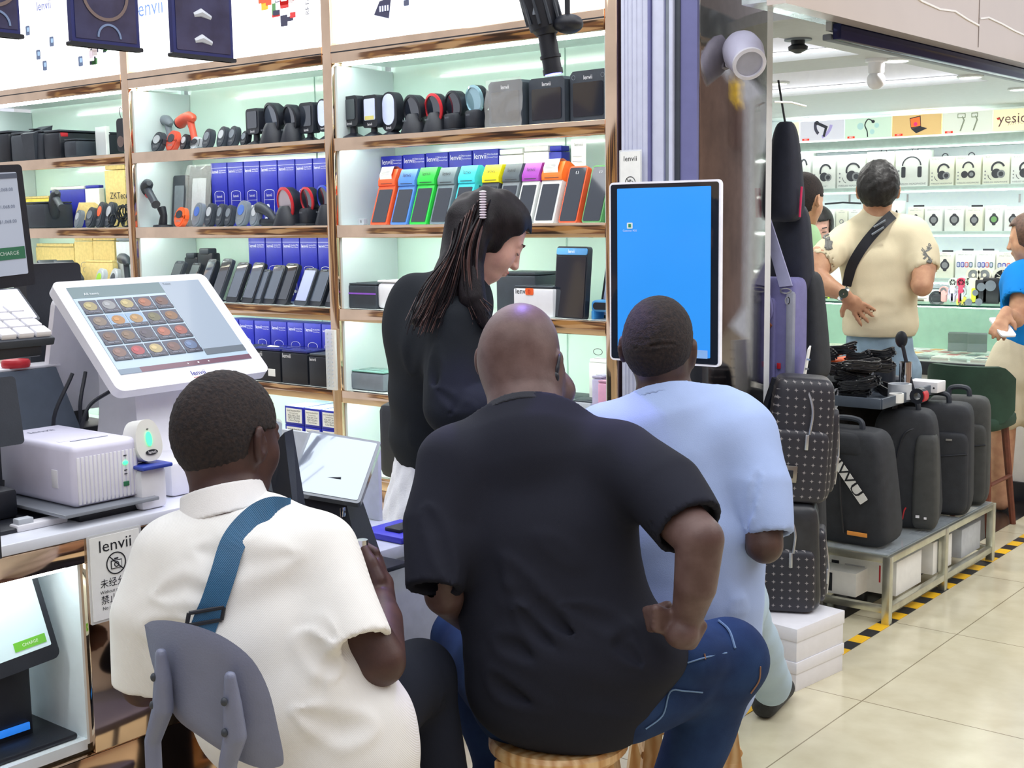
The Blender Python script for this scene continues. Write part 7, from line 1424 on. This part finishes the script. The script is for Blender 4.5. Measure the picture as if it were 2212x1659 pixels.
for p in (fR, fL): surf(cone(p+np.array([0, -.05, -.06]), p+np.array([-.04, .16, -.07]), .042, .034), p+np.array([-.12, -.13, -.1]), p+np.array([.1, .24, .06]), .007, 'shoe', BLK2, B1)
# wooden stools
def wood():
    m = mat('blond rubberwood', C(228, 184, 124), .4, noise=.1, nscale=8); nt = m.node_tree; N = nt.nodes; L = nt.links; b = N['Principled BSDF']; w_ = N.new('ShaderNodeTexWave'); w_.inputs['Scale'].default_value = 9; w_.inputs['Distortion'].default_value = 6; w_.inputs['Detail'].default_value = 3; tc = N.new('ShaderNodeTexCoord'); mp = N.new('ShaderNodeMapping'); mp.inputs['Scale'].default_value = (1.4, 5, .7)
    L.new(tc.outputs['Object'], mp.inputs[0]); L.new(mp.outputs[0], w_.inputs['Vector']); r = N.new('ShaderNodeValToRGB'); r.color_ramp.elements[0].color = (*C(236, 200, 146), 1); r.color_ramp.elements[1].color = (*C(206, 152, 92), 1); L.new(w_.outputs['Fac'], r.inputs[0]); L.new(r.outputs[0], b.inputs['Base Color']); return m
WOD = wood()
def stool(p, zt, label, r=.148, rz=0):
    t = thing('wooden_stool', label, 'stool', (p[0], p[1], 0), rz=rz, group='round blond wood stools'); m = MB(); m.lathe([(r*.93, zt-.032), (r, zt-.022), (r, zt-.008), (r*.95, zt), (.002, zt)], WOD, 48); m.build('seat', t)
    for k in range(4):
        a = math.radians(45+90*k); c_, s_ = math.cos(a), math.sin(a); m = MB(); m.hexa([(c_*.175+x, s_*.175+y, 0) for x, y in ((-.018, -.018), (.018, -.018), (.018, .018), (-.018, .018))]+[(c_*.105+x, s_*.105+y, zt-.030) for x, y in ((-.020, -.020), (.020, -.020), (.020, .020), (-.020, .020))], WOD); m.build('leg', t)
    for k in range(4):
        a = math.radians(45+90*k); b_ = a+math.pi/2; q1, z = .135, .24+.03*(k % 2); m = MB(); m.tube([(q1*1.12*math.cos(a), q1*1.12*math.sin(a), z), (q1*1.12*math.cos(b_), q1*1.12*math.sin(b_), z)], .011, WOD, 8); m.build('rung', t)
    m = MB(); m.box((0, 0, zt-.05), (.20, .20, .035), WOD); m.build('apron', t); return t
sp_ = JB(1206, 1600, 2.40); stool((sp_[0], sp_[1]), hemz-.003, 'round blond wood stool under the bald man', .142, math.radians(18))
# ---------------------------------------------------------------- man in light blue
JC, FC = mk(1.0); gp = J(1490, 1400, 2.88)
C1 = thing('person', 'person in a light blue short sleeved shirt and pale trousers facing the blue kiosk screen', 'person', (gp[0], gp[1], 0)); sv = side_of(gp)
tp = FC([(1432, 864, 2.97), (1452, 915, 2.95), (1475, 990, 2.93), (1490, 1150, 2.90), (1493, 1300, 2.88), (1492, 1400, 2.88), (1490, 1470, 2.88)]); ta = [.068, .165, .195, .172, .162, .160, .15]; tb_ = [.06, .095, .115, .125, .13, .135, .13]
shR = FC([(1600, 945, 2.92), (1648, 1050, 2.85), (1664, 1155, 2.80)]); shL = FC([(1310, 950, 2.95), (1270, 1060, 2.9), (1262, 1150, 2.88)])
base = union([loft(tp, ta, tb_, sv), elli(JC(1565, 925, 2.94), (.09, .09, .06)), elli(JC(1335, 930, 2.95), (.09, .09, .06))], .05); sR = sleeve(shR, [.078, .064, .044], .012); sL = sleeve(shL, [.08, .07, .05], .012)
cca = _n(JC(1425, 780, 2.99)-JC(1440, 880, 2.94)); ccp = JC(1433, 852, 2.96); cco = cone(ccp+cca*.06, ccp-cca*.07, .071, .092)
def shC(P): return np.maximum(smin(smin(smin(base(P), sR(P), .04), sL(P), .04), cco(P), .05), (P-ccp)@cca)
fl = [(FC([(1400, 985, 2.78), (1470, 1000, 2.77), (1560, 985, 2.78), (1620, 955, 2.8)]), .003, .004), (FC([(1642, 1000, 2.8), (1625, 1080, 2.78), (1630, 1170, 2.78)]), .007, .008), (FC([(1560, 1000, 2.78), (1600, 1060, 2.78), (1615, 1140, 2.78)]), .006, .014), (FC([(1560, 1250, 2.74), (1610, 1290, 2.76), (1640, 1280, 2.78)]), .009, .012), (FC([(1570, 1330, 2.74), (1610, 1310, 2.76), (1640, 1330, 2.78)]), .009, .012), (FC([(1430, 860, 2.85), (1440, 920, 2.82), (1448, 980, 2.8)]), .002, .004), (FC([(1590, 1200, 2.76), (1620, 1240, 2.76), (1645, 1250, 2.78)]), .007, .010)]
LB = fabric('light blue shirt cloth', (166, 186, 228), 500, .2)
surf(wrinkle(folds(shC, fl), .0025, 20, 6), *bound(tp+shR+shL, .15), .007, 'shirt', LB, C1)
def bandC(P): z = (P-ccp)@cca; return np.maximum(cco(P)-.006, np.abs(z+.011)-.011)
surf(bandC, ccp-.14, ccp+.14, .0035, 'collar', LB, C1)
hc = J(1422, 752, 2.98); HA = frm(116, 3, 2); hf = head_sdf(hc, HA, .97, wide=1.0); nk = chain(FC([(1428, 770, 2.96), (1432, 820, 2.96), (1440, 880, 2.95)]), [.058, .060, .08])
core = loft(tp[:5], [x*.6 for x in ta[:5]], [x*.6 for x in tb_[:5]], sv); aR_ = chain(FC([(1640, 1050, 2.85), (1652, 1178, 2.79), (1600, 1150, 3.02)]), [.05, .040, .032]); aL_ = chain(FC([(1275, 1060, 2.9), (1270, 1170, 2.9), (1330, 1150, 3.1)]), [.05, .04, .03])
surf(lambda P: smin(smin(smin(hf(P), nk(P), .03), core(P), .03), union([aR_, aL_], .02)(P), .02), *bound([hc, tp[3], JC(1650, 1180, 2.8), JC(1265, 1180, 2.9)], .13), .006, 'body', SKC, C1)
fn = folds(crop_hair(hc, HA, .97, .005, -.072, 1.0, .055), [(FC([(1370, 752, 2.88), (1425, 745, 2.86), (1480, 742, 2.88)]), .0045, .004)])
surf(wrinkle(fn, .0009, 420, 4), hc-.14, hc+.14, .0035, 'hair', HAIRC, C1)
PB = fabric('pale blue trouser cloth', (176, 198, 216), 500, .2); kR = J(1585, 1290, 3.38); fR = onz(1652, 1548, .0); aR2 = J(1664, 1478, 3.70); kL = J(1430, 1290, 3.45); fL = np.array([kL[0]+.02, kL[1]+.1, 0])
pj = union([chain(FC([(1520, 1410, 2.9)])+[kR], [.12, .085]), chain([kR, aR2], [.082, .062]), chain(FC([(1450, 1410, 2.9)])+[kL], [.12, .085]), chain([kL, fL+np.array([0, 0, .12])], [.08, .05]), elli(J(1492, 1420, 2.9), (.17, .15, .09))], .04)
surf(wrinkle(pj, .005, 22, 2), *bound([kR, kL, aR2, fL+np.array([0, 0, .1]), J(1490, 1430, 2.9)], .16), .008, 'trousers', PB, C1)
SHO = mat('black knit sneaker', C(44, 46, 50), .7, noise=.2, nscale=90)
for p, d in ((fR, np.array([-.02, .16, 0])), (fL, np.array([-.03, .16, 0]))): p = p+np.array([0, 0, .038]); surf(cut(union([cone(p, p+d, .040, .034), cone(p+np.array([0, 0, .03]), p+np.array([0, .0, .07]), .034, .034)], .02), p-np.array([0, 0, .036]), (0, 0, -1)), p+np.array([-.12, -.1, -.07]), p+np.array([.1, .26, .14]), .006, 'shoe', SHO, C1)
s2 = J(1480, 1440, 2.97); stool((s2[0], s2[1]), .455, 'second round wooden stool behind the first, under the light blue shirt man', .15, math.radians(40))
# ---------------------------------------------------------------- woman in black
JD, FD = mk(1.0); g0 = onz(960, 1575, 0)
D1 = thing('person', 'person in a black blouse and long white skirt with long dark hair standing bent over', 'person', (g0[0], g0[1], 0)); sv = side_of(g0)
SKD = skin('light skin', (216, 172, 156), (206, 158, 146), sss=.1); SKR = (.0)
BLS = fabric('black blouse cotton', (32, 36, 42), 400, .2)
tp = FD([(1012, 612, 3.50), (985, 655, 3.52), (958, 730, 3.56), (945, 840, 3.60), (932, 935, 3.62), (935, 965, 3.62)]); ta = [.055, .105, .138, .132, .115, .10]; tb_ = [.055, .135, .18, .165, .15, .14]
ar = FD([(992, 700, 3.40), (982, 880, 3.34), (1050, 880, 3.30)]); arL = FD([(1000, 700, 3.66), (1010, 860, 3.7), (1070, 850, 3.5)])
base = union([loft(tp, ta, tb_, sv), elli(JD(892, 700, 3.56), (.08, .08, .14))], .05); sR = chain(ar, [.085, .082, .062]); sL = chain(arL, [.07, .065, .05])
def shD(P): return smin(smin(base(P), sR(P), .03), sL(P), .03)
fl = [(FD([(935, 700, 3.3), (930, 760, 3.3), (945, 830, 3.3), (950, 900, 3.3)]), .012, .012), (FD([(900, 620, 3.4), (880, 720, 3.4), (880, 820, 3.42)]), .006, .02), (FD([(960, 690, 3.3), (1000, 740, 3.26), (1035, 800, 3.24)]), .007, .012), (FD([(940, 840, 3.28), (990, 880, 3.24), (1040, 880, 3.22)]), .008, .012), (FD([(850, 920, 3.45), (900, 960, 3.45), (960, 980, 3.45)]), .006, .015), (FD([(970, 900, 3.26), (1000, 850, 3.25), (1040, 830, 3.24)]), .006, .010)]
surf(wrinkle(folds(shD, fl), .004, 18, 7), *bound(tp+ar+arL, .2), .007, 'blouse', BLS, D1)
# collar
surf(union([chain(FD([(985, 590, 3.42), (1010, 640, 3.40), (1045, 690, 3.36)]), [.018, .022, .016])], .01), *bound(FD([(985, 590, 3.42), (1045, 690, 3.36)]), .06), .005, 'collar', BLS, D1)
hc = JD(1060, 512, 3.50); HA = frm(52, 36, 0); hf = head_sdf(hc, HA, .97, True, ears=False, jaw=.95, wide=.97)
nk = chain(FD([(1040, 530, 3.5), (1015, 580, 3.5), (1000, 630, 3.51)]), [.052, .050, .065]); aw = chain([ar[2], JD(1085, 862, 3.26)], [.035, .026]); hd = hand(JD(1085, 862, 3.26), sv*.9+np.array([0, 0, -.2]), (0, 0, 1), .92, 1, .3)
core = loft(tp, [x*.6 for x in ta], [x*.55 for x in tb_], sv); hip = JD(938, 1000, 3.64); ft = [onz(905, 1560, 0), onz(985, 1575, 0)]
lg = union([chain([hip+s*.07*_n(g0*np.array([1, 1, 0])), (hip+f_)/2*np.array([1, 1, 1])+np.array([0, 0, .04]), f_+np.array([0, 0, .09])], [.075, .05, .034]) for s, f_ in ((-1, ft[0]), (1, ft[1]))]+[cone(f_+np.array([0, 0, .075]), f_+sv*.13+np.array([0, 0, .045]), .033, .024) for f_ in ft], .02)
surf(lambda P: smin(smin(smin(smin(hf(P), nk(P), .025), core(P), .03), aw(P), .02), np.minimum(lg(P), union(hd, .006)(P)), .02), *bound([hc, hip, ft[0]+np.array([0, 0, .1]), ft[1]+sv*.1+np.array([0, 0, .1]), JD(1100, 870, 3.26), tp[2]], .13), .0042, 'body', SKD, D1)
# face details
def hl(v): return hc+HA@(np.array(v)*.97)
m = MB(); L0 = np.array(D1.location)
for s in (1,):
    m.tube([tuple(hl((s*.050, .074, .028))-L0), tuple(hl((s*.036, .086, .031))-L0), tuple(hl((s*.020, .0885, .027))-L0)], [.001, .0026, .0018], mat('brow hair', C(70, 54, 50), .8), 6)
    m.tube([tuple(hl((s*.046, .078, .001))-L0), tuple(hl((s*.034, .086, -.001))-L0), tuple(hl((s*.021, .085, .002))-L0)], [.0008, .0016, .0008], BLK, 6)
o = m.build('lashes_and_brows', D1)
m = MB(); m.ell((0, 0, 0), (.018, .0045, .0036), mat('rose lipstick', C(200, 70, 84), .4)); m.ell((0, -.0015, -.0085), (.015, .0045, .004), MATS['rose lipstick']); o = m.build('lips', D1); o.matrix_parent_inverse = Matrix.Translation(D1.location).inverted(); o.matrix_world = Matrix.Translation(D1.location)@Matrix.Identity(4)
A4 = Matrix(HA).to_4x4() if False else Matrix([list(HA[i])+[0] for i in range(3)]+[[0, 0, 0, 1]]); p = hl((0, .0945, -.0545)); o.matrix_parent_inverse = Matrix.Identity(4); o.location = tuple(p-L0); o.rotation_euler = A4.to_euler()
# hair: cap + falling masses + strands
HRD = mat('long dark brown hair', C(22, 16, 21), .5, noise=.3, nscale=60, bump=.6, bscale=90, aniso=(6, 6, .6), spec=.25)
cap_, loc_ = skull_only(hc, HA, .97, .012, .97)
def hairD(P):
    q = loc_(P); x, y, z = q[:, 0], q[:, 1], q[:, 2]; d = cap_(P)
    face = np.minimum(y-(.026+np.maximum(z, 0)*.5), .072-z); d = np.maximum(d, face)
    d = np.maximum(d, -z-.07)
    L = union([chain(FD([(1015, 470, 3.48), (985, 560, 3.44), (950, 640, 3.40), (905, 690, 3.36)]), [.06, .048, .045, .020]), chain(FD([(1030, 490, 3.43), (1014, 570, 3.39), (1022, 645, 3.35), (1052, 700, 3.33)]), [.036, .036, .034, .018]), chain(FD([(1010, 480, 3.46), (990, 570, 3.42), (965, 660, 3.38)]), [.06, .045, .03])], .012)
    return smin(d, L(P), .02)
surf(wrinkle(hairD, .004, 60, 3, (1, 1, .25)), *bound([hc]+FD([(905, 700, 3.36), (1065, 705, 3.33)]), .14), .0048, 'hair', HRD, D1); HO = D1.children[-1] if D1.children[-1].name.startswith('hair') else [c for c in D1.children if c.name.startswith('hair')][0]
q = random.Random(8); m = MB(); HR2 = mat('brown hair strand', C(92, 66, 62), .35, noise=.2, spec=.6); L0 = np.array(D1.location)
for k in range(120):
    u_ = q.random()
    if k % 5 < 3: a = [(1040-60*u_, 425+70*u_), (1010-45*u_, 520+30*u_), (985-75*u_, 620+20*q.random()), (955-80*u_, 690+q.uniform(-10, 40))]; dd = (3.40, 3.37, 3.34, 3.31)
    else: a = [(1060-30*u_, 430+40*u_), (1034-35*u_, 540), (1038-35*u_, 630), (1066-45*u_, 690+q.uniform(-30, 14))]; dd = (3.39, 3.355, 3.33, 3.31)
    P = [J(x, y, d+q.uniform(-.005, .02))-L0 for (x, y), d in zip(a, dd)]; P = spl(P, 5); n = len(P); m.tube(P, [.0022*(1-.75*i/n) for i in range(n)], HRD if k % 3 else HR2, 4)
m.build('hair_strands', HO if False else D1)
m = MB()
for k in range(11): p = J(1043, 414+5.6*k, 3.375)-L0; m.ell(tuple(p), (.010, .010, .0032), mat('pearl beads', C(232, 220, 232), .15, coat=1), n=12, k=6)
o = m.build('hair_clip'); o.location = D1.location; tag(o, 'pearl beaded hair clip in the dark hair of the woman', 'hair clip')
# skirt
SKT = fabric('white crinkle cotton', (240, 240, 246), 220, .5); zs = [hip+np.array([0, 0, .03]), JD(915, 1150, 3.62), JD(915, 1330, 3.64), JD(925, 1530, 3.64)]
zs[3][2] = .13; sk = cut(loft(zs, [.105, .125, .135, .15], [.14, .16, .175, .18], sv), (0, 0, .10), (0, 0, -1)); cc_ = zs[1]
def skf(P): d = sk(P); q = P-cc_; a = np.arctan2(q@sv, q[:, 0]*sv[1]*-1+q[:, 1]*sv[0]); w_ = np.clip((1.0-P[:, 2])/.8, 0, 1); return d+.008*w_*np.sin(a*17+3*np.sin(P[:, 2]*5))+.002*np.sin(P[:, 2]*60+a*9)
surf(skf, *bound(zs, .22), .008, 'skirt', SKT, D1)
for f_ in ft: p = f_+sv*.05; m = MB(); m.box((0, 0, .012), (.075, .24, .024), WHT, .01); m.box((0, .0, .05), (.07, .05, .05), WHT, .015); o = m.build('sandal', D1); o.location = tuple(p-L0); o.rotation_euler = (0, 0, math.atan2(sv[1], sv[0])-math.pi/2)
# ---------------------------------------------------------------- second shop people
JE, FE = mk(6.0/6.35); k6 = 6.0/6.35; g0 = J(1900, 900, 6.0)
E1 = thing('person', 'person in a cream t-shirt with black crossbody strap, hand on back', 'person', (g0[0], g0[1], 0)); sv = side_of(g0); L0 = np.array(E1.location)
CRM = fabric('cream jersey', (226, 216, 186), 400, .2); SKE = skin('tan skin', (206, 160, 128), (190, 142, 114))
tp = FE([(1893, 466, 6.35), (1893, 500, 6.35), (1896, 560, 6.35), (1898, 640, 6.33), (1900, 700, 6.33)]); ta = [.07, .15, .18, .168, .175]; tb_ = [.06, .10, .125, .12, .125]; ta = [x*k6 for x in ta]; tb_ = [x*k6 for x in tb_]
shL = FE([(1822, 518, 6.33), (1794, 545, 6.26), (1770, 570, 6.2)]); shR = FE([(1968, 508, 6.33), (1990, 545, 6.3), (1999, 585, 6.25)])
def shE(P): return smin(smin(loft(tp, ta, tb_, sv)(P), sleeve(shL, [.066, .072, .062], .014)(P), .035), sleeve(shR, [.085, .075, .056], .014)(P), .05)
hz_ = ZP(730, float(JE(1900, 730, 6.2)[0]), float(JE(1900, 730, 6.2)[1]))
fl = [(FE([(1830, 600, 6.18), (1850, 660, 6.18), (1900, 690, 6.18)]), .010, .018), (FE([(1840, 690, 6.18), (1900, 660, 6.18), (1970, 670, 6.2)]), .010, .02), (FE([(1975, 520, 6.2), (1968, 560, 6.2), (1972, 600, 6.2)]), .010, .014), (FE([(1820, 520, 6.2), (1822, 560, 6.2), (1835, 600, 6.2)]), .008, .014), (FE([(1880, 540, 6.16), (1890, 600, 6.16), (1880, 650, 6.16)]), .006, .02), (FE([(1930, 560, 6.18), (1935, 620, 6.16)]), .006, .02), (FE([(1840, 715, 6.18), (1910, 700, 6.16), (1980, 710, 6.2)]), .008, .02)]
shEf = folds(shE, fl); shEs = cut(wrinkle(shEf, .004, 14, 3), (0, 0, hz_), (0, 0, -1)); surf(shEs, *bound(tp+shL+shR+[JE(1900, 720, 6.3)], .22), .011, 't_shirt', CRM, E1)
m = MB(); q = random.Random(2)
for cx_, cy_ in ((1786, 520), (2001, 545)):
    for k in range(7):
        P = [p for p in [onsurf(shE, cx_+q.uniform(-11, 11), cy_+q.uniform(-20, 20), 5.3, -.004) for _ in range(6)] if p is not None][:3]
        if len(P) == 3: m.tube(spl([p-L0 for p in P], 4), [.007]*9, mat('grey shirt print', C(120, 122, 120), .8), 5)
m.build('sleeve_print', E1)
hc = JE(1897, 412, 6.34); HA = frm(112, 6, 0); hf = head_sdf(hc, HA, 1.02); aL = chain(FE([(1775, 555, 6.22), (1762, 596, 6.16), (1790, 620, 6.1), (1826, 638, 6.08)]), [.055, .048, .042, .028]); aR_ = chain(FE([(1997, 570, 6.26), (1992, 618, 6.2), (1975, 600, 6.45)]), [.052, .045, .035])
w0 = JE(1828, 640, 6.08); hd = hand(w0, JE(1862, 672, 6.12)-w0, CAM-w0, 1.0, -1, .08, .22, 1.0); nk = chain(FE([(1896, 430, 6.34), (1894, 462, 6.34), (1893, 500, 6.35)]), [.056, .058, .07])
surf(lambda P: smin(smin(smin(smin(hf(P), nk(P), .03), loft(tp, [x*.6 for x in ta], [x*.6 for x in tb_], sv)(P), .03), union([aL, aR_], .02)(P), .02), union(hd, .006)(P), .01), *bound([hc, tp[4], w0, JE(1762, 600, 6.1), JE(2000, 620, 6.2)], .17), .0075, 'body', SKE, E1)
BH = mat('short black hair', C(16, 15, 17), .6, noise=.3, nscale=80, bump=.8, bscale=120); surf(wrinkle(crop_hair(hc, HA, 1.02, .012, -.075, 1.0, .07), .003, 130, 3), hc-.16, hc+.16, .007, 'hair', BH, E1)
PJ = mat('light wash denim', C(140, 166, 186), .85, noise=.15, nscale=14, bump=.3, bscale=500); hp = JE(1900, 745, 6.35)
surf(wrinkle(union([loft([hp+np.array([0, 0, .02]), hp-np.array([0, 0, .14])], [.15, .15], [.11, .11], sv)]+[chain([hp-np.array([0, 0, .12])+sv*s*.09, np.array([hp[0], hp[1], .30])+sv*s*.10], [.095, .085]) for s in (-1, 1)], .03), .006, 14, 5), *bound([hp, np.array([hp[0], hp[1], .25])], .28), .012, 'jeans', PJ, E1)
surf(union([chain([np.array([hp[0], hp[1], .4])+sv*s*.10, np.array([hp[0], hp[1], .06])+sv*s*.10, np.array([hp[0], hp[1]+.16, .05])+sv*s*.10], [.06, .045, .04]) for s in (-1, 1)], .01), *bound([np.array([hp[0], hp[1], .25])], .3), .012, 'legs', SKE, E1)
E2 = thing('crossbody_strap', 'black crossbody strap with slider across the cream t-shirt back', 'strap', tuple(JE(1870, 560, 6.1))); strapon(shE, [(1928, 464), (1908, 482), (1880, 512), (1856, 545), (1838, 580), (1830, 618)], 5.4, .045, BLK, 'webbing', E2, .012, .004)
pA, pB = onsurf(shE, 1894, 497, 5.4, .022), onsurf(shE, 1903, 486, 5.4, .022); m = MB(); m.tube([tuple(pA-np.array(E2.location)-.02*sv-np.array([0, 0, .02])), tuple(pA-np.array(E2.location)+.03*sv+np.array([0, 0, .012]))], .005, GRY, 6); m.tube([tuple(pB-np.array(E2.location)-.03*sv-np.array([0, 0, .01])), tuple(pB-np.array(E2.location)+.02*sv+np.array([0, 0, .02]))], .005, GRY, 6); m.build('slider', E2)
p = JE(1822, 634, 6.05); m = MB(); ax = Vector(JE(1834, 646, 6.08)-JE(1810, 628, 6.08)).to_track_quat('Z', 'Y').to_matrix().to_4x4(); m.lathe([(.034, -.010), (.037, 0), (.034, .010)], CHROME, 24, T=ax); m.disc((0, 0), .020, .006, mat('watch dial', C(70, 80, 72), .2), T=TR(*( (_n(CAM-p)*.036)))@RZ(20)); o = m.build('wrist_watch'); o.location = p; tag(o, 'steel wrist watch on the hand resting on the cream t-shirt', 'watch')
# man in green, behind the hanging bags
g0 = J(1725, 700, 6.3); F1 = thing('person', 'person in a pale green t-shirt half hidden behind the hanging bags', 'person', (g0[0], g0[1], 0)); sv = side_of(g0)
hc = J(1738, 432, 6.25); HA = frm(80, 10, 0); tp = [J(1722, 505, 6.3), J(1712, 545, 6.3), J(1708, 700, 6.3)]
surf(union([head_sdf(hc, HA, 1.02), chain([hc, tp[0]], [.055, .06]), loft(tp, [.05, .08, .08], [.05, .07, .07], sv), chain([J(1745, 590, 6.2), J(1757, 640, 6.15), J(1725, 655, 6.0)], [.045, .04, .03])], .03), *bound([hc, tp[1], tp[2], J(1757, 640, 6.15)], .16), .010, 'body', SKE, F1)
surf(crop_hair(hc, HA, 1.02, .006, -.07, 1.0, .06), hc-.16, hc+.16, .008, 'hair', HAIRC, F1)
surf(union([loft(tp, [.09, .13, .14], [.08, .11, .12], sv), sleeve([J(1738, 520, 6.25), J(1748, 585, 6.2)], [.075, .065], .014)], .05), *bound(tp+[J(1748, 585, 6.2)], .2), .013, 't_shirt', fabric('pale green jersey', (164, 204, 160), 400, .2), F1)
surf(union([chain([tp[2], np.array([tp[2][0], tp[2][1], .05])], [.11, .07])], .02), *bound([tp[2], np.array([tp[2][0], tp[2][1], .05])], .15), .015, 'trousers', BLK2, F1)
# woman behind the showcase
g0 = J(1770, 600, 8.15); G1 = thing('person', 'person with black hair in a white top looking down behind the glass showcase', 'person', (g0[0], g0[1], 0)); sv = side_of(g0)
hc = J(1768, 490, 8.15); HA = frm(-62, 22, 0); tp = [J(1766, 532, 8.2), J(1766, 562, 8.2), J(1766, 680, 8.2)]
surf(union([head_sdf(hc, HA, .98, True), chain([hc, tp[0]], [.045, .05]), loft(tp, [.05, .1, .1], [.05, .07, .08], sv)], .03), *bound([hc]+tp, .16), .008, 'body', SKD, G1)
def hG(P): q = (P-hc)@HA; x, y, z = q[:, 0], q[:, 1], q[:, 2]; d = elli((0, -.012, .02), (.092, .112, .108))(q); d = smin(d, elli((.0, -.03, -.07), (.095, .075, .12))(q), .03); return np.maximum(d, np.minimum(np.minimum(y-.03, .066-z), .064-np.abs(x)+np.maximum(0, -.0)))
surf(hG, hc-.25, hc+.2, .008, 'hair', BH, G1); surf(loft(tp, [.07, .17, .17], [.06, .1, .1], sv), *bound(tp, .22), .014, 'blouse', fabric('white blouse', (232, 234, 238)), G1)
surf(union([chain([tp[2], np.array([tp[2][0], tp[2][1], .08])], [.11, .075])], .02), *bound([tp[2], np.array([tp[2][0], tp[2][1], .08])], .15), .016, 'trousers', BLK2, G1)
m = MB()
for s in (-1, 1): m.tube([tuple(hc+HA@np.array((s*.046, .084, .030))-np.array(G1.location)), tuple(hc+HA@np.array((s*.018, .096, .030))-np.array(G1.location))], .003, BLK, 6); m.tube([tuple(hc+HA@np.array((s*.044, .086, .002))-np.array(G1.location)), tuple(hc+HA@np.array((s*.020, .090, .001))-np.array(G1.location))], .0022, BLK, 6)
m.build('brows', G1); m = MB(); m.ell(tuple(hc+HA@np.array((0, .092, -.058))-np.array(G1.location)), (.02, .010, .006), MATS['rose lipstick']); m.build('lips', G1)
# woman in blue at right edge
g0 = J(2225, 700, 6.8); H1 = thing('person', 'person in a bright blue top and cream trousers cut by the right photo edge', 'person', (g0[0], g0[1], 0)); sv = side_of(g0); hc = J(2224, 515, 6.8); HA = frm(190, 12, 0)
tp = [J(2235, 575, 6.82), J(2235, 610, 6.82), J(2232, 700, 6.8), J(2225, 735, 6.8)]; aw = chain([J(2205, 640, 6.65), J(2196, 690, 6.6), J(2172, 676, 6.48)], [.05, .04, .026]); w0 = J(2172, 676, 6.48); hd = hand(w0, J(2158, 712, 6.4)-w0, CAM-w0, .95, 1, .25)
surf(union([head_sdf(hc, HA, .98, True), chain([hc, tp[0]], [.048, .055]), loft(tp, [.05, .09, .09, .08], [.05, .07, .08, .08], sv), aw]+hd, .012), *bound([hc]+tp+[w0, J(2158, 712, 6.4)], .16), .0075, 'body', SKE, H1)
surf(np_ if False else (lambda P: np.maximum(elli((0, -.015, .03), (.088, .112, .10))((P-hc)@HA), np.minimum(((P-hc)@HA)[:, 1]-.045, .075-((P-hc)@HA)[:, 2]))), hc-.18, hc+.18, .008, 'hair', mat('brown tied hair', C(92, 66, 54), .5, noise=.3, nscale=80), H1)
surf(union([loft(tp, [.07, .16, .15, .14], [.06, .1, .11, .11], sv), sleeve([J(2208, 600, 6.75), J(2200, 655, 6.62)], [.085, .075], .014)], .05), *bound(tp+[J(2200, 655, 6.62)], .2), .011, 'blue_top', fabric('bright blue jersey', (20, 130, 214), 400), H1)
hp = J(2215, 760, 6.8); surf(wrinkle(union([loft([hp, hp-np.array([0, 0, .12])], [.16, .17], [.12, .12], sv), chain([hp-sv*.07-np.array([0, 0, .1]), np.array([hp[0], hp[1], .5])-sv*.10], [.12, .10]), chain([hp+sv*.07-np.array([0, 0, .1]), np.array([hp[0], hp[1], .5])+sv*.08], [.12, .10])], .03), .008, 16, 2), *bound([hp, np.array([hp[0], hp[1], .5])], .3), .013, 'trousers', fabric('cream linen', (214, 204, 180), 300), H1)
surf(union([chain([np.array([hp[0], hp[1], .6])+sv*s*.09, np.array([hp[0], hp[1], .05])+sv*s*.09], [.07, .045]) for s in (-1, 1)], .01), *bound([np.array([hp[0], hp[1], .3])], .36), .013, 'legs', SKE, H1)
m = MB(); m.rr((0, 0), .075, .15, .012, .009, WHT); o = m.build('smartphone'); o.location = tuple(J(2166, 705, 6.43)); o.rotation_euler = (math.radians(-60), 0, .8); tag(o, 'white phone held in the hand of the woman in blue', 'phone')
